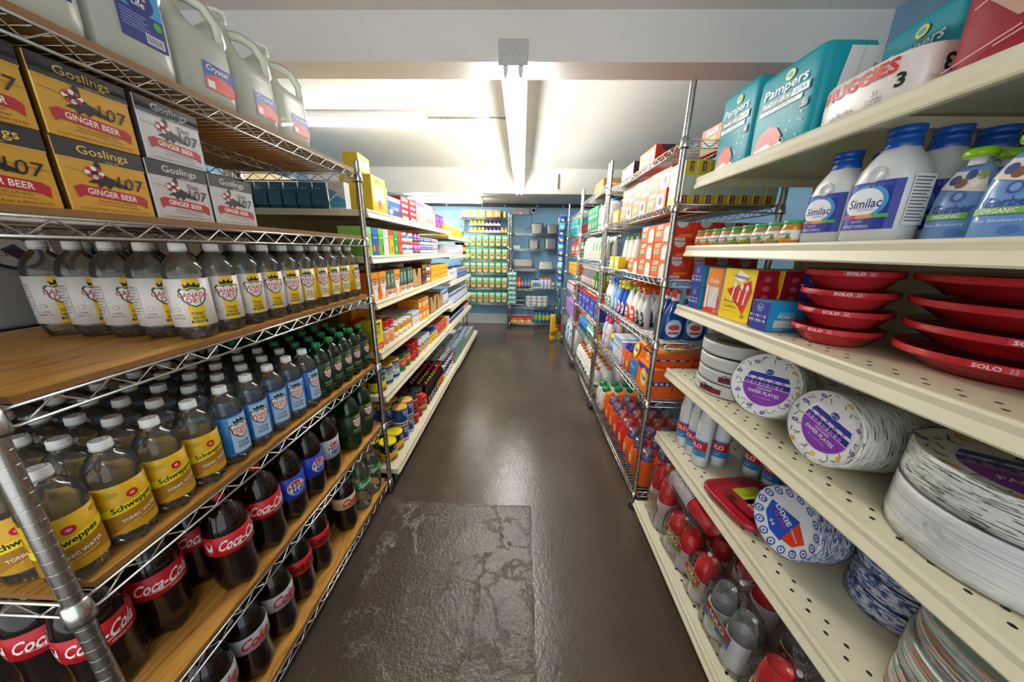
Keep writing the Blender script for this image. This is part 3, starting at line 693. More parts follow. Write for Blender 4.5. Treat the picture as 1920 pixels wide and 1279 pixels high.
# ------------------------------------------------------------------ gallon jugs
def jug(lab):
    b = MB(); A = .074; rings = []
    for z, a, bb, e, ox in ((0, .9, .9, 5, 0), (.006, .97, .97, 5, 0), (.03, 1, 1, 5, 0), (.115, 1, 1, 5, 0), (.125, .985, .985, 5, 0), (.135, 1, 1, 5, 0), (.15, .95, .99, 4.5, -.004), (.162, .76, .94, 4, -.018), (.18, .56, .84, 3.4, -.031), (.205, .46, .70, 3, -.034), (.225, .38, .52, 2.4, -.027), (.24, .32, .36, 2, -.018), (.25, .27, .27, 2, -.014), (.254, .27, .27, 2, -.014), (.256, .30, .30, 2, -.014), (.268, .30, .30, 2, -.014), (.27, .27, .27, 2, -.014)):
        k_ = (a+bb)/2 if z > .14 else a; rings.append(sq_ring(A*k_, A*k_, z, e, 28, ox*.72, -ox*.72))
    b.loft(rings, JUG)
    h = MB(); h.tube([(t*.72, -t*.72, z) for t, z in ((-.005, .23), (.03, .233), (.06, .222), (.078, .19), (.08, .155), (.066, .125))], [.011, .0115, .0115, .0115, .0125, .013], JUG, 10)
    c = MB(); c.lathe([(.021, .0), (.022, .001), (.022, .012), (.02, .014)], 'e9e9e4', 20, cx=-.010, cy=.010)
    l = MB(); lab.build(l, fr_front(-A-.0005, 0, 0)); return [('body', b.mesh('body')), ('handle', h.mesh('handle')), ('cap', c.mesh('cap'), (0, 0, .262)), ('label', l.mesh('label'))]
def crystal_lab():
    a = Art(); a.rect(-.02, .03, .055, .088, '22409a', 1)
    a.poly([(-.02, .03), (.055, .03), (.055, .052), (.035, .064), (.01, .066), (-.02, .055)], 'd8392c', 2)
    a.text('Crystal', .014, .076, .015, 'f4f4f8', 4, w=.055, sh=.25, b=.015); a.text('WATER', .022, .058, .004, 'f8d8d0', 4); a.text('ONE GALLON', .02, .035, .0035, 'f8d8d0', 4)
    a.rect(-.016, .034, .002, .05, 'e6e6ea', 3); return a
def pure_lab():
    a = Art(); a.rect(-.03, .05, .05, .15, '1b2f7c', 1); a.rect(-.03, .105, .05, .15, '3f9bd8', 2); a.ell(.01, .125, .028, .024, '1a2a72', 3)
    a.text('Pure', .01, .133, .012, 'f2f6fa', 4, b=.01); a.text('Life', .01, .119, .012, 'f2f6fa', 4, b=.01); a.ell(.038, .093, .008, .008, '4ea33a', 3, 12)
    for k in range(6): a.rect(-.025, .096-k*.005, .02-(k % 2)*.006, .0975-k*.005, '8fa0d0', 2)
    a.rect(.012, .055, .044, .072, 'e8e8ee', 3)
    for k in range(8): a.rect(.014+k*.0036, .057, .0158+k*.0036, .07, '30345a', 4)
    return a
JC, JP = jug(crystal_lab()), jug(pure_lab())
for i, (y, sp) in enumerate(((.45, JP), (.603, JP), (.757, JP), (.912, JC), (1.066, JC), (1.22, JC))):
    lb = ('red and blue labelled water jug, '+ORD[i-3]+' from the navy labelled jugs') if sp is JC else ('navy labelled water jug, '+ORD[2-i]+' from the red and blue labels')
    for j in range(2): put('water_jug', sp, lb+(', behind the front row' if j else ''), 'jug', (-.846-.158*j, y, ZB[0]), LEFT-.06, 'water jugs with red and blue labels' if sp is JC else 'water jugs with navy labels')
# ------------------------------------------------------------------ generic packages
def prod(name, parts, w_, d, h): return (name, parts, w_, d, h)
def deco(W, H, top=None, panel=None, word=None, wc='ffffff', strip=None, dots=(), oval=None, lines=0, lc='ffffff', wy=.12, wh=.16, base=None):
    a = Art()
    if base: a.rect(-W/2+.002, -H/2+.002, W/2-.002, H/2-.002, base, 0)
    if top: a.rect(-W/2+.001, H*.28, W/2-.001, H/2-.001, top, 1)
    if panel: a.poly([(-W*.36, -H*.2), (W*.36, -H*.2), (W*.36, H*.2), (-W*.36, H*.26)], panel, 1)
    if strip: a.rect(-W/2+.001, -H/2+.001, W/2-.001, -H*.33, strip, 1)
    if oval: a.ell(0, H*.1, W*.36, H*.2, oval, 2, 16)
    for i, c in enumerate(dots): a.ell(W*(-.3+.6*i/max(1, len(dots)-1)) if len(dots) > 1 else 0, -H*.24, W*.15, H*.13, c, 2, 10)
    for k in range(lines): a.rect(-W*.34, -H*(.06+.07*k), W*.34-(k % 2)*W*.12, -H*(.035+.07*k), lc, 3)
    if word: a.text(word, 0, H*wy, min(H*wh, W*.3), wc, 4, w=min(W*.8, len(word)*H*wh*.85), b=.015)
    return a
def bx(name, w_, d, h, col, side=None, topc=None, sideart=None, **kw):
    sd = {}
    if side: sd.update(L=side, R=side)
    if topc: sd['T'] = topc
    return prod(name, carton(w_, d, h, col, sd, deco(w_, h, base=col, **kw) if kw else None, sideart), w_, d, h)
def can(name, R, h, col, lid=None, bands=(), word=None, wc='ffffff', wz=.6, wsh=0, rim='c9c9c6', lidh=.012, shape=None, extra=None, arc=2):
    """bands: (z0, z1, colour) as fractions of the height"""
    b = MB(); pr = [(R*.96, 0, M(rim, .3, .7)), (R, .003, M(rim, .3, .7)), (R, .006)]
    zs = [(.006/h, 1-.006/h, col)]
    b.lathe([(R*.96, 0, M(rim, .3, .7)), (R, .002, M(rim, .3, .7)), (R, .006), (R, .006), (R, h-.004)] if not shape else shape, col, 20, cap1=not lid)
    p = [('body', b.mesh('body'))]; l = MB()
    for z0, z1, c in bands: l.lathe([(R*.995, z0*h), (R+.0005, z0*h+.0003), (R+.0005, z1*h-.0003), (R*.995, z1*h)], c, 20, cap0=False, cap1=False)
    if word or extra:
        a = extra or Art()
        if word:
            for i, t in enumerate(word if isinstance(word, (list, tuple)) else [word]): a.text(t, 0, h*(wz-.5)-i*R*.42, R*.36, wc, 4, w=min(R*1.7, len(t)*R*.3), sh=wsh, b=.02)
        if arc == 2: a.it += [([(x+math.pi*R, y) for x, y in P], F, c, q) for P, F, c, q in a.it]
        a.build(l, fr_cyl(R+.0006, h/2), R*.3)
    if bands or word or extra: p.append(('label', l.mesh('label')))
    if lid:
        c = MB(); c.lathe([(R*1.0, -lidh), (R*1.02, -lidh+.001), (R*1.02, -.002), (R*.99, 0), (R*.9, .0002), (R*.9, .0002), (R*.88, -.0015), (R*.88, -.0015), (0.001, -.0015)], lid, 20, cap0=False); p.append(('lid', c.mesh('lid'), (0, 0, h)))
    else:
        c = MB(); c.lathe([(R, -.004), (R, 0), (R*.94, 0), (R*.92, -.003), (R*.92, -.003), (.001, -.003)], M('c3c4c2', .3, .7), 18, cap0=False); p.append(('can_end', c.mesh('can_end'), (0, 0, h)))
    return prod(name, p, 2*R*1.03, 2*R*1.03, h)
def pouch(name, w_, d, h, col, art=None, gloss=.25, crimp=True):
    """pillow bag: wide belly, flat crimped top seam"""
    b = MB(); rings = []
    for z, a, bb in ((0, .86, .8), (.04, .95, .95), (.3, 1, 1), (.6, .98, .86), (.82, .97, .45), (.9, .98, .12), (1, 1, .06)):
        rings.append(sq_ring(w_/2*a, d/2*bb, z*h, 3.2, 20))
    b.loft(rings, M(col, gloss)); p = [('body', b.mesh('body'))]
    if art:
        q = MB(); art.build(q, lambda u, v, l: (u, -(d/2*(1-.9*max(0, (v+h/2)/h-.5)**1.3*1.6 if (v+h/2)/h > .5 else 1))-.0012-LO*l-.1*0, h/2+v)); p.append(('print', q.mesh('print')))
    return prod(name, p, w_, d, h)
def fill(side, z, xf, y, items, rzj=.03, ymax=9):
    """set products along a shelf from y on; side -1 = left of the aisle. item = (prod, label, cat, n, rows, stack[, gap, inset])"""
    rz = LEFT if side < 0 else RIGHT
    for it in items:
        if not isinstance(it, tuple): y += it; continue
        (name, parts, w_, d, h), label, cat, n, nd, ns = it[:6]; gap = it[6] if len(it) > 6 else .003; ins = it[7] if len(it) > 7 else 0
        tot = n*nd*ns
        for i in range(n):
            if y+w_ > ymax: break
            for j in range(nd):
                for k in range(ns):
                    lb = label+(f' {ORD[i]} towards the back wall' if n > 1 else '')+(f', row {["one","two","three","four","five","six"][j]}' if nd > 1 else '')+(f', {["lowest","second level","third level","fourth level","fifth level","sixth level"][k]}' if ns > 1 else '')
                    x = xf+side*(d/2+ins+j*(d+.004))
                    put(name, parts, lb, cat, (x+random.uniform(-.002, .002), y+w_/2, z+k*(h+.0005)+.0006), rz+random.uniform(-rzj, rzj), label+' row' if tot > 1 else None)
            y += w_+gap
    return y
# ------------------------------------------------------------------ long gondola, shelf by shelf
XF = -.785
Z = LG1
CRK = bx('cracker_box', .17, .075, .185, 'f0cf1e', side='d9b60e', top='f4da3c', panel='fbf3c8', word='RITZ', wc='c3202c', strip='e8b91a', dots=('c96a1e',), wy=.36, wh=.1)
CRK2 = bx('cracker_box', .165, .075, .085, 'f2d21f', side='d9b60e', panel='fbf3c8', word='RITZ', wc='c3202c')
OREO = bx('cookie_pack', .19, .09, .115, '2d66b8', side='3a4a5c', top='b9d3ea', word='COOKIES', wc='f5f7fa', dots=('cfe0f0', '6a3a20'), wy=-.05)
REDB = bx('candy_box', .15, .1, .036, 'd21f2b', side='b3121d', topc='c81a26', panel='f7eeee', word='BAR', wc='d21f2b', wy=.0, wh=.35)
SNK1 = bx('cookie_box', .10, .07, .165, 'f3ead8', side='e0cfa8', top='d89ac8', word='cookies', wc='8a3a8a', dots=('e8c71e',), strip='efe0a0', wy=.36, wh=.1)
SNK2 = bx('cookie_box', .11, .07, .165, 'f6efe2', side='e6d2b0', top='efe4ee', word='crisps', wc='c3202c', dots=('c98a3a', 'a8662a'), wy=.3, wh=.1)
SNK3 = bx('cookie_box', .10, .07, .16, 'f8f2e8', side='e8d8c0', top='d64a3a', word='wafers', wc='ffffff', dots=('d8a85a',), wy=.38, wh=.1)
PURP = bx('raisin_box', .13, .06, .125, '7d1fa8', side='6a1490', panel='a848c8', word='FRUIT', wc='f2d21f', dots=('d8401f', 'e8b01a'), wy=.25)
YEL = bx('snack_carton', .098, .06, .13, 'efd012', side='e0bd10', top='d8dae6', word='corn', wc='5a4a9a', panel='f6e05a', wy=.38, wh=.1)
GRY = bx('snack_carton', .03, .09, .15, '8b9097', side='6d7a7a', top='c9b91e')
fill(-1, Z[0], XF, 1.77, [(CRK, 'tall yellow cracker box', 'box', 1, 1, 1), (GRY, 'thin grey snack carton', 'carton', 1, 1, 1, .004), (OREO, 'blue and white cookie pack', 'pack', 1, 1, 1, .012),
     (REDB, 'small red candy box', 'box', 2, 1, 4, .004), (SNK1, 'cream cookie box with lilac top', 'box', 2, 1, 1, .004), (SNK2, 'cream crisp box with brown dots', 'box', 2, 1, 1, .004), (SNK3, 'white wafer box with red top', 'box', 1, 1, 1, .01), (PURP, 'purple fruit snack box', 'box', 2, 1, 1, .01), .02], ymax=3.47)
put('cracker_box', CRK2[1], 'short yellow cracker box lying on the tall cracker boxes', 'box', (XF-.1, 1.845, Z[0]+.2), LEFT+.1)
put('cracker_box', CRK[1], 'tall yellow cracker box behind the front one, under the short box', 'box', (XF-.125, 1.857, Z[0]+.0006), LEFT)
put('snack_carton', bx('b', .09, .06, .19, 'c3d3ee', side='8fb0dd', top='5a6068')[1], 'pale blue carton with grey top behind the cookie pack', 'carton', (XF-.16, 2.0, Z[0]+.0006), LEFT)
fill(-1, LG2[0], XF-.03, 3.53, [(YEL, 'yellow corn snack carton', 'carton', 9, 2, 1, .006)], ymax=4.93)
# blue pouches across the end of the top shelf, facing the entrance
a = Art().rect(-.03, -.045, .03, .02, '2d6a86', 1).text('COFFEE', 0, .03, .007, '9cc4d8', 2, w=.03)
BPK = pouch('coffee_pouch', .068, .05, .125, '1f5a78', a, .16)
for k in range(6): put('coffee_pouch', BPK[1], f'shiny dark blue pouch on the top shelf end, {ORD[k]} from the white carton', 'pouch', (-1.0-.072*k, 1.675, Z[0]+.0006), random.uniform(-.06, .06), 'blue pouches on the top shelf end')
a = Art().poly([(-.04, -.055), (.04, -.055), (.04, -.01), (-.01, .02), (-.04, .03)], '5cb0dd', 1).poly([(-.04, -.03), (.0, 0), (.04, -.02), (.04, -.012), (0, .012), (-.04, -.02)], 'e6f0f6', 2).text('AOSEPT', .008, .04, .008, 'd8a0a0', 3, w=.045, rot=-.4)
put('drink_mix_carton', carton(.08, .05, .125, 'edf1f3', None, a), 'white carton with light blue waves beside the dark blue pouches', 'carton', (-.905, 1.675, Z[0]+.0006), 0)
# second shelf
def thin(bg, tp, wd, wc, dots, pn=None): return bx('drink_carton', .066, .07, .145, bg, side=bg, top=tp, panel=pn, word=wd, wc=wc, dots=dots, wy=.15, wh=.07)
TH = [('lime green', thin('8ccf5a', '9be0a0', 'juice', 'e87a1a', ('e8901a',))), ('blue', thin('1f5fb0', '2b78d0', 'mixed', 'f0f4f8', ('f0b01a', 'd84a3a'))), ('leaf green', thin('5fb53a', '7fd04a', 'apple', 'ffffff', ('c8a05a', '8a5a3a'))),
      ('white', thin('eef0f4', 'cfdcee', 'coco', '8aa0c8', ('e8e0d0',))), ('yellow', thin('f2c31a', 'c8401f', 'mango', 'c02a1f', ('d8501f',))), ('emerald', thin('1f9a4a', '2fb05a', 'pear', 'ffffff', ('bfe08a',))), ('red', thin('d8381f', 'e84a2a', 'berry', 'ffd0a0', ('f08a5a',)))]
yy = 1.655
for nm, pr in TH: yy = fill(-1, Z[1], XF, yy, [(pr, f'{nm} juice carton on the second shelf', 'carton', 1, 2, 1, .005)])
TUB = can('powder_tub', .058, .078, 'eef0f2', 'd8301f', ((.1, .35, 'e6e2da'), (.35, .8, 'cfe2f2')), 'milk', '2a6ab0', .55)
TUB2 = can('powder_tub', .036, .078, 'e9e4ee', 'd8301f', ((.1, .4, '7a4a3a'), (.4, .85, 'b05ac8')), 'malt', 'ffffff', .6)
BCAN = can('milk_can', .034, .062, '2a56b8', None, ((.15, .5, 'f0f2f8'), (.5, .85, '2448a0')), 'evap', 'ffffff', .68)
PCAN = can('milk_can', .034, .062, 'e8d6e4', None, ((.15, .5, 'f6d0d8'), (.5, .85, 'c8458a')), 'milk', 'ffffff', .68)
WBX = bx('baking_box', .115, .08, .115, 'f0f0f2', side='dfe3ea', top='e8a8a0', word='sugar', wc='2a5ab0', strip='9ab8e0', wy=.1)
WBX2 = bx('baking_box', .12, .08, .12, 'f4f4f6', side='e0e4ea', word='FLOUR', wc='2a5ab0', strip='d8b090', dots=('2a5ab0',), wy=.3)
fill(-1, Z[1], XF, yy+.01, [(TUB, 'white tub with red lid', 'tub', 2, 2, 2, .004), (TUB2, 'purple tub with red lid', 'tub', 2, 2, 2, .004), (BCAN, 'blue and white milk can', 'can', 5, 2, 2, .004), (PCAN, 'pink milk can', 'can', 2, 2, 2, .004)], ymax=3.48)
DBOT = can('syrup_bottle', .03, .16, '20160f', None, ((.2, .6, 'e0a81a'),), None, shape=[(.027, 0), (.03, .004), (.03, .1), (.024, .12), (.012, .135), (.012, .158)])
fill(-1, LG2[1], XF-.03, 3.53, [(WBX, 'white baking box with blue foot', 'box', 4, 2, 1, .006), (WBX2, 'white flour box with blue dot', 'box', 4, 2, 1, .006), (DBOT, 'dark syrup bottle with yellow label', 'bottle', 4, 2, 1, .01)], ymax=4.93)
# third shelf: coffee boxes
def coffee_or():
    a = Art(); W, H = .095, .15
    a.rect(-W/2, H*.3, W/2, H/2, 'efa81a', 1); a.poly([(-.03, H*.22), (.03, H*.22), (.036, H*.05), (.02, -H*.38), (-.012, -H*.42), (-.034, 0)], 'f7f3ee', 2)
    a.ell(0, H*.17, .03, .018, '54504a', 3); a.ell(0, H*.17, .023, .0125, 'e6c690', 4); a.ell(.002, H*.17, .01, .007, '6a3a1a', 5, 10)
    a.text("DUNKIN'", 0, -H*.04, .011, 'e8a0b8', 4, w=.05, b=.02); a.ell(.032, -H*.15, .008, .012, '6a2a20', 4, 10); a.rect(-.03, -H*.47, .024, -H*.42, 'fbe8c8', 3); return a
DUN = prod('coffee_box', carton(.095, .12, .15, 'e8801a', {'L': 'd06f14', 'R': 'd06f14', 'T': 'c4622a'}, coffee_or()), .095, .12, .15)
def coffee_gr():
    a = Art(); W, H = .118, .15
    a.rect(-W/2, -H/2, W/2, -H*.24, 'e8e2da', 1); a.rect(-W/2, -H*.26, W/2, -H*.2, 'd8602a', 2)
    for x in (-.028, .028):
        a.ell(x, H*.2, .014, .024, 'dfeae2', 2, 14); a.ell(x, H*.2, .008, .016, '2f7a5a', 3, 10)
        a.text('STARBUCKS', x, H*.0, .006, 'f2f6f4', 3, w=.046, b=.02); a.text('COFFEE', x, -H*.08, .007, 'f2f6f4', 3, w=.03)
    for i, c in enumerate(('b03a3a', '3a3a42', 'c8a060', '6a4a3a')): a.ell(-.04+.027*i, -H*.36, .011, .013, c, 2, 10)
    return a
STB = prod('coffee_box', carton(.118, .12, .15, '1f5a44', {'L': '184a38', 'R': '184a38', 'T': 'b05a34'}, coffee_gr()), .118, .12, .15)
COC = bx('cocoa_box', .05, .1, .16, '5a1f1a', side='4a1814', top='a8801f', word='cocoa', wc='e8c86a', strip='8a5a1f')
MAR = can('cocoa_can', .032, .085, '7a1f2a', None, ((.15, .5, 'f0ecea'),), 'dark', 'ffffff', .7)
ORP = bx('tea_pack', .1, .1, .045, 'f2a81a', side='e08a14', topc='f0b52a', panel='f8d83a', word='tea', wc='d8401f', wy=0, wh=.3)
BYB = bx('cereal_box', .1, .07, .14, '2a5ab0', side='d8e0ea', top='f2c81a', word='oats', wc='ffffff', dots=('f2c81a',))
fill(-1, Z[2], XF, 1.655, [(DUN, 'orange coffee box with white cup', 'box', 2, 2, 1, .002), (STB, 'dark green coffee box with pale emblem', 'box', 1, 2, 1, .002)])
fill(-1, Z[2], XF, 1.974, [(DUN, 'single orange coffee box between green ones', 'box', 1, 2, 1, .002), (STB, 'dark green coffee box beyond the orange one', 'box', 2, 2, 1, .004)])
def open_tray(w_, d, h, cut=.5):
    b = MB(); t = .004
    b.box(-w_/2, w_/2, -d/2, d/2, 0, t, KRAFT2)
    for sx in (-1, 1): b.box(min(sx*w_/2, sx*(w_/2-t)), max(sx*w_/2, sx*(w_/2-t)), -d/2, d/2, 0, h, KRAFT)
    b.box(-w_/2, w_/2, d/2-t, d/2, 0, h, KRAFT)
    P = [(-w_/2, 0), (w_/2, 0), (w_/2, h), (w_*.22, h), (.0, h*cut), (-w_*.22, h), (-w_/2, h)]
    V = [(x, -d/2, z) for x, z in P]+[(x, -d/2+t, z) for x, z in P]
    n = len(P); b.add(V, [list(range(n)), [n+k for k in range(n)][::-1]]+[[k, n+k, n+(k+1) % n, (k+1) % n] for k in range(n)], KRAFT)
    q = MB(); Art().ell(w_*.28, h*.3, .016, .02, '6a3a8a', 1, 10).ell(w_*.28, h*.3, .01, .013, 'd0b0d8', 2, 10).build(q, fr_front(-d/2)); return [('body', b.mesh('body')), ('print', q.mesh('print'))]
put('cardboard_tray', open_tray(.2, .2, .13), 'open cardboard display tray with notched front on the coffee shelf', 'tray', (XF-.105, 2.43, Z[2]+.0006), LEFT)
yy = fill(-1, Z[2], XF, 2.55, [(COC, 'dark red cocoa box with gold top', 'box', 2, 2, 1, .003), (MAR, 'maroon cocoa can', 'can', 2, 2, 2, .003), (ORP, 'orange and yellow tea pack', 'pack', 6, 1, 3, .006)], ymax=3.46)
BRP = pouch('coffee_bag', .1, .035, .13, '33241c', None, .2)
for k in range(4): put('coffee_bag', BRP[1], f'brown foil bag lying on the coffee boxes, {ORD[k]} towards the back wall', 'bag', (XF-.075, 1.64+.104*k, Z[2]+.1515+.018), group='brown foil bags on the coffee boxes', rot=(math.pi/2, .0, LEFT+math.pi))
SLV = pouch('coffee_bag', .11, .03, .12, 'a09a96', Art().ell(0, 0, .034, .03, '6a2a24', 1, 14).ell(0, .004, .02, .018, 'd0a890', 2, 12), .15)
put('coffee_bag', SLV[1], 'silver bag with dark red picture lying on the green coffee boxes', 'bag', (XF-.02, 2.16, Z[2]+.1515+.016), rot=(math.pi/2+.05, 0, LEFT+math.pi))
WBAG = pouch('flour_bag', .15, .08, .19, 'f2f2f0', deco(.14, .19, word='RICE', wc='2a5ab0', strip='2a62c0', dots=('d8602a',), wy=.2, wh=.1), .5)
put('flour_bag', WBAG[1], 'tall white paper bag with blue print beyond the tea packs', 'bag', (XF-.07, 3.60, LG2[2]+.0006), LEFT)
fill(-1, LG2[2], XF-.03, 3.70, [(WBX2, 'white oat box on the third shelf', 'box', 3, 2, 1, .006), (BYB, 'blue cereal box with yellow top', 'box', 7, 2, 1, .006)], ymax=4.93)
# fourth shelf
a = Art().text('EASY', .0, .045, .019, '1a1a10', 2, w=.055).text('FOIL', 0, .02, .019, '1a1a10', 2, w=.05).rect(-.045, -.08, .045, -.045, 'd8281f', 1).text('25%', 0, -.062, .018, 'fbe8e0', 2, w=.06).rect(-.03, .06, .03, .07, '3a3a20', 1)
put('tea_carton', carton(.1, .085, .165, 'f0e31a', {'L': 'bdb010', 'R': 'bdb010'}, a, deco(.085, .165, panel='a89c10')), 'tall bright yellow carton with black lettering at the shelf end', 'carton', (XF-.045, 1.69, Z[3]+.0006), LEFT-.12)
RCAN = can('chip_canister', .036, .135, 'd2342a', 'c8201f', ((.05, .45, 'e8a06a'), (.45, .62, 'f4ece6')), 'snack', 'ffffff', .75)
YCAN = can('nut_can', .037, .085, 'f0b82a', 'e6e6e2', ((.1, .42, 'f6f0e0'),), 'nuts', 'c8381f', .68)
BWB = bx('pudding_box', .05, .075, .1, 'f0f2f4', side='e4b45a', topc='8fb8d8', word='mix', wc='2a6ab8', dots=('7aa8d8',), wy=.28)
ORB = bx('snack_box', .085, .08, .085, 'f29a1a', side='e28410', topc='f4ab2e', panel='f8d8a8', word='bites', wc='d8401f', wy=.3)
ORC = bx('snack_box', .085, .08, .095, 'f09418', side='e07c10', topc='f4a82a', panel='f4b040', word='bites', wc='c83a1f', wy=.3)
fill(-1, Z[3], XF, 1.775, [(RCAN, 'red chip canister', 'canister', 2, 3, 1, .003), (YCAN, 'yellow nut can with pale lid', 'can', 4, 4, 1, .003), (BWB, 'white and blue pudding box', 'box', 3, 3, 1, .003), (ORB, 'orange snack box', 'box', 3, 2, 2, .003)], ymax=3.4)
fill(-1, Z[3], XF-.325, 2.02, [(ORC, 'deep orange rear snack box', 'box', 8, 1, 2, .004)])
for y in (2.72, 2.95):
    put('cardboard_tray', open_tray(.2, .2, .14), 'open cardboard tray on the snack shelf '+('beside the orange boxes' if y < 2.8 else 'beside the blue and white boxes'), 'tray', (XF-.105, y+.12, Z[3]+.0006), LEFT)
    for k in range(2): put('snack_bag', SLV[1], 'silver bag standing in the cardboard tray '+('beside the orange boxes' if y < 2.8 else 'beside the blue and white boxes')+(' in front' if k == 0 else ' at the rear'), 'bag', (XF-.06-.06*k, y+.12, Z[3]+.006), LEFT)
BW2 = bx('cracker_carton', .11, .08, .14, 'e6ebf4', side='c8d4ea', top='1f3f9a', word='wheat', wc='ffffff', dots=('d89a5a',), strip='5a8ad0', wy=.38, wh=.1)
fill(-1, Z[3], XF, 3.18, [(BW2, 'white and blue cracker carton', 'carton', 2, 2, 1, .006)], ymax=3.48)
fill(-1, LG2[3], XF-.03, 3.53, [(BW2, 'blue topped cracker carton past the upright', 'carton', 11, 2, 1, .006)], ymax=4.93)
# fifth shelf
def sky(R, h):
    a = Art()
    for k in range(9): a.rect(-R*1.1+k*R*.25, -h*.46, -R*1.1+k*R*.25+R*.18, -h*(.36-.12*((k*7) % 5)/5), '5a2a14' if k % 2 else '8a3a1a', 3)
    a.text('Chock', 0, h*.26, R*.34, 'f6f2e8', 4, w=R*1.0, sh=.3, b=.02); a.text("full o'Nuts", 0, h*.08, R*.3, 'f6f2e8', 4, w=R*1.4, sh=.3, b=.02, rot=.08); return a
CHK = can('coffee_can', .052, .125, '15130f', 'f2e21a', ((.08, .5, 'efb41a'),), None, extra=sky(.052, .125))
CHT = can('coffee_can', .052, .125, '15130f', '12988a', ((.08, .5, 'efc81a'),), None, extra=sky(.052, .125))
MAX = can('coffee_can', .05, .125, 'e6e8ee', 'd8a83a', ((.06, .24, '1f3f9a'), (.3, .4, '8fc88a'), (.82, .96, '1f3f9a')), ['MAXWELL', 'HOUSE'], '3a3f6a', .74)
MAXB = can('coffee_can', .05, .125, '1c3f8e', 'e0b45a', ((.1, .18, 'f0e4d0'),), ['MAXWELL', 'HOUSE'], 'f4f4f8', .78, extra=Art().ell(0, -.01, .022, .016, '5aa8dc', 3, 12))
BLK = can('coffee_can', .05, .125, '1f7a3a', '2a2d2f', ((.28, .62, 'd8301f'), (.66, .74, 'efb41a')), 'caffe', 'f4ece6', .5)
RJ = can('coffee_jar', .04, .14, 'b8201f', 'd0201f', ((.06, .4, 'a83a24'),), 'red', 'f6e6e0', .55, lidh=.03)
WCN = can('creamer_canister', .034, .12, 'eef0f4', 'f2f2f4', ((.12, .42, 'e8a838'), (.45, .62, '2a4a9a')), 'cream', 'ffffff', .53)
BLY = can('baking_canister', .036, .1, 'f0cf1e', '1f4fb8', ((.1, .4, 'e6b01a'),), 'powder', '2a3a8a', .62)
ROB = bx('baking_box', .09, .09, .12, 'e0482a', side='d8e0e8', topc='e86a5a', word='SODA', wc='f6e0a0', strip='c8a0a0', dots=('f0a04a',), wy=.25)
YBX = bx('baking_box', .08, .09, .115, 'f0c81e', side='e0b414', topc='f4dc2a', word='yeast', wc='5a4a1a', dots=('e8962a',), panel='e6ecf4')
WST = bx('filter_pack', .09, .1, .1, 'e4e2dc', side='d8d4cc', word=None, lines=6, lc='4a4c50')
NAV = can('spice_bottle', .022, .085, 'c9a86a', '1c2028', ((.15, .6, '2a4a9a'), (.6, .75, 'e8e4da')), None, lidh=.02)
NAV2 = can('spice_bottle', .022, .085, 'd8d0c0', 'b0181f', ((.15, .6, 'd8d4d0'), (.4, .6, 'b0281f')), None, lidh=.02)
fill(-1, Z[4], XF, 1.66, [(CHT, 'black and yellow coffee can with teal lid', 'can', 1, 2, 1, .003), (MAX, 'white and blue coffee can with gold lid', 'can', 2, 3, 1, .003), (BLK, 'green and red coffee can with black lid', 'can', 2, 3, 1, .006), (RJ, 'red coffee jar with red lid', 'jar', 2, 3, 1, .006), (WCN, 'white creamer canister', 'canister', 4, 3, 1, .004), (BLY, 'yellow canister with blue lid', 'canister', 3, 3, 1, .004), (ROB, 'red orange baking soda box', 'box', 4, 2, 1, .004), (YBX, 'yellow yeast box', 'box', 2, 2, 1, .004)], ymax=3.38)
put('filter_pack', WST[1], 'striped white filter pack at the end of the first section', 'pack', (XF-.06, 3.42, Z[4]+.0006), LEFT)
fill(-1, LG2[4], XF-.03, 3.53, [(NAV, 'navy capped spice bottle', 'bottle', 18, 3, 1, .01), (NAV2, 'red capped spice bottle', 'bottle', 8, 3, 1, .01)], ymax=4.93)
# base shelf
XB_ = -.765
TANB = MAXB
FOL = can('coffee_can', .05, .115, 'c4281c', '26282a', ((.05, .25, 'a81e14'),), 'Folgers', 'f6e6dc', .72)
RLD = can('coffee_can', .05, .13, 'c8281c', 'e02a1a', ((.06, .25, '2a7a3a'), (.25, .45, 'e8a01a')), 'oro', 'f6ecd8', .7)
fill(-1, Z[5], XB_, 1.68, [(CHK, 'yellow lidded coffee can', 'can', 2, 3, 1, .004), (MAXB, 'navy coffee can', 'can', 2, 3, 2, .004), (FOL, 'black lidded red coffee can', 'can', 2, 3, 2, .004), (RLD, 'all red coffee can', 'can', 1, 3, 1, .004)])
SAU = prod('sauce_bottle', None, .058, .058, .2)
def sauce(col, cap, lab, labc):
    b = MB(); b.lathe([(.024, 0), (.027, .004), (.027, .11), (.022, .13), (.012, .15), (.0105, .185)], M(col, .1), 14)
    l = MB(); l.lathe([(.0268, .025), (.0275, .0255), (.0275, .085), (.0268, .0855)], lab, 14, cap0=False, cap1=False); Art().ell(0, 0, .014, .02, labc, 1, 10).build(l, fr_cyl(.0277, .055), .008)
    c = MB(); c.lathe([(.0125, 0), (.013, .001), (.013, .022), (.011, .024)], cap, 12)
    return prod('sauce_bottle', [('body', b.mesh('body')), ('label', l.mesh('label')), ('cap', c.mesh('cap'), (0, 0, .18))], .058, .058, .205)
SG = sauce('1c110b', M('b09a4a', .3, .5), '201a16', 'e8e0d0'); SR = sauce('1c100c', 'c8201c', 'd8501f', 'f2b01a')
fill(-1, Z[5], XB_, 2.455, [(SG, 'dark sauce bottle with gold cap', 'bottle', 5, 4, 1, .004), (SR, 'dark sauce bottle with red cap', 'bottle', 4, 4, 1, .004)])
SOUP = can('soup_can', .036, .1, '252a3e', None, ((.12, .5, 'e8ecf2'), (.62, .78, '3a3f5a')), 'soup', 'f2f2f6', .7)
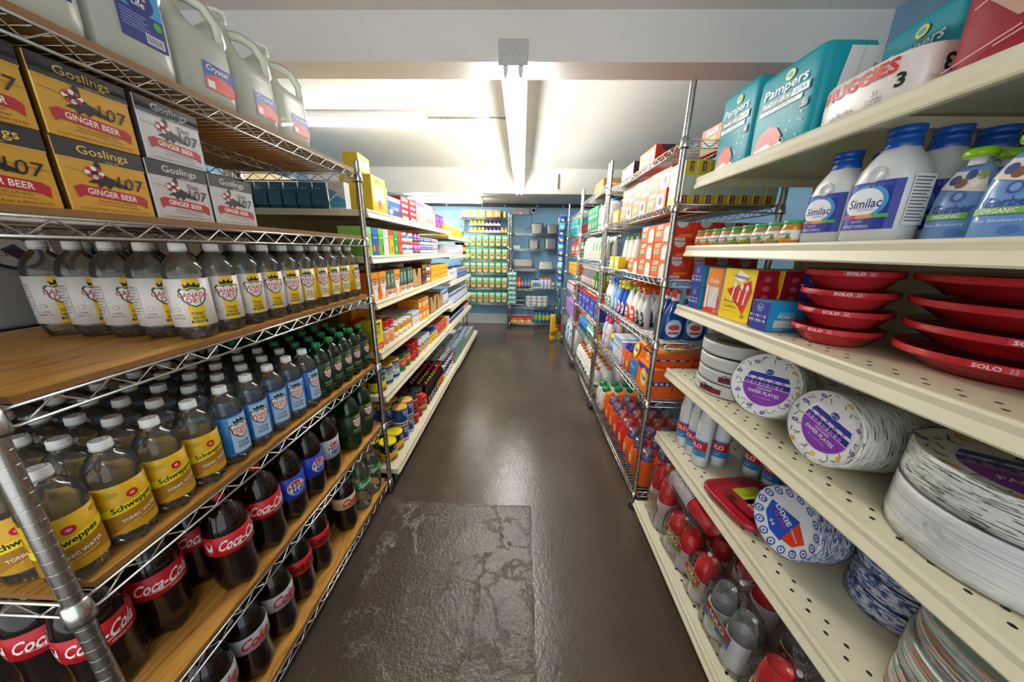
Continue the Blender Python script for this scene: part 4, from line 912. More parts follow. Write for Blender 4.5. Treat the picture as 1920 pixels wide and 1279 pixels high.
SOUR = can('soup_can', .036, .1, 'd8281f', None, ((.12, .5, 'f2ece6'), (.2, .35, 'e8a01a')), 'soup', 'ffffff', .7)
fill(-1, Z[5], XB_, 3.03, [(SOUP, 'navy and white soup can', 'can', 5, 4, 2, .003), (SOUR, 'red and white soup can', 'can', 1, 4, 2, .003)], ymax=3.5)
TUNA = can('vegetable_can', .038, .09, '2f8fc8', None, ((.15, .5, '3aa04a'), (.55, .85, '2a7fc0')), None, extra=Art().ell(0, .012, .018, .016, 'c8d81f', 3, 12).ell(0, -.02, .014, .012, 'd8602a', 3, 10))
TUNB = can('vegetable_can', .038, .09, '2a4a9a', None, ((.15, .4, 'b0421f'), (.5, .85, '3a9ac8')), None, extra=Art().ell(0, .01, .018, .016, 'e8e01f', 3, 12))
fill(-1, LG2[5], XB_, 3.54, [(TUNA, 'light blue vegetable can', 'can', 9, 3, 2, .004), (TUNB, 'dark blue vegetable can', 'can', 10, 3, 1, .004)], ymax=5.17)
# dim snack rack and carton seen past the soda rack
BLW = M('1f3a8a', .3)
b = MB()
for z in (.25, .6, 1.17, 1.6):
    b.tube([(0, -.45, z), (0, .55, z)], .004, BLW); b.tube([(-.3, -.45, z), (-.3, .55, z)], .004, BLW)
parts = [('shelf_rail', b.mesh('shelf_rail'))]
for y in (-.45, -.1, .25, .55):
    c = MB(); c.tube([(0, y, 0), (0, y, 1.7)], .006, BLW); parts.append(('upright', c.mesh('upright')))
for z in (.25, .6, 1.17):
    c = MB(); c.box(-.3, 0, -.45, .55, z-.006, z+.002, M('20242c', .5)); parts.append(('shelf', c.mesh('shelf')))
c = MB(); c.box(-.32, -.305, -.45, .55, 0, 1.7, M('3a342c', .7)); parts.append(('back_panel', c.mesh('back_panel')))
put('display_rack', parts, 'blue wire snack display rack standing behind the soda rack', 'rack', (-1.42, .5, 0))
CHB = pouch('chip_bag', .22, .12, .3, 'b9b7b2', Art().ell(0, .06, .06, .05, '24405e', 1, 16).ell(0, .06, .05, .04, 'd8d4cc', 2, 14).text('CAPE COD', 0, .12, .02, '2a3a4a', 2, w=.14).text('chips', 0, .055, .02, '9a2a22', 3, w=.06), .3)
for k, y in enumerate((.17, .41, .65, .89)):
    for z in (.25, .6, 1.17):
        put('chip_bag', CHB[1], f'grey chip bag, {ORD[k]} along the '+{.25: 'lowest', .6: 'middle', 1.17: 'upper'}[z]+' shelf of the blue wire rack', 'bag', (-1.49, y, z+.003), LEFT, 'chip bags on the blue wire rack')
b = MB(); b.rbox(.5, .4, .34, KRAFT, None, .003); b.box(-.25, .25, -.03, .03, .3402, .3406, M('c9a878', .3)); one('cardboard_box', b, 'brown cardboard box on the floor beside the soda rack end', 'box', (-2.02, .3, 0), .05)
# ------------------------------------------------------------------ right gondola: diapers
GZ = RGZ
def pillow(w_, d, h, mat, e=5., side=None, n=32):
    """soft rounded pack with slightly bulging faces"""
    b = MB(); R = []
    for z, k in ((0, .9), (.015, .955), (.06, .985), (.25, 1.0), (.5, 1.01), (.75, 1.0), (.94, .985), (.985, .955), (1, .9)):
        R.append(sq_ring(w_/2*k, d/2*k, z*h, e, n))
    b.loft(R, mat); return b
TEAL = M('129aa8', .42, 0, .3) 
def teal_pack(w_, h, d, num, sc_=1.):
    b = pillow(w_, d, h, TEAL, 9.); a = Art(); W, H = w_, h
    a.ell(W*.05, H*.36, .017, .013, 'f0d21f', 2, 12); a.ell(W*.05, H*.36, .010, .007, '17a3b0', 3, 10)
    a.text('Pampers', 0, H*.24, .034*sc_, 'f4fafa', 3, w=W*.66, rot=.0, sh=.1, b=.015)
    a.poly([(-W*.36, H*.08), (W*.38, H*.08), (W*.38, H*.17), (-W*.36, H*.17)], '274a52', 2); a.text('baby-dry', -W*.1, H*.125, .016*sc_, 'f4fafa', 3, w=W*.42, b=.02); a.poly([(W*.13, H*.085), (W*.37, H*.085), (W*.37, H*.165), (W*.15, H*.165)], 'e8f2f4', 3); a.text('ULTRA', W*.25, H*.128, .011*sc_, '274a52', 4, w=W*.18, b=.02)
    a.rect(-W*.36, H*.015, W*.3, H*.07, 'e8f4f5', 2); a.text('BODY LEAKPROOF', -W*.03, H*.043, .009*sc_, '178a98', 3, w=W*.5)
    a.poly([(W*.28, -H*.1), (W*.4, -H*.1), (W*.4, H*-.01), (W*.28, H*-.01)], '274a52', 2); a.text(num, W*.34, -H*.055, .018*sc_, 'f4fafa', 3)
    random.seed(3)
    for k in range(22): a.ell(random.uniform(-W*.42, W*.42), random.uniform(-H*.42, -H*.02), .0028, .0028, random.choice(('f0e27a', 'e8f8f8', '1a6a78', '8ad04a')), 2, 5)
    # plain red, white and black bottom motif (generic)
    a.poly([(-W*.4, -H*.46), (W*.06, -H*.46), (W*.1, -H*.32), (W*.0, -H*.2), (-W*.14, -H*.16), (-W*.28, -H*.22)], 'd8402a', 3)
    a.poly([(-W*.44, -H*.46), (W*.2, -H*.46), (W*.1, -H*.39), (-W*.02, -H*.42), (-W*.12, -H*.36), (-W*.3, -H*.4)], 'f2f6f6', 4)
    p = MB(); a.build(p, fr_front(-d/2-.002, 0, h/2))
    g = MB(); Art().poly([(-d*.32, -h*.42), (d*.2, -h*.42), (d*.42, h*.42), (-d*.1, h*.42)], 'dfe1e2', 1).line(-d*.02, -h*.42, d*.16, h*.42, .004, 'c4c8ca', 2).build(g, fr_right(w_/2+.002, 0, h/2))
    f = MB(); R = [sq_ring(w_/2*.35+.0, d*.5*k, h+z, 4., 20) for z, k in ((-.004, .5), (.012, .25), (.02, .1))]; f.loft(R, TEAL)
    return [('body', b.mesh('body')), ('print', p.mesh('print')), ('side_panel', g.mesh('side_panel')), ('top_seam', f.mesh('top_seam'))]
put('diaper_pack', teal_pack(.205, .265, .11, '4'), 'narrow teal diaper pack beside the shelf end with size 4', 'pack', (.815, 1.352, GZ[0]+.001), RIGHT)
put('diaper_pack', teal_pack(.24, .228, .14, '5', 1.), 'wide teal diaper pack beside the white one with size 5', 'pack', (.825, 1.118, GZ[0]+.001), RIGHT+.02)
put('diaper_pack', teal_pack(.22, .265, .12, '5', 1.), 'teal diaper pack standing behind the white diaper pack', 'pack', (1.02, .98, GZ[0]+.001), RIGHT-.15)
b = pillow(.235, .15, .1, M('ece6e0', .3), 3.4); p = MB()
a = Art().text('HUGGIES', -.005, .026, .028, 'd8281f', 2, w=.165, b=.03, rot=.03).text('snug & dry.', -.035, -.028, .014, '2a2826', 2, w=.085).text('31', .045, -.012, .01, '2a2826', 2).text('DIAPERS', .045, -.024, .006, '2a2826', 2, w=.032).text('COUCHES', .045, -.032, .006, '2a2826', 2, w=.034).text('3', .085, -.003, .026, '2a2826', 2, b=.03)
a.build(p, fr_se(.1175, .075, 3.4, .05, .002, lambda z: .985+.025*math.sin(z/.1*3.1416)))
q = MB(); Art().text('3', -.02, .012, .03, '2a2826', 2, b=.03, rot=math.pi).text('31 DIAPERS', .03, .018, .007, '2a2826', 2, w=.034, rot=math.pi).line(-.05, -.01, .05, -.012, .001, 'cfc6c0', 1).build(q, fr_right(.1178, 0, .05))
put('diaper_pack', [('body', b.mesh('body')), ('print', p.mesh('print')), ('side_print', q.mesh('side_print'))], 'white diaper pack lying flat with red and black lettering', 'pack', (.825, .873, GZ[0]+.001), RIGHT)
b = pillow(.50, .17, .40, M('98081a', .5, 0, .15), 6.); p = MB()
a = Art().poly([(-.2, -.09), (-.15, -.04), (-.07, -.01), (.06, -.05), (.16, -.07), (.2, -.11), (.1, -.15), (0, -.12), (-.06, -.14), (-.15, -.14)], 'b8907a', 1).poly([(-.08, -.05), (.06, -.06), (.1, -.11), (-.03, -.12)], 'd8d0cc', 2).text('Little', .1, -.12, .022, 'f2e8e4', 2, w=.07, sh=.3)
random.seed(5)
for k in range(40): x, y = random.uniform(-.235, .14), random.uniform(-.145, .17); a.line(x, y-.05, x+.09, y-.02+random.uniform(-.01, .02), .0022, 'e6a6ac', 3)  # pale streaks drawn as glints of the glossy film
a.build(p, fr_front(-.0872, 0, .2)); w2 = pillow(.5, .172, .401, FILMT, 6.)
put('diaper_pack', [('body', b.mesh('body')), ('print', p.mesh('print'))], 'tall red diaper pack in glossy film, glints drawn on', 'pack', (.835, .477, GZ[0]+.001), RIGHT)
# ------------------------------------------------------------------ baby food
def babyjar(food):
    b = MB(); b.lathe([(.022, 0), (.0265, .003), (.028, .01), (.028, .04), (.0255, .05), (.0235, .054), (.0235, .056)], M(food, .12), 16)
    l = MB(); l.lathe([(.0278, .012), (.0284, .0125), (.0284, .038), (.0278, .0385)], 'f0efe6', 16, cap0=False, cap1=False)
    a = rep(lambda a, u: a.text('Beech-Nut', u, .003, .0075, '2f6a3a', 3, w=.034, b=.02).rect(u-.02, -.0125, u+.02, -.006, food, 2).ell(u+.012, -.005, .005, .004, '4a8a3a', 3, 8), 3, .0284, 1); a.build(l, fr_cyl(.0286, .025), .008)
    c = MB(); c.lathe([(.0245, 0), (.025, .001), (.025, .008), (.0235, .0095), (.0235, .0095), (.02, .009)], '3aa05a', 16)
    return [('body', b.mesh('body')), ('label', l.mesh('label')), ('lid', c.mesh('lid'), (0, 0, .0545))]
FOODS = [('orange', 'd8731a'), ('orange', 'd8731a'), ('tan', 'b89a62'), ('tan', 'b89a62'), ('olive green', '8a8a2a'), ('olive green', '8a8a2a'), ('beige', 'b2915e'), ('beige', 'b2915e'), ('deep orange', 'c88a1a')]
JM = {c: babyjar(h) for c, h in FOODS}
cnt = {}
for i, (c, h) in enumerate(FOODS):
    for j in range(3): put('baby_food_jar', JM[c], f'small {c} baby food jar with green lid, {ORD[i]} from the shelf end, {["front","second","third"][j]} row', 'jar', (.765+.06*j, 1.442-.058*i, GZ[1]+.001), RIGHT+.25+random.uniform(-.2, .2), 'baby food jars')
def formula(w_, h, d):
    b = MB(); R = []
    for z, k, kd in ((0, .92, .9), (.006, .98, .97), (.03, 1, 1), (.42, 1, 1), (.55, .97, .97), (.66, .84, .88), (.75, .62, .72), (.80, .46, .6), (.83, .42, .56)):
        R.append(sq_ring(w_/2*k, d/2*kd, z*h if z > .01 else z*1., 3.4, 28))
    b.loft(R, M('d9dcdf', .3)); cr = w_*.225
    dm = MB(); dm.lathe([(.0005, .0), (.4*cr, -.0005), (.5*cr, .002), (.62*cr, .001), (.66*cr, -.001)], M('cfd3d7', .3), 18, cap0=False, cap1=False)
    c = MB(); c.lathe([(cr*1.1, 0), (cr*1.12, .003), (cr*1.12, .012), (cr*1.02, .014), (cr*1.08, .018), (cr*1.08, .022), (cr*.98, .024), (cr*1.02, h*.1), (cr*1.1, h*.13), (cr*1.12, h*.165), (cr*1.08, h*.17)], M('1a58b8', .25), 22)
    l = MB(); a = Art(); W, H = w_*.9, h*.42
    a.rect(-W/2, -H/2, W/2, H/2, '26399a', 1); a.ell(-.004, .008, W*.4, H*.36, '4a9ad8', 2, 22); a.ell(-.008, .008, W*.36, H*.3, 'eef2f6', 3, 22)
    a.text('Similac', -.004, .006, H*.2, '2a2f7a', 4, w=W*.62, b=.015); a.text('ADVANCE', .0, -.007, H*.06, '6a70a8', 4, w=W*.3); a.rect(-W*.45, -H*.26, -W*.15, -H*.18, 'c83a6a', 4); a.rect(-W*.15, -H*.26, W*.15, -H*.18, 'e8943a', 4); a.rect(W*.15, -H*.26, W*.42, -H*.18, '5ab04a', 4)
    a.text('OptiGRO', -.01, -H*.33, H*.06, 'e8ecf6', 4, w=W*.22); a.text('INFANT FORMULA', -W*.1, -H*.43, H*.07, 'e8ecf6', 4, w=W*.5); a.rect(-W*.1, H*.38, W*.44, H*.46, '3a4fb0', 2)
    a.build(l, fr_se(w_/2, d/2, 3.4, .028+H/2, .001), .012)
    s_ = MB(); A = Art(); A.rect(-d*.28, -H*.5, d*.28, H*.5, 'eceef0', 1)
    for k in range(14): A.rect(-d*.24, H*(.42-.065*k), d*(.24-.04*(k % 3)), H*(.445-.065*k), '6a6d72', 2)
    A.build(s_, fr_right(w_/2+.0006, 0, .035+H/2))
    return [('body', b.mesh('body')), ('thumb_dimple', dm.mesh('thumb_dimple'), (0, -d/2*.985, h*.6), (math.pi/2-.12, 0, 0)), ('label', l.mesh('label')), ('side_label', s_.mesh('side_label')), ('cap', c.mesh('cap'), (0, 0, h*.82))]
FM = formula(.112, .232, .085); FM2 = formula(.106, .215, .08)
for i, (y, m) in enumerate(((.907, FM2), (.79, FM))):
    for j in range(4): put('formula_bottle', m, f'white formula bottle with blue cap, {"beside the baby food jars" if i == 0 else "beside the fruit pouches"}, {["front","second","third","rear"][j]} row', 'bottle', (.795+.092*j, y-.008, GZ[1]+.001), RIGHT+.12, 'white formula bottles')
def fruit_pouch():
    w_, h, d = .084, .133, .042
    b = MB(); R = []
    for z, k, kd in ((0, .98, .9), (.04, 1, 1), (.3, 1, .9), (.6, .96, .66), (.8, .84, .42), (.92, .66, .26), (1, .46, .2)): R.append(sq_ring(w_/2*k, d/2*kd, z*h, 2.6, 24))
    b.loft(R, M('6f9ad2', .15)); l = MB(); a = Art()
    a.poly([(-.04, .035), (.04, .02), (.036, .062), (-.03, .068)], 'e6ddd0', 1)
    for x, y, c in ((-.02, .05, '2f3f7a'), (.006, .058, '2f3f7a'), (.02, .042, 'f0ecdf'), (-.006, .042, '7a4a2a'), (.028, .055, '8aa05a')): a.ell(x, y, .011, .010, c, 2, 10)
    a.ell(.0, .016, .011, .011, '2a4a9a', 3, 14); a.ell(.001, .016, .0075, .0075, '6f9ad2', 4, 12); a.text('Gerber', 0, -.008, .018, '24408e', 4, w=.07, b=.015)
    a.rect(-.044, -.03, .03, -.018, '7ab648', 3); a.text('ORGANIC', -.006, -.024, .008, 'f4f8f0', 5, w=.05, b=.015); a.text('Pear Blueberry', -.004, -.042, .007, 'dce8f6', 4, w=.07); a.ell(.018, -.058, .014, .008, '4a74b8', 3, 10)
    def kd(z):
        t = z/h; P = ((0, .9), (.04, 1), (.3, .9), (.6, .66), (.8, .42), (.92, .26), (1, .2))
        for (t0, k0), (t1, k1) in zip(P, P[1:]):
            if t <= t1: return k0+(k1-k0)*(t-t0)/(t1-t0)
        return .2
    a.it = [([(.87*x*(.94 if y < .03 else .94-(y-.03)*5), .87*y) for x, y in P], F, c, q) for P, F, c, q in a.it]
    a.build(l, fr_se(w_/2, d/2, 2.6, h/2, .0016, kd), .008)
    c = MB(); c.lathe([(.011, -.012, WHITE), (.011, 0, WHITE), (.0195, 0), (.021, .003), (.021, .011), (.017, .0155), (.01, .017)], M('92cc1a', .25), 18)
    return [('body', b.mesh('body')), ('print', l.mesh('print')), ('cap', c.mesh('cap'), (0, 0, h+.012))]
FP = fruit_pouch()
for i, (y, n) in enumerate(((.668, 3), (.575, 4), (.48, 4), (.385, 4), (.29, 3))):
    for j in range(n): put('fruit_pouch', FP, f'blue fruit pouch with lime green cap, {ORD[i]} from the formula bottles, {["front","second","third","rear"][j]} row', 'pouch', (.79+.062*j+(.03 if i == 0 else 0), y+(.004 if j % 2 else 0), GZ[1]+.001), RIGHT+.08, 'fruit pouches')
# ------------------------------------------------------------------ shelf C: cutlery boxes, bowls, scale
def flags(a, x0, x1, y, s, cols, l=4):
    n = int((x1-x0)/s)
    for k in range(n): a.poly([(x0+k*s, y), (x0+k*s+s*.5, y-s*1.1), (x0+k*s+s*.9, y)], cols[k % len(cols)], l)
def cutlery_box(word, w_=.072, d=.12, h=.09):
    """narrow navy face to the aisle, light blue windowed face to the entrance"""
    f = Art().ell(0, h*.27, .012, .012, 'e6e9f4', 2, 16).ell(0, h*.27, .0108, .0108, '26358e', 3, 16).text('Best', 0, h*.29, .006, 'f2f4fa', 4, w=.015).text('Yet', 0, h*.22, .006, 'f2f4fa', 4, w=.011)
    flags(f, -w_/2, w_/2, h*.02, .0095, ('f2f4fa', '6ab0e0', 'e86a4a')); flags(f, -w_/2, w_/2, -h*.14, .0095, ('f2f4fa', 'f2f4fa', '6ab0e0'))
    s_ = Art().text('HEAVY DUTY', -.005, h*.12, .007, 'eaf6fc', 2, w=.045).text(word, -.005, h*.01, .011, 'eaf6fc', 2, w=.05, b=.02).rect(-.04, -h*.36, .03, -h*.1, 'c6c4c2', 2)
    for k in range(6): s_.line(-.038+k*.011, -h*.33, -.028+k*.011, -h*.13, .003, 'eceae8', 3)
    s_.rect(.03, h*.26, .052, h*.46, 'f0d21f', 2).text('48', .041, h*.38, .007, '26358e', 3).text('48 PIECES', -.02, -h*.43, .004, 'd8eef8', 2, w=.03)
    return carton(w_, d, h, '2c3c98', {'R': '1e9bd4', 'L': '1e9bd4', 'T': '2a8ac8'}, f, s_)
CF, CSP = cutlery_box('FORKS'), cutlery_box('SPOONS')
zc = GZ[2]+.001
for k in range(2): put('cutlery_box', CSP, 'blue windowed spoon box at the shelf end, '+('lower' if k == 0 else 'upper'), 'box', (.80, 1.39, zc+.0905*k), RIGHT+.03)
put('cutlery_box', CF, 'blue windowed fork box standing alone in front of the red and yellow boxes', 'box', (.80, 1.0, zc), RIGHT+.04)
put('cutlery_box', CF, 'blue windowed fork box behind the single one, lower', 'box', (.955, 1.01, zc), RIGHT+.02)
put('cutlery_box', CF, 'blue windowed fork box behind the single one, upper', 'box', (.945, 1.01, zc+.091), RIGHT+.02)
def diamond_front(w_, h):
    a = Art().poly([(-w_*.2, h*.33), (0, h*.47), (w_*.35, h*.36), (w_*.1, h*.25)], 'f8f6e8', 2).text('diamond', w_*.06, h*.355, .013, '2a3a8a', 4, w=w_*.46, rot=-.1, b=.015)
    a.poly([(-w_*.35, h*.08), (w_*.38, h*.3), (w_*.46, h*.1), (w_*.3, -h*.34), (w_*.1, -h*.2)], 'd8281f', 1)
    for dx, dy in ((-.02, .008), (.012, .004), (.038, 0)):
        a.line(dx, dy-.03, dx+.006, dy+.02, .006, 'f4f2ee', 3); a.ell(dx+.008, dy+.026, .007, .012, 'f4f2ee', 3, 10)
    a.text('Everyday', -w_*.12, -h*.14, .012, '3a3010', 3, w=w_*.5).text('Cutlery', -w_*.14, -h*.24, .012, '3a3010', 3, w=w_*.4).text('24', w_*.3, -h*.38, .014, '3a3010', 3).text('FORKS, SPOONS, KNIVES', -w_*.14, -h*.33, .004, 'c8801a', 3, w=w_*.5); return a
dsd = Art().text('diamond', 0, -.06, .012, 'f4f0f0', 2, w=.05, rot=math.pi/2)
for k in range(4): dsd.ell(.0, .06-.03*k, .012, .009, 'c86a70', 2, 10)
DIA = carton(.148, .075, .178, 'f2d31c', {'R': 'b0182a', 'L': 'b0182a', 'T': 'd8c01a'}, diamond_front(.148, .178), dsd)
put('cutlery_box', DIA, 'yellow cutlery box with red spoons facing the aisle', 'box', (.785, 1.135, zc), RIGHT+.06)
for j in range(3): put('cutlery_box', DIA, f'yellow and red cutlery box, {ORD[j]} behind the front one', 'box', (.868+.08*j, 1.125, zc), RIGHT)
dd = Art().rect(-.042, -.085, .042, -.02, 'd8301f', 1).text('Daily', .006, .035, .022, 'f6f2ea', 3, w=.055, sh=.2, b=.02).rect(-.02, -.065, .035, .015, 'd8d6d2', 2).line(-.01, -.06, .02, .01, .006, 'f2f0ec', 3).line(-.03, -.07, -.03, .02, .012, 'f6f2ea', 3).text('24', .03, -.076, .011, 'f6f2ea', 3)
put('cutlery_box', carton(.086, .075, .175, 'e8861f', {'R': 'f0f0ec', 'T': 'e8a040'}, dd), 'orange and red cutlery box with clear window between blue and yellow boxes', 'box', (.785, 1.278, zc), RIGHT+.08)
b = MB()
def bowl_pack(R, h, col):
    """stack of nested party bowls: sloped wall, thick rolled rims, wrapped in film"""
    b = MB(); rim = []; z = h*.7
    while z < h-.002: rim += [(R*.985, z), (R, z+.0012), (R, z+.0024), (R*.985, z+.0032)]; z += .0036
    b.lathe([(R*.6, 0), (R*.64, .003), (R*.9, h*.66), (R*.95, h*.69)]+rim+[(R*.97, h), (R*.9, h-.002), (R*.66, h*.3), (R*.6, h*.28)], M(col, .25), 40)
    w2 = MB(); w2.lathe([(R*.66, .001), (R*.7, .003), (R*.93, h*.66), (R*1.006, h*.7), (R*1.008, h-.001), (R*.96, h+.0015), (.001, h+.001)], FILMT, 32, cap0=False)
    l = MB(); Art().rect(-.03, -.006, .03, .006, 'd0182c', 1).text('SOLO', -.008, 0, .008, 'f4e4e0', 2, w=.032, b=.03).text('22', .02, 0, .007, 'f4e4e0', 2).build(l, fr_cyl(R*1.01, h*.86), .02)
    t = MB(); Art().ell(0, 0, R*.5, R*.5, 'b8122a', 1, 24).poly([(-R*.4, -.02), (R*.3, -.03), (R*.3, .01), (-R*.4, .02)], '8ab82a', 2).build(t, fr_top(h*.33))
    return [('body', b.mesh('body')), ('wrapper', w2.mesh('wrapper')), ('label', l.mesh('label'), (0, 0, 0), (0, 0, .5)), ('insert', t.mesh('insert'))]
def stack_pack(spec, n, dz, label, x, y, z, grp, cat='bowl', name='bowl_pack'):
    for k in range(n): put(name, spec, f'{label}, {["bottom","second","third","fourth","fifth"][k] if k < n-1 else "top"} pack', cat, (x+.004*math.sin(k*2.1), y+.005*math.cos(k*1.7), z+dz*k), RIGHT+.15*k, grp)
B1, B2 = bowl_pack(.092, .046, 'dc3a42'), bowl_pack(.16, .0465, 'd8343e')
stack_pack(B1, 4, .0486, 'smaller stack of red wrapped party bowls',   .852, .862, zc, 'small red bowl packs')
stack_pack(B2, 4, .0492, 'wider stack of red wrapped party bowls', .975, .623, zc, 'wide red bowl packs')
b = MB(); b.extr([(-.13, .03), (.13, .03), (.13, .1), (.06, .105), (-.1, .05)], -.14, .14, M('c9ccce', .4), 'x')
k = MB(); k.box(-.135, .135, -.125, .125, 0, .03, M('17181a', .5)); s_ = MB(); sn, cs = math.sin(.31), math.cos(.31)
Art().rect(-.12, -.06, .12, .035, '1c2127', 1).rect(-.09, -.035, .04, .02, '3a3a34', 2).text('ZERO  NET', -.05, -.05, .008, 'c8ccd0', 2, w=.08).build(s_, lambda u, v, l: (u, -.03+v*cs, .0665+.002+v*sn*1.03+LO*l))
put('price_scale', [('housing', b.mesh('housing')), ('base', k.mesh('base')), ('display', s_.mesh('display'))], 'grey counter scale with black display panel beside the red bowls', 'scale', (.86, .245, zc), RIGHT)
# ------------------------------------------------------------------ plates
def speckle(name, base, cols, sc_=(60, 60, 900), th=.6):
    """plate stack edge: thin paper layers with broken printed dashes"""
    t = NT(name); mp = t.coords(sc_); n = t.n('ShaderNodeTexNoise', Scale=1.0, Detail=2.0); t.l(mp, 0, n, 0)
    st = [(0, base), (th, base)]
    for i, c in enumerate(cols): st += [(th+.02+.06*i, c), (th+.055+.06*i, c)]
    r = t.ramp(n, 0, st); t.l(r, 0, t.b, 'Base Color'); t.b.inputs['Roughness'].default_value = .5
    n2 = t.n('ShaderNodeTexNoise', Scale=1.0, Detail=1.0); mp2 = t.coords((4, 4, 500)); t.l(mp2, 0, n2, 0); t.bump(n2, 0, .5, .002); return t.m
EDG = speckle('plate_edge_green_dashes', 'e9eae4', ('3a4a3a', '8a9a80'), (26, 26, 420), .57)
EDW = speckle('plate_edge_white', 'e6e7e5', ('c4c6c5',), (4, 4, 500), .6)
EDB = speckle('plate_edge_blue_dashes', 'e4e8f0', ('2a4aa0', '4a70b8', '22386a'), (60, 60, 300), .5)
EDT = speckle('plate_edge_teal_dashes', 'dfe2da', ('5aa8a0', 'd86a3a', '2a3a4a', '8ac0b4'), (7, 7, 300), .47)
def plate_stack(R, h, edge, face, art, wrap=True, lip=.012, n=44):
    """paper plates nested face up: layered rim edge, sloped lip, sunken printed centre"""
    b = MB(); pr = [(R*.86, 0), (R*.97, .002)]; m = 6
    for i in range(m): z0 = .004+(h-.008)*i/m; z1 = .004+(h-.008)*(i+1)/m; pr += [(R*(.985+.01*(i % 2)), z0+.0005), (R, (z0+z1)/2)]
    b.lathe(pr+[(R*.995, h-.002), (R*.97, h, M(face)), (R*.97, h, M(face)), (R*.72, h-lip, M(face)), (R*.7, h-lip, M(face)), (.001, h-lip, M(face))], edge, n)
    p = [('body', b.mesh('body'))]; q = MB(); art.build(q, lambda u, v, l: (u, v, h-lip+lip*max(0, min(1, (math.hypot(u, v)/R-.72)/.25))+.0009+LO*l)); p.append(('insert', q.mesh('insert')))
    if wrap:
        w2 = MB(); w2.lathe([(R*.88, .0005), (R*1.004, .003), (R*1.012, h*.3), (R*1.008, h*.7), (R*1.004, h), (R*.94, h+.0025), (R*.6, h+.001), (.001, h+.0015)], FILMT, 36, cap0=False); p.append(('wrapper', w2.mesh('wrapper')))
    return p
def rim_flowers(a, R, seed, l=1, k=44):
    random.seed(seed)
    for i in range(k):
        t = 6.2832*i/k+random.uniform(-.1, .1); r = R*random.uniform(.78, .93); x, y = r*math.cos(t), r*math.sin(t)
        if i % 5 == 0: a.ell(x, y, R*.075, R*.06, random.choice(('6a4ab8', 'e8b01f', '7a5ac8')), l+1, 8); a.ell(x, y, R*.025, R*.025, 'f0d84a', l+2, 6)
        else: a.line(x, y, x+R*.13*math.cos(t+1.3+i%3), y+R*.13*math.sin(t+1.3+i%3), R*.022, random.choice(('3f6a3a', '587a4a')), l)
def party_insert(R, flow=None):
    a = Art(); r = R*.66
    a.ell(0, 0, r, r, 'e8e6ea', 1, 28)
    a.poly([(r*math.cos(t), r*math.sin(t)) for t in [math.pi*(1.03+.94*k/14) for k in range(15)]], '8a3ab0', 2)
    a.poly([(-r*.98, -.04*R), (r*.98, -.04*R), (r*.95, R*.12), (-r*.95, R*.12)], '26308e', 3); a.poly([(-r*.9, R*.2), (r*.9, R*.2), (r*.8, R*.34), (-r*.8, R*.34)], '2a3a9a', 3)
    flags(a, -r*.9, r*.9, R*.2, R*.12, ('b07ad0', 'e0d8ee')); flags(a, -r*.9, r*.9, R*.04, R*.12, ('b07ad0', 'c89ae0'))
    a.ell(0, R*.42, R*.13, R*.1, 'f0f2f8', 4, 16); a.ell(0, R*.42, R*.115, R*.087, '26308e', 5, 16); a.text('Best Yet', 0, R*.42, R*.07, 'f2f4fa', 6, w=R*.17)
    a.text('DESIGNER', 0, -R*.14, R*.075, 'f4ecf8', 4, w=R*.42); a.text('PAPER PLATES', 0, -R*.27, R*.105, 'f4ecf8', 4, w=R*.86, b=.02); a.text('48 - 8 1/2 IN PLATES', 0, -R*.42, R*.05, 'e0c8ec', 4, w=R*.5)
    if flow: rim_flowers(a, R, flow, 1)
    return a
def chinet_insert(R): return Art().ell(0, 0, R*.68, R*.68, 'c9c6b8', 1, 28).poly([(-R*.5, R*.2), (R*.5, R*.2), (R*.45, R*.45), (-R*.45, R*.45)], 'e4e2d8', 2).text('Chinet', 0, R*.32, R*.2, '1c1c1c', 3, w=R*.6, sh=.3, b=.02).poly([(-R*.6, -R*.05), (R*.6, -R*.1), (R*.55, R*.08), (-R*.55, R*.1)], '8ac82a', 3).poly([(-R*.6, -R*.3), (R*.6, -R*.3), (R*.62, -R*.1), (-R*.62, -R*.1)], '7a1a2a', 2)
CH = plate_stack(.132, .05, EDW, 'e6e6e2', chinet_insert(.132))
zd = GZ[3]+.001
q = MB(); Art().rect(-.04, -.014, .05, .006, '7a2030', 1).text('Chinet', -.005, .008, .016, '16161a', 3, w=.05, sh=.3, b=.02).build(q, fr_cyl(.1342, .026), .02); chl = q.mesh('label')
for k in range(4): put('plate_pack', CH+[('label', chl, (0, 0, 0), (0, 0, .35+.3*k))], 'white plate pack with dark red band at the shelf end, '+['bottom', 'second', 'third', 'top'][k]+' of four', 'plates', (.872+.005*math.sin(k*3), 1.225+.006*math.cos(k*2), zd+.0532*k), RIGHT+.2*k, 'white plate packs at the shelf end')
S1 = plate_stack(.1, .12, EDG, 'eeeeea', party_insert(.1, 11)); S2 = plate_stack(.094, .17, EDG, 'eeeeea', party_insert(.094, 12))
def lean(spec, label, cx, cy, cz, R, ax, roll=0):
    """stack lying on its side: face normal along ax; origin of the stack sits at its back"""
    d = Vector(ax).normalized(); rx = Vector((0, 0, 1)).cross(d).normalized(); uy = d.cross(rx)
    m = Matrix((rx, uy, d)).transposed() @ Matrix.Rotation(roll, 3, 'Z'); return put('plate_pack', spec, label, 'plates', (cx, cy, cz), rot=m.to_euler())
lean(S1, 'flowered paper plate pack leaning upright with purple insert beside the white packs', .868, .985, zd+.112, .1, (-.80, -.34, .26), .08)
lean(S2, 'flowered paper plate pack lying on its rim with purple insert beside the big stack', .93, .742, zd+.1, .094, (-.96, -.05, .12), -.25)
B3 = plate_stack(.1, .17, EDG, 'eeeeea', party_insert(.1, 13))
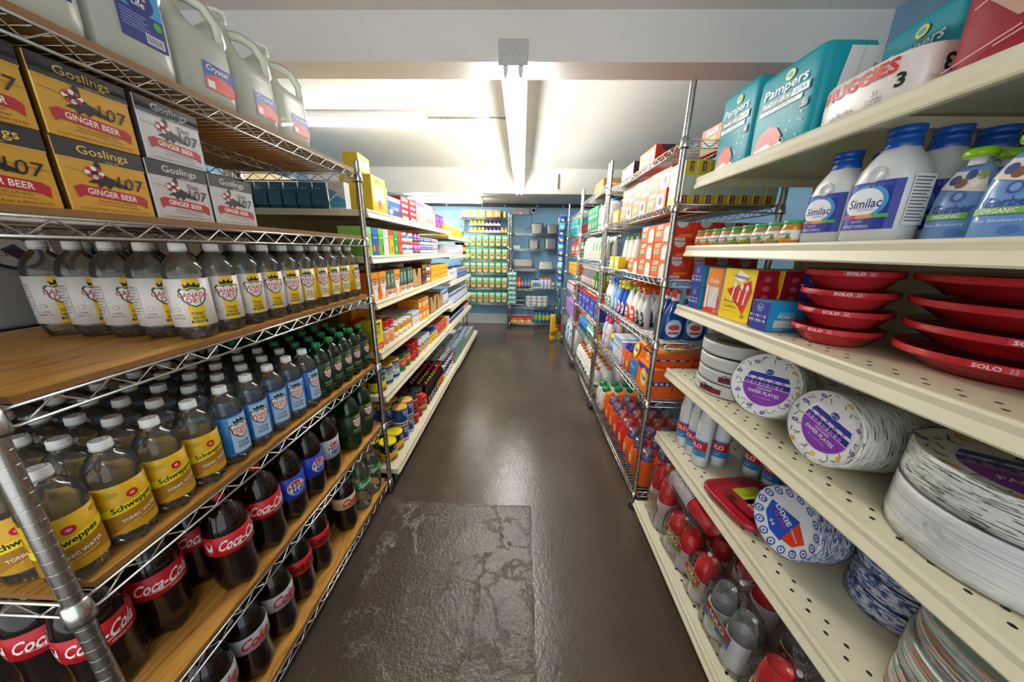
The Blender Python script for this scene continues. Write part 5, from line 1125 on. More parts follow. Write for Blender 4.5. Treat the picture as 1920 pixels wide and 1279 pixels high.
put('plate_pack', B3, 'speckled paper plate pack standing upright at the back of the shelf', 'plates', (1.085, 1.0, zd), RIGHT)
put('plate_pack', B3, 'speckled paper plate pack at the back behind the lying pack', 'plates', (1.095, .71, zd), RIGHT+.2)
BW = plate_stack(.16, .105, EDW, 'e8e8e6', Art().ell(0, 0, .1, .1, 'e0e0de', 1, 24)); BT = plate_stack(.157, .075, EDG, 'eeeeea', party_insert(.157, 14))
put('plate_pack', BW, 'wide plain white plate pack under the flowered pack', 'plates', (.915, .483, zd), RIGHT)
q = MB(); Art().rect(-.022, -.008, .022, .008, 'dfe2ee', 1).text('$ 5.99', 0, 0, .007, '6a70a0', 2, w=.03, rot=math.pi).build(q, fr_cyl(.1595, .035), .02)
put('plate_pack', BT+[('price_tag', q.mesh('price_tag'), (0, 0, 0), (0, 0, .9))], 'wide flowered plate pack with purple insert and price tag atop the plain white pack', 'plates', (.912, .484, zd+.108), RIGHT+.9)
PW = plate_stack(.115, .04, EDW, 'dfe3ea', Art().ell(0, 0, .07, .07, 'd4d8e0', 1, 20))
lean(PW, 'plain white plates leaning against the big plate stack', .79, .20, zd+.118, .115, (-.9, .42, .1))
# shelf E
ze = GZ[4]+.001
def foam_sleeve(lbl=True):
    b = MB(); pr = [(.028, 0), (.031, .002)]; z = .004
    while z < .2: pr += [(.0305, z), (.0325, z+.003), (.0325, z+.005), (.0305, z+.008)]; z += .0095
    b.lathe(pr+[(.031, z), (.023, .262), (.022, .264)], M('f6f8fa', .35), 20); p = [('body', b.mesh('body'))]
    w2 = MB(); w2.lathe([(.03, .0005), (.034, .004), (.0345, .2), (.026, .264), (.012, .272), (.001, .273)], FILM, 18, cap0=False); p.append(('wrapper', w2.mesh('wrapper')))
    if lbl:
        l = MB(); a = Art().rect(-.05, -.04, .05, -.012, '1f8fd0', 1).rect(-.05, -.012, .05, .028, 'c4182a', 2).text('SOLO', 0, .008, .022, 'f4f2f2', 3, w=.06, b=.03).rect(-.05, .028, .05, .034, '1f8fd0', 2).text('24 CUPS', 0, -.027, .006, 'e8f4fa', 3, w=.03); a.build(l, fr_cyl(.0352, .09), .01); p.append(('label', l.mesh('label')))
    return p
FS = foam_sleeve()
for i in range(6):
    for j in range(2 if i < 3 else 1):
        x = .795+.074*j+(.008 if i % 2 else 0)+(0 if i < 3 else .125+.035*(i-2)); y = 1.365-.0735*i
        put('cup_sleeve', FS, f'clear wrapped sleeve of white foam cups, {ORD[i]} from the shelf end, {["front","second"][j]} row', 'cups', (x, y, ze), RIGHT+.3+random.uniform(-.25, .25), 'white foam cup sleeves')
b = MB(); sq = lambda k, z, e=5.: sq_ring(.118*k, .118*k, z, e, 36)
b.loft([sq(.8, 0), sq(.97, .014), sq(1, .016), sq(1, .03), sq(.96, .032), sq(.8, .018), sq(.78, .018)], M('b0202c', .25))
q = MB(); Art().poly([(-.06, -.075), (.075, -.075), (.075, .075), (-.06, .075)], 'a0182a', 1).rect(-.055, -.03, .02, .07, 'b8c81f', 2).text('Squared', -.018, .02, .02, '3a4a1a', 3, w=.065, rot=math.pi/2).rect(.0, -.055, .07, .06, 'c01a2a', 2).text('SOLO', .036, .005, .032, 'f4f0ee', 3, w=.09, rot=math.pi/2, b=.03).ell(-.02, -.06, .03, .014, '6a3a1f', 3, 12).build(q, fr_top(.0335))
w2 = MB(); w2.loft([sq(.82, .0005), sq(1.01, .015), sq(1.012, .031), sq(.98, .0345), sq(.4, .0345)], FILMT)
put('plate_pack', [('body', b.mesh('body')), ('insert', q.mesh('insert')), ('wrapper', w2.mesh('wrapper'))], 'red squared plate pack lying before the foam cups', 'plates', (.845, .972, ze), RIGHT+.16)
def swirl_insert(R):
    a = Art()
    for i in range(16):
        t = 6.2832*i/16; a.ell(R*.84*math.cos(t), R*.84*math.sin(t), R*.115, R*.115, '2f58a8', 1, 12); a.ell(R*.84*math.cos(t), R*.84*math.sin(t), R*.075, R*.075, 'e8ecf4', 2, 12); a.ell(R*.84*math.cos(t), R*.84*math.sin(t), R*.035, R*.035, '2f58a8', 3, 8)
    r = R*.68; a.ell(0, 0, r, r, 'e2e6ee', 1, 28); a.poly([(-r*.98, -r*.1), (r*.2, r*.55), (r*.55, -r*.8), (0, -r), (-r*.7, -r*.7)], '1f4fb8', 2); a.poly([(r*.2, r*.5), (r*.95, r*.2), (r*.9, -r*.4), (r*.5, -r*.7)], 'd8401f', 3)
    a.text('DIXIE', -r*.25, r*.02, R*.17, 'f4f6fa', 4, w=R*.62, b=.02); a.text('ULTRA', -r*.15, -r*.25, R*.13, 'd8303a', 4, w=R*.5, b=.02); a.text('STRENGTH', r*.55, -r*.05, R*.07, 'f6ece8', 4, w=R*.36, rot=-.2); a.text('44', -r*.2, -r*.68, R*.14, 'f4f6fa', 4); return a
DX = plate_stack(.098, .12, EDB, 'e4e8f0', swirl_insert(.098))
lean(DX, 'blue swirl paper plate pack on its rim with red and blue insert', .90, .79, ze+.108, .098, (-.95, -.12, .2), -.5)
for j, (x, y, n) in enumerate(((1.0, .64, 4),)):
    for k in range(n): put('plate_pack', plate_stack(.1, .052, EDB, 'e4e8f0', swirl_insert(.1)), f'blue speckled plate pack in the stack behind the swirl pack, {["bottom","second","third","top"][k]}', 'plates', (x, y, ze+.0555*k), RIGHT+.4*k, 'blue plate packs')
TE = plate_stack(.14, .075, EDT, 'cfe4de', Art().ell(0, 0, .09, .09, '8ac8bc', 1, 24).text('DIXIE', 0, 0, .04, '1f3f8a', 2, w=.12).poly([(-.09, .03), (.09, .05), (.09, .06), (-.09, .04)], 'd86a3a', 2))
for k in range(3): put('plate_pack', TE, 'teal and orange plate pack, '+['bottom', 'middle', 'top'][k]+' of three', 'plates', (.9+.004*k, .385+.004*(k % 2), ze+.0785*k), RIGHT+.8*k, 'teal plate packs')
# ------------------------------------------------------------------ cups on the base shelf
zf = GZ[5]+.001
def cup_tower(R, h, n, cup, rimc, pitch=.0068):
    """upside-down nested cups: rolled rims below, one bare cup above"""
    b = MB(); pr = [(R*.9, 0)]; z = .001; rm = M(rimc, .3); dk = M('6a181c', .4) if isinstance(cup, str) else M('9a9c9c', .4); cm = M(cup, .22) if isinstance(cup, str) else cup  # dk colours the gaps between rims dark, as shade
    for k in range(n): pr += [(R*.955, z, rm), (R, z+.0006, rm), (R, z+.0036, rm), (R*.955, z+.0042, dk), (R*.955, z+.0042, dk)]; z += pitch
    pr += [(R*.95, z), (R*.83, z+(h-z)*.55), (R*.83, z+(h-z)*.55), (R*.81, z+(h-z)*.57), (R*.68, h-.002), (R*.66, h), (R*.66, h), (R*.62, h), (R*.6, h-.006), (.001, h-.006)]
    b.lathe(pr, cm, 22); return b.mesh('cup_tower')
RC = cup_tower(.045, .27, 18, 'c4141e', 'ece4e4', .0086); RC2 = cup_tower(.048, .2, 10, 'c4141e', 'ece4e4', .0086); CC = cup_tower(.043, .2, 16, CUPC, 'dfe2e2', .0075)
def film_bag(w_, d, h, tip=.06, tw=.5):
    """thin bag gathered into a twist above the cups"""
    b = MB(); R = []; random.seed(int(w_*1e4)+int(h*1e3))
    for z, k, e in ((0, .96, 4), (.02, 1.03, 4), (.4, 1.05, 4), (.8, 1.03, 3.4), (.92, .9, 3), (1, .68, 2.6), (1.0+tip*1.0/h*.45, .3, 2.2), (1+tip/h*.7, .12, 2), (1+tip/h*.85, .16, 2), (1+tip/h*1.25, .3, 2.2)):
        r = sq_ring(w_/2*k, d/2*k, z*h, e, 30); R.append([(x*(1+.05*math.sin(9*i/30*6.28+z*9)*(z > .5))+random.uniform(-.002, .002), y*(1+.05*math.sin(11*i/30*6.28+z*5)*(z > .5))+random.uniform(-.002, .002), q) for i, (x, y, q) in enumerate(r)])
    b.loft(R, FILM, cap1=False); t = MB(); t.lathe([(.006, -.004), (.0075, -.003), (.0075, .004), (.006, .005)], M('e8e8e4', .5), 10); return b.mesh('bag'), t.mesh('tie')
def cup_label(c1='c4182a', c2='a8c21f', k=1):
    l = MB(); a = Art().poly([(-.062, -.03), (.062, -.03), (.066, .03), (-.058, .034)], c2, 1).poly([(-.06, -.004), (.062, -.008), (.064, .026), (-.058, .028)], c1, 2).text('SOLO', 0, .01, .024, 'f6f0ee', 3, w=.08, b=.035).ell(-.02, -.018, .022, .01, 'd8dc5a', 3, 12).ell(.028, -.02, .02, .009, '6aa82a', 3, 12).rect(-.06, .03, .06, .034, 'f0d81f', 2)
    a.build(l, lambda u, v, q: (u*.98*k, -.0525-LO*q+.35*max(0, abs(u*k)-.03)**1.6, .1+v)); return l.mesh('label')
CL = cup_label(); CLB = cup_label('c4182a', '1f80c8'); 
bag2, tie = film_bag(.2, .105, .275, .07); bag1, _t = film_bag(.11, .11, .255, .06)
def cup_bag(label, x, y, rz, towers, bag, lab, h, rot=None, z=None):
    return put('cup_pack', [('cup_tower', t, (dx, dy, 0.002)) for t, dx, dy in towers]+[('bag', bag), ('tie', tie, (0, 0, h)), ('label', lab)], label, 'cups', (x, y, zf if z is None else z), rz, 'bagged cups on the bottom shelf', rot)
tw2 = [(RC, -.047, 0), (RC, .047, 0)]; RCS = cup_tower(.045, .185, 12, 'c4141e', 'ece4e4', .0086); tws = [(RCS, -.047, 0), (RCS, .047, 0)]
bags, _t = film_bag(.2, .105, .19, .03)
cup_bag('tall bagged red cups, first on the bottom shelf beside the rack post', .742, 1.355, RIGHT-.05, tw2, bag2, CL, .318)
cup_bag('low bagged red cups, second on the bottom shelf from the rack post', .745, 1.140, RIGHT+.1, tws, bags, CL, .208)
bagn, _t = film_bag(.105, .105, .19, .03); cup_bag('single low bagged red cup tower beside the clear cups', .747, .972, RIGHT+.05, [(RCS, 0, 0)], bagn, cup_label(k=.75), .208)
cup_bag('tall bagged red cups, first in the rear row', .862, 1.355, RIGHT, tw2, bag2, CL, .318)
cup_bag('low bagged red cups, second in the rear row', .868, 1.12, RIGHT, tws, bags, CL, .208)
cup_bag('tall bagged red cups, third in the rear row', .885, .9, RIGHT, tw2, bag2, CL, .318)
bag3, _t = film_bag(.2, .105, .275, .04); dv = Vector((.06, -1, -.12)).normalized(); sd = Vector((0, 0, 1)).cross(dv).normalized(); nn = dv.cross(sd)
cup_bag('bagged red cups lying slantwise on top of the low bags', .79, 1.265, 0, tw2, bag3, CL, .293, rot=Matrix((-sd, -nn, dv)).transposed().to_euler(), z=.428)
bagc, _t = film_bag(.2, .105, .22, .09); CLC = cup_label('c4182a', '2a9a5a')
cup_bag('bagged clear cups with blue and green label beside the red cups', .745, .806, RIGHT+.05, [(CC, -.047, 0), (CC, .047, 0)], bagc, CLB, .283)
cup_bag('bagged clear cups in the rear row', .9, .68, RIGHT, [(CC, -.047, 0), (CC, .047, 0)], bagc, CLC, .283)
bagr, _t = film_bag(.215, .11, .21, .08)
for y, wd in ((.585, 'next to the clear cups'), (.355, 'second after the clear cups'), (.125, 'third after the clear cups')):
    cup_bag('short bagged red cups '+wd, .752, y, RIGHT-.05, [(RC2, -.05, 0), (RC2, .05, 0)], bagr, CL, .264)
    cup_bag('short bagged red cups '+wd+' in the rear row', .895, y-.13, RIGHT, [(RC2, -.05, 0), (RC2, .05, 0)], bagr, CL, .264)
# ------------------------------------------------------------------ tall wire rack: food bag boxes
def zq(k, Z=QZ): return Z[k]+.004
def bag_art(w_, h, arch=True):
    a = Art().poly([(-w_*.36, h*.2), (-w_*.04, h*.24), (-w_*.02, h*.44), (-w_*.34, h*.4)], 'f2f0f4', 2).text('Hefty', -w_*.19, h*.32, h*.14, '2f2f8a', 3, w=w_*.26, sh=.2, b=.02).poly([(-w_*.44, -h*.02), (-w_*.08, .0), (-w_*.06, h*.12), (-w_*.42, h*.1)], 'f2c81f', 2).rect(-w_*.44, -h*.18, -w_*.08, -h*.03, '8ac8d8', 2).text('x2', w_*.08, h*.36, h*.08, 'f06a6a', 3)
    if arch: a.poly([(w_*.08, -h*.5), (w_*.44, -h*.5)]+[(w_*.26+w_*.18*math.cos(t), h*.02+h*.3*math.sin(t)) for t in [math.pi*k/10 for k in range(11)]], 'f2f2f0', 2)
    else: a.rect(w_*.05, -h*.45, w_*.42, h*.3, 'd8d4d0', 2).ell(w_*.26, -h*.05, w_*.1, h*.2, '3a3430', 3, 14).rect(-w_*.44, -h*.36, -w_*.08, -h*.22, '4aa84a', 2)
    return a
def bag_end(d, h, win='c9c6c4', green=False):
    a = Art().poly([(-d*.3, h*.5)]+[(-d*.05+d*.25*math.cos(t), h*.5-h*.3*math.sin(t)) for t in [math.pi*(1-k/8) for k in range(9)]], win, 2)
    a.ell(d*.24, h*.24, d*.08, h*.1, 'e87a4a', 2, 10).ell(d*.24, h*.24, d*.06, h*.075, 'd8341a', 3, 10).poly([(-d*.2, -h*.26), (d*.45, -h*.26), (d*.45, -h*.12), (-d*.12, -h*.12)], '4aa84a' if green else 'd8861f', 2).text('Hefty', -d*.08, -h*.38, h*.11, '2f2f8a', 4, w=d*.36, sh=.3, b=.02).rect(-d*.3, -h*.45, d*.14, -h*.31, 'e8e4ee', 3); return a
def hefty(w_, d, h, arch=True, green=False): return prod('food_bag_box', carton(w_, d, h, 'e8621a', {'L': 'd8301a', 'R': 'd8301a', 'T': 'd0421a'}, bag_art(w_, h, arch), bag_end(d, h, '4a2f28' if green else 'c9c6c4', green)), w_, d, h)
H1, H2, H3 = hefty(.245, .15, .115, False, True), hefty(.185, .102, .084), hefty(.245, .16, .098, False, True)
put('food_bag_box', H1[1], 'orange food bag box alone on the top shelf of the tall rack', 'box', (.795, 2.12, zq(0)), RIGHT)
put('food_bag_box', H1[1], 'orange food bag box on the top shelf just behind the teal diaper pack', 'box', (.96, 1.70, zq(0)), RIGHT+.1)
put('foil_box', carton(.26, .07, .11, '3a3a3c', {'L': '2a2a2c', 'R': '2a2a2c', 'T': '4a4a4c'}, deco(.26, .11, panel='e6e6e2', strip='e8d25a')), 'black and yellow foil roll box on the top shelf of the tall rack', 'box', (.745, 2.45, zq(0)), RIGHT)
put('foil_box', carton(.16, .06, .06, 'e8c01a', {'R': 'd8b01a'}, deco(.16, .06, panel='f0e08a')), 'small yellow roll box behind the black and yellow one', 'box', (.84, 2.36, zq(0)), RIGHT)
gl = Art().rect(-.022, -.05, .02, .03, 'b8c0bc', 2).rect(-.02, -.085, .0, -.05, '8a1f28', 2).rect(-.005, .045, .012, .085, '8a1f28', 2).text('GLAD', .004, .062, .006, 'f0e8e8', 3, w=.03, rot=math.pi/2).text('GLAD', -.01, -.068, .007, 'f0e8e8', 3, w=.03, rot=math.pi/2)
GLB = carton(.14, .05, .18, 'f2ee9a', {'L': 'c9b81a', 'R': 'c9b81a', 'T': 'd8c81f', 'F': 'f4f1c8'}, Art().rect(-.06, -.08, .06, -.05, 'f0d81f', 1).rect(-.05, -.03, .05, .08, 'f6f4ea', 1), gl)  # front face coloured pale to stand for glare on the aisle side
for k in range(8): put('wrap_box', GLB, f'yellow wrap box standing on end, {ORD[k]} from the aisle beside the rack post', 'box', (.725+.0525*k, 1.63, zq(1)), RIGHT, 'yellow wrap boxes')
for k in range(3):
    for lv in range(2): put('food_bag_box', H3[1], f'white and orange food bag box, {ORD[k]} after the yellow wrap boxes, {["lower","upper"][lv]}', 'box', (.775+.01*lv, 1.84+.25*k, zq(1)+.0985*lv), RIGHT+random.uniform(-.03, .03), 'food bag boxes on the second rack shelf')
    put('food_bag_box', H3[1], f'orange food bag box in the rear row, {ORD[k]} after the yellow wrap boxes', 'box', (.945, 1.84+.25*k, zq(1)), RIGHT, 'rear food bag boxes')
put('wrap_box', carton(.14, .07, .09, 'f0d01a', {'R': 'e0b81a'}, deco(.14, .09, panel='f8f4d8', dots=('d8a88a',))), 'low yellow wrap box at the far post of the tall rack', 'box', (.735, 2.60, zq(1)), RIGHT)
for i in range(3):
    for j in range(4):
        for lv in range(3):
            if (lv == 2 and i == 2) or (lv == 1 and i == 2 and j == 0): continue
            put('food_bag_box', H2[1], f'red ended food bag box, column {["one","two","three"][i]} from the post, row {["one","two","three","four"][j]}, {["bottom","middle","top"][lv]}', 'box', (.728+.1045*j, 1.645+.19*i, zq(2)+.0848*lv), RIGHT+random.uniform(-.01, .01), 'red ended food bag boxes')
b = MB(); b.lathe([(.036, 0), (.04, .004), (.041, .1), (.036, .15), (.03, .2), (.026, .205)], M('dcd8cc', .5), 18); fcm = b.mesh('body'); c = MB(); c.lathe([(.027, 0), (.024, .02), (.012, .026)], M('5a8a4a', .5), 14); fcc = c.mesh('top')
for k in range(6): put('foam_cup_sleeve', [('body', fcm), ('top', fcc, (0, 0, .204))], f'white foam cup sleeve with green top, {ORD[k//2]} past the red boxes, {["front","rear"][k % 2]}', 'cups', (.80+.1*(k % 2), 2.30+.11*(k//2), zq(2)), 0, 'green topped cup sleeves')
YP = carton(.1, .05, .085, 'f2d21a', {'R': 'e8c01a'}, deco(.1, .085, panel='f8f8f0'))
for k in range(2): put('plate_box', YP, 'yellow carton before the foam cup sleeves, '+['beside the red boxes', 'beside the far post'][k], 'box', (.715, 2.42+.13*k, zq(2)), RIGHT)
# ------------------------------------------------------------------ sprays
def spray(h, w_, d, body, head, lab=None, labc='ffffff', neck=None, low=None, head2=None):
    b = MB(); R = []
    for z, k in ((0, .9), (.01, 1), (.3, 1), (.46, .92), (.6, .66), (.7, .42), (.76, .34), (.79, .34)): R.append(sq_ring(w_/2*k, d/2*k, z*h, 2.8, 20))
    bm = M(body, .2) if isinstance(body, str) else body; b.loft(R, bm); p = [('body', b.mesh('body'))]
    t = MB(); hm = M(head, .3); t.lathe([(.017, .78*h), (.018, .79*h), (.018, .83*h), (.012, .85*h)], M(head2 or head, .3), 12)
    t.extr([(-.018, .85*h), (.014, .85*h), (.02, .9*h), (.022, .97*h), (.004, h), (-.03, .985*h), (-.034, .95*h), (-.02, .93*h)], -.011, .011, hm, 'x')
    t.extr([(-.026, .93*h), (-.02, .93*h), (-.022, .85*h), (-.03, .80*h), (-.034, .80*h), (-.027, .86*h)], -.005, .005, M(head2 or head, .3), 'x'); p.append(('spray_head', t.mesh('spray_head')))
    l = MB(); a = Art()
    if lab:
        a.ell(0, 0, w_*.38, h*.18, lab, 1, 18); a.ell(0, h*.02, w_*.26, h*.06, labc, 2, 14); a.rect(-w_*.24, -h*.12, w_*.24, -h*.07, labc, 2)
    if low: a.rect(-w_*.46, -h*.2, w_*.46, -h*.07, low, 1)
    if a.it: a.build(l, fr_se(w_/2, d/2, 2.8, h*.24, .001), .01); p.append(('label', l.mesh('label')))
    return prod('spray_bottle', p, w_+.006, d+.004, h)
WIN = spray(.25, .105, .062, BLUEL, 'e02a1f', 'cfe4f4', 'd84a4a', head2='f0eeec')
for j in range(4):
    for i in range(2): put('spray_bottle', WIN[1], f'blue glass cleaner bottle with red trigger, {ORD[j]} from the aisle, {["front","rear"][i]}', 'bottle', (.765+.105*j, 1.60+.075*i, zq(3)), 0, 'blue glass cleaner bottles')
BLKS = spray(.23, .062, .05, 'e6e6e8', 'e8601f', '2a2a2c', 'b0b0b4', low='1c1c1e', head2='d8d8d8')
GRNS = spray(.25, .098, .055, 'eef0ea', 'e8701f', 'd8341f', 'f8f0e8', low='d8381f', head2='4ab83a')
BLUS = spray(.235, .075, .05, '1f50b8', 'f0d81a', 'dfe8f4', 'd8341f', head2='f0d81a')
LBLS = spray(.24, .07, .055, '8ab8e6', '3f7fd0', 'b4d4f2', 'd8e8f8')
WHTS = spray(.24, .085, .055, 'f0f0ee', 'b9bcbe', '2f8a7a', 'dfe8e0')
fill(1, zq(3), .69, 1.79, [(BLKS, 'white and black spray bottle', 'bottle', 2, 2, 1), (GRNS, 'white and green bottle with orange trigger', 'bottle', 2, 3, 1), (BLUS, 'royal blue bottle with yellow trigger', 'bottle', 2, 3, 1, .006), (LBLS, 'light blue spray bottle', 'bottle', 2, 3, 1, .006), (WHTS, 'white spray bottle with grey head', 'bottle', 2, 3, 1, .006)], ymax=2.68)
# ------------------------------------------------------------------ detergent
OR_ = 'f0701a'
def tide_logo(a, cx, cy, s):
    a.ell(cx, cy, s, s*1.15, 'f6a81a', 2, 22); a.ell(cx, cy, s*.82, s*.96, 'f8d83a', 3, 22); a.ell(cx, cy, s*.58, s*.72, 'f6f2e0', 4, 18); a.text('Tide', cx, cy, s*.62, '24348e', 6, w=s*1.25, sh=.15, b=.03); return a
def powder(w_, d, h):
    f = Art(); tide_logo(f, 0, 0, h*.3); f.poly([(-w_/2, h*.26), (-w_*.05, h*.2), (w_/2, h*.3), (w_/2, h*.42), (-w_/2, h*.42)], '2a3a9a', 1).poly([(w_*.2, -h*.14), (w_/2, -h*.2), (w_/2, -h*.1), (w_*.24, -h*.04)], '2a3a9a', 1)
    s_ = Art().rect(-d*.42, -h*.06, d*.42, h*.08, '2a2f7a', 1)
    for k in range(3): s_.rect(-d*.32+k*d*.25, -h*.03, -d*.18+k*d*.25, h*.05, 'c8cce8', 2)
    return carton(w_, d, h, OR_, {'L': 'ea601a', 'R': 'ea601a', 'T': 'f0801f'}, f, s_, tide_logo(Art(), 0, 0, min(w_, d)*.36))
PW1 = powder(.2, .115, .16)
for j in range(3): put('detergent_box', PW1, f'orange laundry powder box standing, {ORD[j]} from the aisle', 'box', (.742+.119*j, 1.655, zq(4)), RIGHT, 'orange laundry powder boxes')
PW2 = powder(.15, .2, .075)
put('detergent_box', PW2, 'flat orange detergent box lying on the standing powder boxes', 'box', (.80, 1.67, zq(4)+.161), RIGHT); put('detergent_box', PW2, 'flat orange detergent box behind, lying on the standing powder boxes', 'box', (1.0, 1.70, zq(4)+.161), RIGHT+.1)
ta = Art(); tide_logo(ta, -.01, .06, .042); ta.poly([(-.06, -.1), (.06, -.1), (.06, -.02), (.02, .0), (-.06, -.01)], '1f7fd0', 1).text('PODS', -.005, -.05, .02, 'e6f2fa', 3, w=.07)
TP = pouch('pod_bag', .13, .08, .24, 'f28a1a', ta, .3)
for j in range(3): put('pod_bag', TP[1], f'tall orange and blue detergent bag, {ORD[j]} from the aisle', 'bag', (.735+.09*j, 1.845, zq(4)), RIGHT, 'orange detergent bags')
def small_jug(col, cap):
    b = MB(); b.loft([sq_ring(.03*k, .022*k2, z, 3, 18) for z, k, k2 in ((0, .9, .9), (.006, 1, 1), (.07, 1, 1), (.1, .8, .9), (.12, .5, .66), (.13, .42, .58))], M(col, .3)); l = MB(); tide_logo(Art(), 0, 0, .02).build(l, fr_se(.03, .022, 3, .05, .001), .006)
    c = MB(); c.lathe([(.014, 0), (.015, .002), (.0155, .035), (.013, .038)], M(cap, .25), 14); return prod('detergent_bottle', [('body', b.mesh('body')), ('label', l.mesh('label')), ('cap', c.mesh('cap'), (0, 0, .128))], .066, .05, .17)
SJ = small_jug('f0641a', '1f4fc8'); SJT = prod('stain_pen', None, .03, .03, .1)
DBX = bx('dryer_sheet_box', .05, .11, .17, 'e8eef6', side='a8d0f0', top='8ab8e8', word='fresh', wc='2a6ac0', strip='7ab0e8', dots=('f0d84a',))
PBX = bx('dryer_sheet_box', .045, .11, .16, 'f0e0e4', side='e8c8d0', top='e8a0b0', word='soft', wc='c83a6a', strip='a8d0f0')
def softener(col, cap):
    b = MB(); b.loft([sq_ring(.042*k, .03*k2, z, 2.8, 20) for z, k, k2 in ((0, .9, .9), (.006, 1, 1), (.1, 1, 1), (.15, .86, .9), (.18, .56, .66), (.195, .42, .55))], M(col, .3)); l = MB(); Art().ell(0, .01, .028, .05, 'f8f4f0', 1, 16).ell(0, .02, .018, .02, 'e86a9a', 2, 12).rect(-.03, -.05, .03, -.03, 'e8a0b8', 1).build(l, fr_se(.042, .03, 2.8, .075, .001), .006)
    c = MB(); c.lathe([(.02, 0), (.022, .002), (.022, .02), (.018, .022), (.018, .04), (.015, .043)], M(cap, .25), 16); return prod('softener_bottle', [('body', b.mesh('body')), ('label', l.mesh('label')), ('cap', c.mesh('cap'), (0, 0, .193))], .09, .064, .24)
SFT = softener('f2d8dc', 'e0466e'); SFB = softener('a8d4f0', 'e0466e')
fill(1, zq(4), .69, 1.925, [(SJ, 'small orange detergent bottle with blue cap', 'bottle', 2, 3, 1), (PBX, 'pink dryer sheet box', 'box', 1, 2, 1, .004), (DBX, 'light blue dryer sheet box', 'box', 3, 2, 1, .006)])
TUBY = can('wipes_tub', .07, .13, '6aa8e0', 'f4da1f', ((.1, .6, '8ac0ee'),), 'wipes', 'f4f6fa', .5, lidh=.03)
put('wipes_tub', TUBY[1], 'blue tub with broad yellow lid on the detergent shelf', 'tub', (.77, 2.375, zq(4)), 0)
fill(1, zq(4), .69, 2.455, [(SFT, 'pale pink softener bottle with pink cap', 'bottle', 1, 3, 1), (SFB, 'light blue softener bottle with pink cap', 'bottle', 1, 3, 1, .004)], ymax=2.68)
JCAP = {}
def big_jug(col, cap, logo=True):
    """laundry jug: slab body sloping up to an offset neck, side handle hole, clear dosing cap over a coloured pourer"""
    b = MB(); b.loft([sq_ring(.052*k, .044*k2, z, 3.4, 22, ox, 0) for z, k, k2, ox in ((0, .92, .92, 0), (.008, 1, 1, 0), (.085, 1, 1, 0), (.115, .95, .97, .002), (.14, .84, .92, .006), (.158, .74, .86, .01), (.166, .7, .82, .012), (.17, .68, .8, .012))], M(col, .28))
    h = MB(); h.tube([(-.012, 0, .158), (-.036, 0, .152), (-.048, 0, .13), (-.046, 0, .09)], [.013, .0125, .0125, .012], M(col, .28), 10)
    l = MB(); (tide_logo(Art(), 0, .02, .026).poly([(-.03, -.06), (.03, -.05), (.03, -.02), (-.03, -.03)], '2a3a9a', 2) if logo else Art().ell(0, 0, .026, .05, 'f4f2ea', 1, 16).rect(-.028, -.03, .028, -.012, '2f8a5a', 2)).build(l, fr_se(.052, .044, 3.4, .07, .0012), .008)
    p = MB(); p.lathe([(.034, 0), (.038, .002), (.038, .01), (.018, .010), (.012, .028), (.006, .03)], M(cap, .25), 18); c = MB(); c.lathe([(.0375, .006), (.038, .01), (.035, .052), (.029, .06), (.001, .062)], CAPC, 18, cap0=False)
    return [('body', b.mesh('body')), ('handle', h.mesh('handle')), ('label', l.mesh('label')), ('pourer', p.mesh('pourer'), (.012, 0, .168)), ('cap', c.mesh('cap'), (.012, 0, .168))]
JO, JR = big_jug('f0641a', '2438b0'), big_jug('e6321f', 'd81f2a')
def solid_jug(col, cap, logo): 
    p = big_jug(col, cap, logo)[:3]; c = MB(); c.lathe([(.032, 0), (.034, .002), (.034, .024), (.03, .04), (.02, .045)], M(cap, .25), 16); return p+[('cap', c.mesh('cap'), (.012, 0, .168))]
JOO, JWG = solid_jug('f0641a', 'f06a1a', True), solid_jug('f0efe8', '2a8a4a', False)
KINDS_ = [(JO, 'orange laundry jug with blue pourer under clear cap', 3, 'orange jugs with blue pourers'), (JR, 'red laundry jug with red pourer under clear cap', 2, 'red jugs with red pourers'), (JO, 'orange laundry jug with blue pourer past the red jugs', 2, 'orange jugs past the red ones'), (JOO, 'orange laundry jug with orange cap', 1, 'orange jugs with orange caps'), (JWG, 'white laundry jug with green cap', 2, 'white jugs with green caps')]
yy = 1.607
for sp_, lb, n, g in KINDS_:
    for i in range(n):
        for j in range(4): put('laundry_jug', sp_, f'{lb}{", "+["first","second","third"][i]+" column" if n > 1 else ""}, row {["one","two","three","four"][j]}', 'jug', (.742+.1*j, yy, zq(5)), RIGHT, g)
        yy += .1135
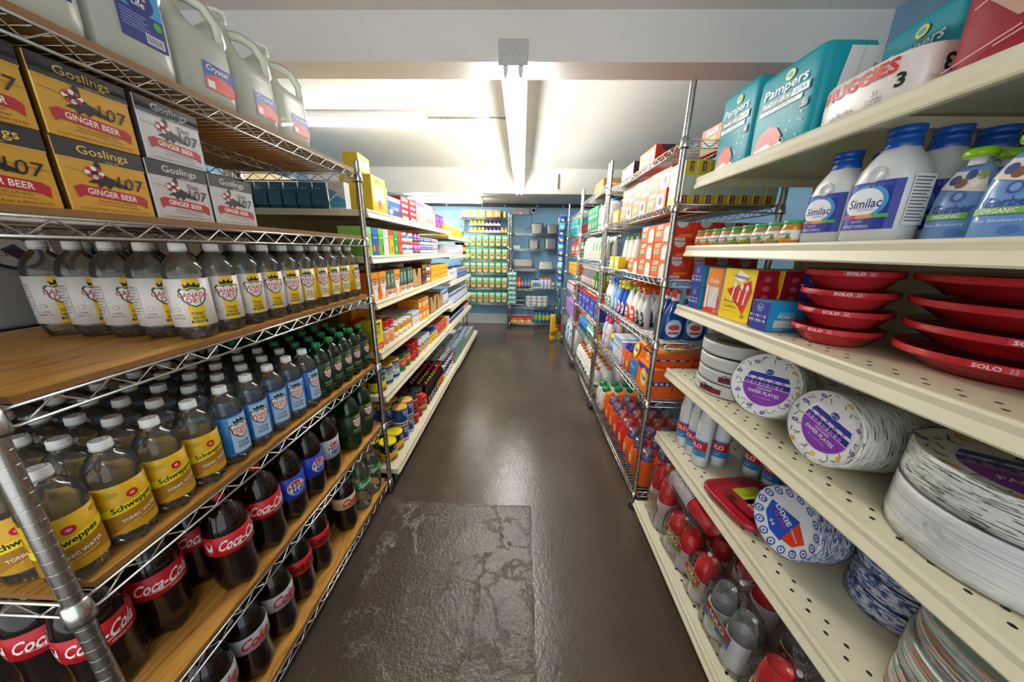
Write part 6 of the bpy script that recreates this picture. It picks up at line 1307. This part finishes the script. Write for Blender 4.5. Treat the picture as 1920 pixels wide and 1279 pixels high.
# ------------------------------------------------------------------ second rack
z2 = lambda k: R2Z[k]+.004
b = MB(); b.rbox(.36, .3, .13, KRAFT, {'L': KRAFT2, 'R': KRAFT2}, .003); b.box(-.18, .18, -.02, .02, .1302, .1306, M('c9a878', .3)); one('cardboard_box', b, 'cardboard box on top of the wire rack with green cleaners', 'box', (.88, 3.42, z2(0)), RIGHT)
GB1 = bx('dryer_carton', .1, .14, .22, '1f7f4f', side='2a9a60', top='3aa868', word='green', wc='e8f4ec', dots=('f2f4f0',), wy=.1)
TWJ = prod('cleaner_jug', [('body', (lambda b: (b.loft([sq_ring(.09*k, .06*k, z, 4, 22) for z, k in ((0, .94), (.008, 1), (.17, 1), (.2, .8), (.215, .4))], M('f0f2f0', .3)), b.mesh('body'))[1])(MB())), ('cap', (lambda b: (b.lathe([(.024, 0), (.026, .003), (.026, .018), (.022, .02)], M('2a5ad0', .3), 14), b.mesh('cap'))[1])(MB()), (0, 0, .213)), ('label', (lambda b: (Art().ell(-.02, .02, .03, .03, '6ab85a', 1, 12).ell(.03, -.02, .03, .02, 'a8d88a', 1, 12).rect(-.06, -.07, .06, -.05, '2f9a6a', 1).build(b, fr_se(.09, .06, 4, .1, .001), .02), b.mesh('label'))[1])(MB()))], .185, .125, .24)
fill(1, z2(1), .69, 2.80, [(TWJ, 'white cleaner jug with blue cap', 'jug', 2, 2, 1, .01), (GB1, 'tall green carton', 'carton', 4, 2, 1, .006)], ymax=3.83)
PO1 = pouch('refill_pouch', .12, .06, .2, 'eef0ea', Art().ell(0, .02, .03, .05, '6ab85a', 1, 14).ell(0, -.05, .03, .02, 'd8e84a', 2, 10), .3); PO2 = pouch('refill_pouch', .1, .06, .21, 'f2f0ea', Art().rect(-.04, -.08, -.01, .08, 'e8762a', 1).ell(.015, 0, .02, .06, 'f8f4ea', 2, 12), .3)
fill(1, z2(2), .69, 2.80, [(PO1, 'white and green refill pouch', 'pouch', 4, 2, 1, .01), (PO2, 'white and orange refill pouch', 'pouch', 4, 2, 1, .01)], ymax=3.83)
SGR = spray(.22, .075, .055, clear_mat('green_cleaner', '58c84a', .05, 1.35, .05, haze=.45, hazecol='3ab81f'), 'f0f0ee', 'd8f0b0', '2f8a2a'); SYL = spray(.22, .075, .055, clear_mat('yellow_cleaner', 'd8d83a', .05, 1.35, .05, haze=.5, hazecol='d8d01a'), 'f0f0ee', 'f0f0a0', '4a8a2a'); SCL = spray(.22, .07, .055, CUPC, 'e8e8e6', 'f0f0f0', 'c83a3a')
fill(1, z2(3), .69, 2.80, [(SYL, 'yellow cleaner spray', 'bottle', 2, 2, 1, .006), (SGR, 'green cleaner spray', 'bottle', 2, 2, 1, .006), (SCL, 'clear cleaner spray', 'bottle', 8, 2, 1, .006)], ymax=3.83)
BBX = bx('trash_bag_box', .2, .11, .085, '1f3fa8', side='2a50c0', topc='d8341f', word='BAGS', wc='f0f4fa', panel='3a6ad0', wy=-.1, wh=.3)
fill(1, z2(4), .69, 2.80, [(BBX, 'deep blue trash bag box', 'box', 5, 2, 2, .006)], ymax=3.83)
CB = can('cleaner_bottle', .035, .17, '2f8fd0', None, ((.2, .7, '1f70c0'),), 'clean', 'f0f4fa', .45, shape=[(.032, 0), (.035, .004), (.035, .12), (.03, .135), (.014, .15), (.014, .155)]); 
def capped(pr, cap, r=.016, h=.03): 
    c = MB(); c.lathe([(r*.95, 0), (r, .002), (r, h*.9), (r*.8, h)], M(cap, .3), 12); return (pr[0], [q for q in pr[1] if q[0] != 'can_end']+[('cap', c.mesh('cap'), (0, 0, pr[4]-.016))], pr[2], pr[3], pr[4]+h)
CB = capped(CB, 'f0a01f'); CG = capped(can('cleaner_bottle', .036, .17, '6ac88a', None, ((.2, .65, 'e8f2e8'), (.3, .45, '3aa84a')), None, shape=[(.032, 0), (.036, .004), (.036, .12), (.03, .135), (.014, .15), (.014, .155)]), 'e8502a'); CY = capped(can('cleaner_bottle', .036, .15, 'f0b82a', None, ((.2, .65, 'f6d84a'),), None, shape=[(.032, 0), (.036, .004), (.036, .1), (.03, .115), (.014, .13), (.014, .135)]), 'd8381f')
fill(1, z2(5), .69, 2.80, [(CY, 'orange cleaner bottle with red cap', 'bottle', 2, 3, 1, .006), (CG, 'mint green cleaner bottle', 'bottle', 4, 3, 1, .006), (CB, 'bright blue cleaner bottle with orange cap', 'bottle', 6, 3, 1, .006)], ymax=3.83)
BL_ = capped(can('bleach_bottle', .05, .25, 'f0f0ec', None, ((.2, .5, 'f6f6f4'), (.28, .4, '4aa86a')), None, shape=[(.046, 0), (.05, .005), (.05, .15), (.042, .19), (.026, .225), (.02, .235)]), 'f07a1f', .022, .03)
fill(1, z2(6), .69, 2.80, [(BL_, 'white bleach bottle with orange cap', 'bottle', 9, 3, 1, .006)], ymax=3.83)
# ------------------------------------------------------------------ third rack
z3 = lambda k: R3Z[k]+.004
TEP = bx('towel_pack', .2, .16, .2, '17807f', side='1f9290', top='2aa09c', strip='0f6a6a', word='towels', wc='cfeee8'); BRD = bx('soap_box', .1, .1, .06, '5a9ad0', side='d84a4a', topc='a8d0e8', word='soap', wc='f4f6fa', wh=.3)
fill(1, z3(1), .69, 3.95, [(BRD, 'blue and red soap box', 'box', 3, 1, 2, .006), (TEP, 'teal towel pack', 'pack', 3, 1, 1, .01)], ymax=4.93)
RJG = prod('fuel_jug', big_jug('d8281f', 'd8281f', False)[:3]+[('cap', (lambda b: (b.lathe([(.026, 0), (.028, .002), (.028, .02), (.02, .024)], M('b0181a', .3), 14), b.mesh('cap'))[1])(MB()), (.012, 0, .168))], .108, .12, .23)
fill(1, z3(2), .69, 3.95, [(CG, 'mint green bottle beside the red jugs', 'bottle', 3, 2, 1, .006), (RJG, 'all red jug', 'jug', 5, 1, 1, .01)], ymax=4.93)
YO = bx('light_bulb_box', .09, .1, .07, 'f0b01f', side='e8701f', topc='f0c83a', word='lite', wc='d8341f', wh=.3)
fill(1, z3(3), .69, 3.95, [(YO, 'yellow and orange bulb box', 'box', 9, 1, 2, .006)], ymax=4.93)
BRJ = can('candle_jar', .035, .1, '6a3a24', 'b0182a', ((.2, .6, 'd8a85a'),), None); RWT = bx('tissue_pack', .2, .16, .13, 'e8e4e8', side='d8341f', top='d84a3a', word='TISSUE', wc='2a5ac8', strip='4a8ad8', wy=-.05)
fill(1, z3(4), .69, 3.95, [(BRJ, 'brown candle jar', 'jar', 4, 2, 1, .006), (RWT, 'red and blue tissue pack', 'pack', 3, 1, 1, .01)], ymax=4.93)
PUR = bx('sponge_pack', .11, .12, .045, 'b07ad0', side='e8602a', topc='d8a0e0', word='sponge', wc='f8f0f8', wh=.3)
fill(1, z3(5), .69, 3.95, [(PUR, 'purple and orange sponge pack', 'pack', 8, 1, 4, .006)], ymax=4.93)
LIT = pouch('litter_bag', .22, .14, .36, 'eef2f6', Art().ell(-.03, .06, .04, .03, '2a5ac0', 1, 12).ell(.04, -.02, .04, .03, '3a7ad0', 1, 12).ell(-.02, -.09, .05, .02, '4aa0d8', 1, 12), .35)
fill(1, z3(6), .69, 3.95, [(LIT, 'white bag with blue splashes', 'bag', 4, 1, 1, .012)], ymax=4.93)
# clip strip of packets and hanging goods at the far end of the racks
b = MB(); b.box(-.012, .012, -.001, .001, -1.08, 0, M('d8dadc', .4)); b.tube([(0, 0, 0), (.0, .0, .03), (.05, .0, .035)], .0025, CHROME, 5)
one('clip_strip', b, 'long white clip strip hung with packets on the rack post', 'strip', (.6, 4.985, 1.93), RIGHT)
PK = [pouch('drink_packet', .085, .022, .1, c, Art().ell(0, -.005, .026, .018, y, 1, 12).ell(.012, -.024, .016, .01, '5ab8d8', 1, 10), .2) for c, y in (('1f4fc0', 'f0e01f'), ('2a3fb0', 'd8e02a'), ('4aa8d8', 'e8d81f'))]
for k in range(22):
    put('drink_packet', PK[k % 3][1], f'blue and yellow packet on the clip strip, {ORD[k//2]} from the top, {["aisle side","post side"][k % 2]}', 'packet', (.6+(.006 if k % 2 else -.03), 5.015 if k % 2 else 4.955-.012*(k//2 % 2), 1.80-.092*(k//2)), group='packets on the clip strip', rot=(0, random.uniform(-.12, .12), random.uniform(-.25, .25)))
b = MB(); random.seed(9)
for k in range(46): t = 6.2832*k/46; b.tube([(.012*math.cos(t), .012*math.sin(t), 0), (.024*math.cos(t), .024*math.sin(t), -.15), (.027*math.cos(t+.3), .027*math.sin(t+.3), -.42)], .006, '14506a' if k % 3 else '1f7f7a', 4)
h = MB(); h.tube([(0, 0, -.02), (0, 0, .14)], .01, '2a2d30', 8)
mh = b.mesh('mop_strands'); put('mop_head', [('mop_strands', mh), ('socket', h.mesh('socket'))], 'dark teal mop head hanging on the rack end', 'mop', (.6, 4.985, .712))
b = MB(); b.loft([sq_ring(.05*k, .018, z, 3, 16, ox) for z, k, ox in ((0, .9, 0), (.1, 1, 0), (.2, 1.1, .004), (.3, .9, 0), (.34, .8, 0))], M('f0b81a', .5)); 
f = MB()
for i, (dx, L) in enumerate(((-.034, .08), (-.012, .1), (.012, .095), (.034, .075))): f.tube([(dx, 0, .02), (dx*1.1, -.004, -L*.6), (dx*1.15, -.012, -L)], [.012, .0115, .009], M('f0b81a', .5), 8)
th = MB(); th.tube([(.045, 0, .12), (.075, -.006, .08), (.085, -.01, .03)], [.014, .013, .01], M('f0b81a', .5), 8)
put('rubber_glove', [('cuff', b.mesh('cuff')), ('finger', f.mesh('finger')), ('thumb', th.mesh('thumb'))], 'yellow rubber glove hanging at the end of the rack', 'glove', (.52, 5.0, .101), .4)
b = MB(); b.box(-.03, .03, -.01, .01, 0, .5, M('e8e0d0', .5)); b.box(-.028, .028, -.011, -.01, .12, .42, M('d8402a', .4)); b.box(-.028, .028, -.0112, -.0105, .02, .1, M('f0c81f', .4)); b.tube([(0, 0, .5), (0, 0, .545)], .003, CHROME, 5); one('broom_pack', b, 'narrow white and red hanging pack behind the yellow glove', 'pack', (.64, 5.16, .001), .2)
# ------------------------------------------------------------------ back wall, left rack: boxes, jars and green bags
zl = lambda k: BLZ[k]+.004
cb = lambda w_: carton(w_, .22, .125, KRAFT, {'T': M('c29a68', .75)}, Art().rect(-.03, -.05, -.005, .05, 'e6e0d4', 1).rect(.01, -.03, .03, .02, 'e0d8c8', 1).rect(-w_/2, -.058, w_/2, -.052, '7a5a38', 1), )
for k, x in enumerate((-.99, -.855, -.72, -.585, -.45)): put('cardboard_box', cb(.128), f'small cardboard box on the top shelf above the jars, {ORD[k]} along towards the yellow carton', 'box', (x, 6.02, zl(0)), random.uniform(-.03, .03), 'cardboard boxes above the jars')
put('carton', carton(.05, .12, .12, '2f8f6a', None, Art().rect(-.018, -.05, .02, .05, 'e8e02a', 1)), 'narrow green and yellow carton at the end of the top back shelf', 'carton', (-.325, 6.0, zl(0)))
def spread_jar(col, lid, lab):
    b = MB(); b.lathe([(.026, 0), (.029, .003), (.029, .05), (.024, .062), (.022, .068)], M(col, .15), 14); l = MB(); l.lathe([(.0288, .012), (.0294, .0125), (.0294, .042), (.0288, .0425)], lab, 14, cap0=False, cap1=False); c = MB(); c.lathe([(.0235, 0), (.0245, .001), (.0245, .014), (.022, .016)], lid, 14); return [('body', b.mesh('body')), ('label', l.mesh('label')), ('lid', c.mesh('lid'), (0, 0, .066))]
SJ1, SJ2 = spread_jar('a8a03a', 'c8c03a', 'e0d860'), spread_jar('5a2f6a', '2f2038', 'b080c8')
def jar_tray(col):
    b = MB(); b.box(-.066, .066, -.075, .075, 0, .003, M(col, .6))
    for y in (-.075, .072): b.box(-.066, .066, y, y+.003, 0, .03, M(col, .6))
    for x in (-.066, .063): b.box(x, x+.003, -.075, .075, 0, .03, M(col, .6))
    return b.mesh('jar_tray')
JT1, JT2 = jar_tray('c9a06a'), jar_tray('e6e2e6')
for lv in range(2):
    for k in range(5 if lv == 0 else 4):
        kd = 1 if k in (2, 3) else 0; x = -.87+.137*k
        tag(ob('jar_tray', JT2 if kd else JT1, None, (x, 5.96, zl(1)+.114*lv)), f'{"white" if kd else "brown"} jar tray, {ORD[k]} towards the blue wall panel, {["lower","upper"][lv]}', 'tray', 'jar trays')
        for i in range(4): put('spread_jar', SJ2 if kd else SJ1, f'{"purple" if kd else "olive"} jar in tray {["one","two","three","four","five"][k]} of the {["lower","upper"][lv]} tier, {["front first","front second","rear first","rear second"][i]}', 'jar', (x-.032+.064*(i % 2), 5.928+.064*(i//2), zl(1)+.0035+.114*lv), 0, 'jars in trays')
gba = Art().rect(-.04, .035, .04, .075, 'dfeadf', 1).text('GREEN', 0, .055, .012, '2f8a4a', 2, w=.05, b=.02).rect(-.036, -.085, .036, .02, 'e0b478', 1).ell(0, -.03, .028, .034, 'c85a2a', 2, 14).ell(0, -.05, .018, .012, 'f0e4d0', 3, 10).rect(-.03, -.012, .03, .006, 'e88a4a', 3)
GBG = pouch('green_bag', .111, .075, .195, '48b878', gba, .35)
for r in range(5):
    for k in range(7): put('green_bag', GBG[1], f'green bag with orange picture, {["top","second","third","fourth","lowest"][r]} of the green rows, {ORD[k]} towards the aerosol rack', 'bag', (-.995+.114*k, 5.91, zl(2+r)), random.uniform(-.05, .05), 'green bags on the back rack')
# right rack: foil trays, sprays, tubs
zr = lambda k: BRZ[k]+.004
FOIL = metal('crinkled_foil', 'a3a29e', .35, .25)
def tray_stack(w_, d, h, n, col=FOIL, flip=False):
    b = MB(); R = []; m = n*2
    for i in range(m+1):
        z = h*i/m; k = (.86+.14*i/m if not flip else 1-.14*i/m)+(.015 if i % 2 else 0); R.append(sq_ring(w_/2*k, d/2*k, z, 7, 28))
    b.loft(R, col, smooth=False); t = MB(); t.loft([sq_ring(w_/2*q, d/2*q, z, 7, 28) for q, z in ((1.03, 0), (1.045, .004), (1.03, .008))], col, smooth=False)
    return [('body', b.mesh('body')), ('rim', t.mesh('rim'), (0, 0, h-.006 if not flip else 0))]
for lb, x, k, w_, h in (('on the top shelf under the round camera', .25, 0, .22, .165), ('on the top shelf beside the rack post', .52, 0, .21, .15), ('on the second shelf', .20, 1, .19, .15), ('on the second shelf beside the rack post', .50, 1, .22, .17)): put('foil_tray_stack', tray_stack(w_, .2, h, 9), 'tall stack of foil trays '+lb, 'trays', (x, 6.0, zr(k)), .05, 'foil tray stacks')
put('foil_tray_stack', tray_stack(.38, .22, .10, 6, M('c4c4c0', .4, .3)), 'wide stack of pale foil lids on the third shelf', 'trays', (.02, 6.0, zr(2)+.052)); put('foil_tray_stack', tray_stack(.40, .23, .05, 4, M('8a8884', .45, .3)), 'darker flat tray stack under the pale foil lids', 'trays', (.02, 6.0, zr(2)))
put('foil_tray_stack', tray_stack(.28, .2, .12, 6, M('aeb0ae', .4, .4), True), 'grey tray stack on the third shelf beside the pale lids', 'trays', (.44, 6.0, zr(2)))
b = pillow(.12, .1, .05, M('eceef2', .5), 3.); one('plastic_bag', b, 'small crumpled white bag on the second shelf of the tray rack', 'bag', (-.10, 5.97, zr(1)))
def aero(R, h, col, cap, band): 
    b = MB(); b.lathe([(R*.96, 0), (R, .003), (R, h*.8), (R*.8, h*.84)], M(col, .3), 14); l = MB(); l.lathe([(R*.995, h*.2), (R+.0005, h*.205), (R+.0005, h*.6), (R*.995, h*.605)], band, 14, cap0=False, cap1=False); c = MB(); c.lathe([(R*.86, 0), (R*.9, .002), (R*.88, h*.15), (R*.5, h*.2)], M(cap, .3), 14); return [('body', b.mesh('body')), ('label', l.mesh('label')), ('cap', c.mesh('cap'), (0, 0, h*.8))]
AE = {'orange red': aero(.03, .19, 'd8401f', 'e8601f', 'f0a07a'), 'blue and green': aero(.027, .19, '2f7a3f', '1f4fb0', '9a8ad0'), 'pale green': aero(.02, .185, 'bfe0a0', '2f8a3f', 'f0e88a'), 'white and blue': aero(.022, .18, 'eef0f6', '1f4fb0', '7a90d8'), 'slim white': aero(.014, .15, 'eef2ee', 'f2f2f0', '6ab86a'), 'white with orange cap': aero(.031, .2, 'd8e2ec', 'e8702a', 'c8d4e4'), 'tiny white': aero(.012, .11, 'f4f4f2', 'f0f0ee', 'd8703a')}
x = -.13
for kd, n, st in (('orange red', 2, .062), ('blue and green', 3, .058), ('pale green', 1, .045), ('white and blue', 2, .047), ('slim white', 1, .04), ('white with orange cap', 3, .066), ('tiny white', 2, .03)):
    for i in range(n):
        x += st/2
        for j in range(2): put('spray_can', AE[kd], f'{kd} can on the blue wall rack{", "+ORD[i]+" of its kind" if n > 1 else ""}, {["front","rear"][j]}', 'can', (x, 5.905+.075*j, zr(3)), 0, f'{kd} cans')
        x += st/2
BT_ = spread_jar('1c1a1a', '2f2c2c', 'c8c4c0'); 
for i in range(3):
    for lv in range(2): put('shoe_polish_jar', BT_, f'black jar with pale label, {ORD[i]} from the rack post, {["lower","upper"][lv]}', 'jar', (-.12+.068*i, 5.92, zr(4)+.083*lv), .2*i, 'black jars')
WT = can('white_tub', .048, .062, 'eeeeec', 'f4f4f2', ((.3, .7, 'd4d6d8'),), 'wipes', '8a8c90', .5)
for i in range(4):
    for lv in range(3): put('white_tub', WT[1], f'white tub, {ORD[i]} from the black jars, {["bottom","middle","top"][lv]}', 'tub', (.14+.103*i, 5.93, zr(4)+.0627*lv), 0, 'white tubs')
RY = carton(.125, .12, .1, 'd8301f', {'T': 'c8201f'}, Art().rect(-.06, -.048, .06, -.005, 'f0c01f', 1).ell(.02, -.02, .03, .02, 'f8e8d0', 2, 12).text('PLUS', 0, .02, .02, 'f8ece0', 2, w=.07, b=.02))
for i in range(3): put('trap_box', RY, f'red and yellow box on the lowest back shelf, {ORD[i]} from the rack post', 'box', (-.12+.132*i, 5.94, zr(5)), 0, 'red and yellow boxes')
BC1, BC2 = aero(.032, .24, '1f8fc0', '1c2024', 'a8d03a'), aero(.032, .24, '1f5fc0', '1c2024', 'e0c83a')
for i in range(5): put('insect_spray', BC1 if i < 2 else BC2, f'{"light" if i < 2 else "deep"} blue spray can with black cap, {ORD[i if i < 2 else i-2]} from the {"red boxes" if i < 2 else "light blue cans"}', 'can', (.29+.072*i, 5.91, zr(5)), 0, 'blue spray cans')
# clip strip of pale green packets on the post between the racks
b = MB(); b.box(-.012, .012, -.001, .001, -.62, 0, M('d8dadc', .4)); b.tube([(0, 0, 0), (.0, .02, .02)], .0025, CHROME, 5); one('clip_strip', b, 'white clip strip with pale green packets between the two back racks', 'strip', (-.165, 5.815, 1.07))
PG = pouch('snack_packet', .085, .02, .085, '7ab8b0', Art().ell(0, .01, .026, .014, 'e8f0e0', 1, 12).ell(.01, -.016, .018, .01, '2f6a7a', 1, 10), .25)
for k in range(14): put('snack_packet', PG[1], f'pale green packet on the back clip strip, {ORD[k//2]} from the top, {["first","second"][k % 2]} side', 'packet', (-.165+(.03 if k % 2 else -.03), 5.79, .955-.084*(k//2)), random.uniform(-.3, .3), 'pale green packets')
# emergency light, camera and cable on the blue wall
b = MB(); b.extr([(-.07, -.05), (-.07, .05), (0, .052), (0, -.052)], -.16, .16, M('d8d4d0', .4), 'x'); g = MB()
for k in range(15): g.box(-.155+k*.0215, -.147+k*.0215, -.075, -.07, -.045, .045, M('8a8a90', .4))
e = MB(); e.lathe([(.006, 0), (.008, .003), (.004, .008)], M('ff4a3a', .3, 0, .5, 6), 10)
put('alarm_sounder', [('housing', b.mesh('housing')), ('grille', g.mesh('grille')), ('indicator', e.mesh('indicator'), (0, -.078, -.03), (math.pi/2, 0, 0))], 'grey wall unit with grille and lit red indicator on the blue wall', 'alarm', (-.045, 6.249, 2.09))
b = MB(); b.lathe([(.05, 0), (.052, .01), (.05, .05), (.04, .06)], M('e6e4de', .4), 20); c = MB(); c.lathe([(.03, .06), (.028, .075), (.012, .085), (.001, .086)], M('1a1a1c', .1), 16); put('security_camera', [('housing', b.mesh('housing')), ('lens', c.mesh('lens'))], 'round white security camera on the blue wall', 'camera', (.185, 6.249, 2.11), rot=(math.pi/2, 0, 0))
b = MB(); b.tube([(.16, 6.243, 2.06), (.155, 6.243, 1.95), (.16, 6.243, 1.86), (.13, 6.243, 1.82), (.06, 6.243, 1.79)], .004, BLACK, 6); one('cable', b, 'black cable hanging down the blue wall below the camera', 'cable')
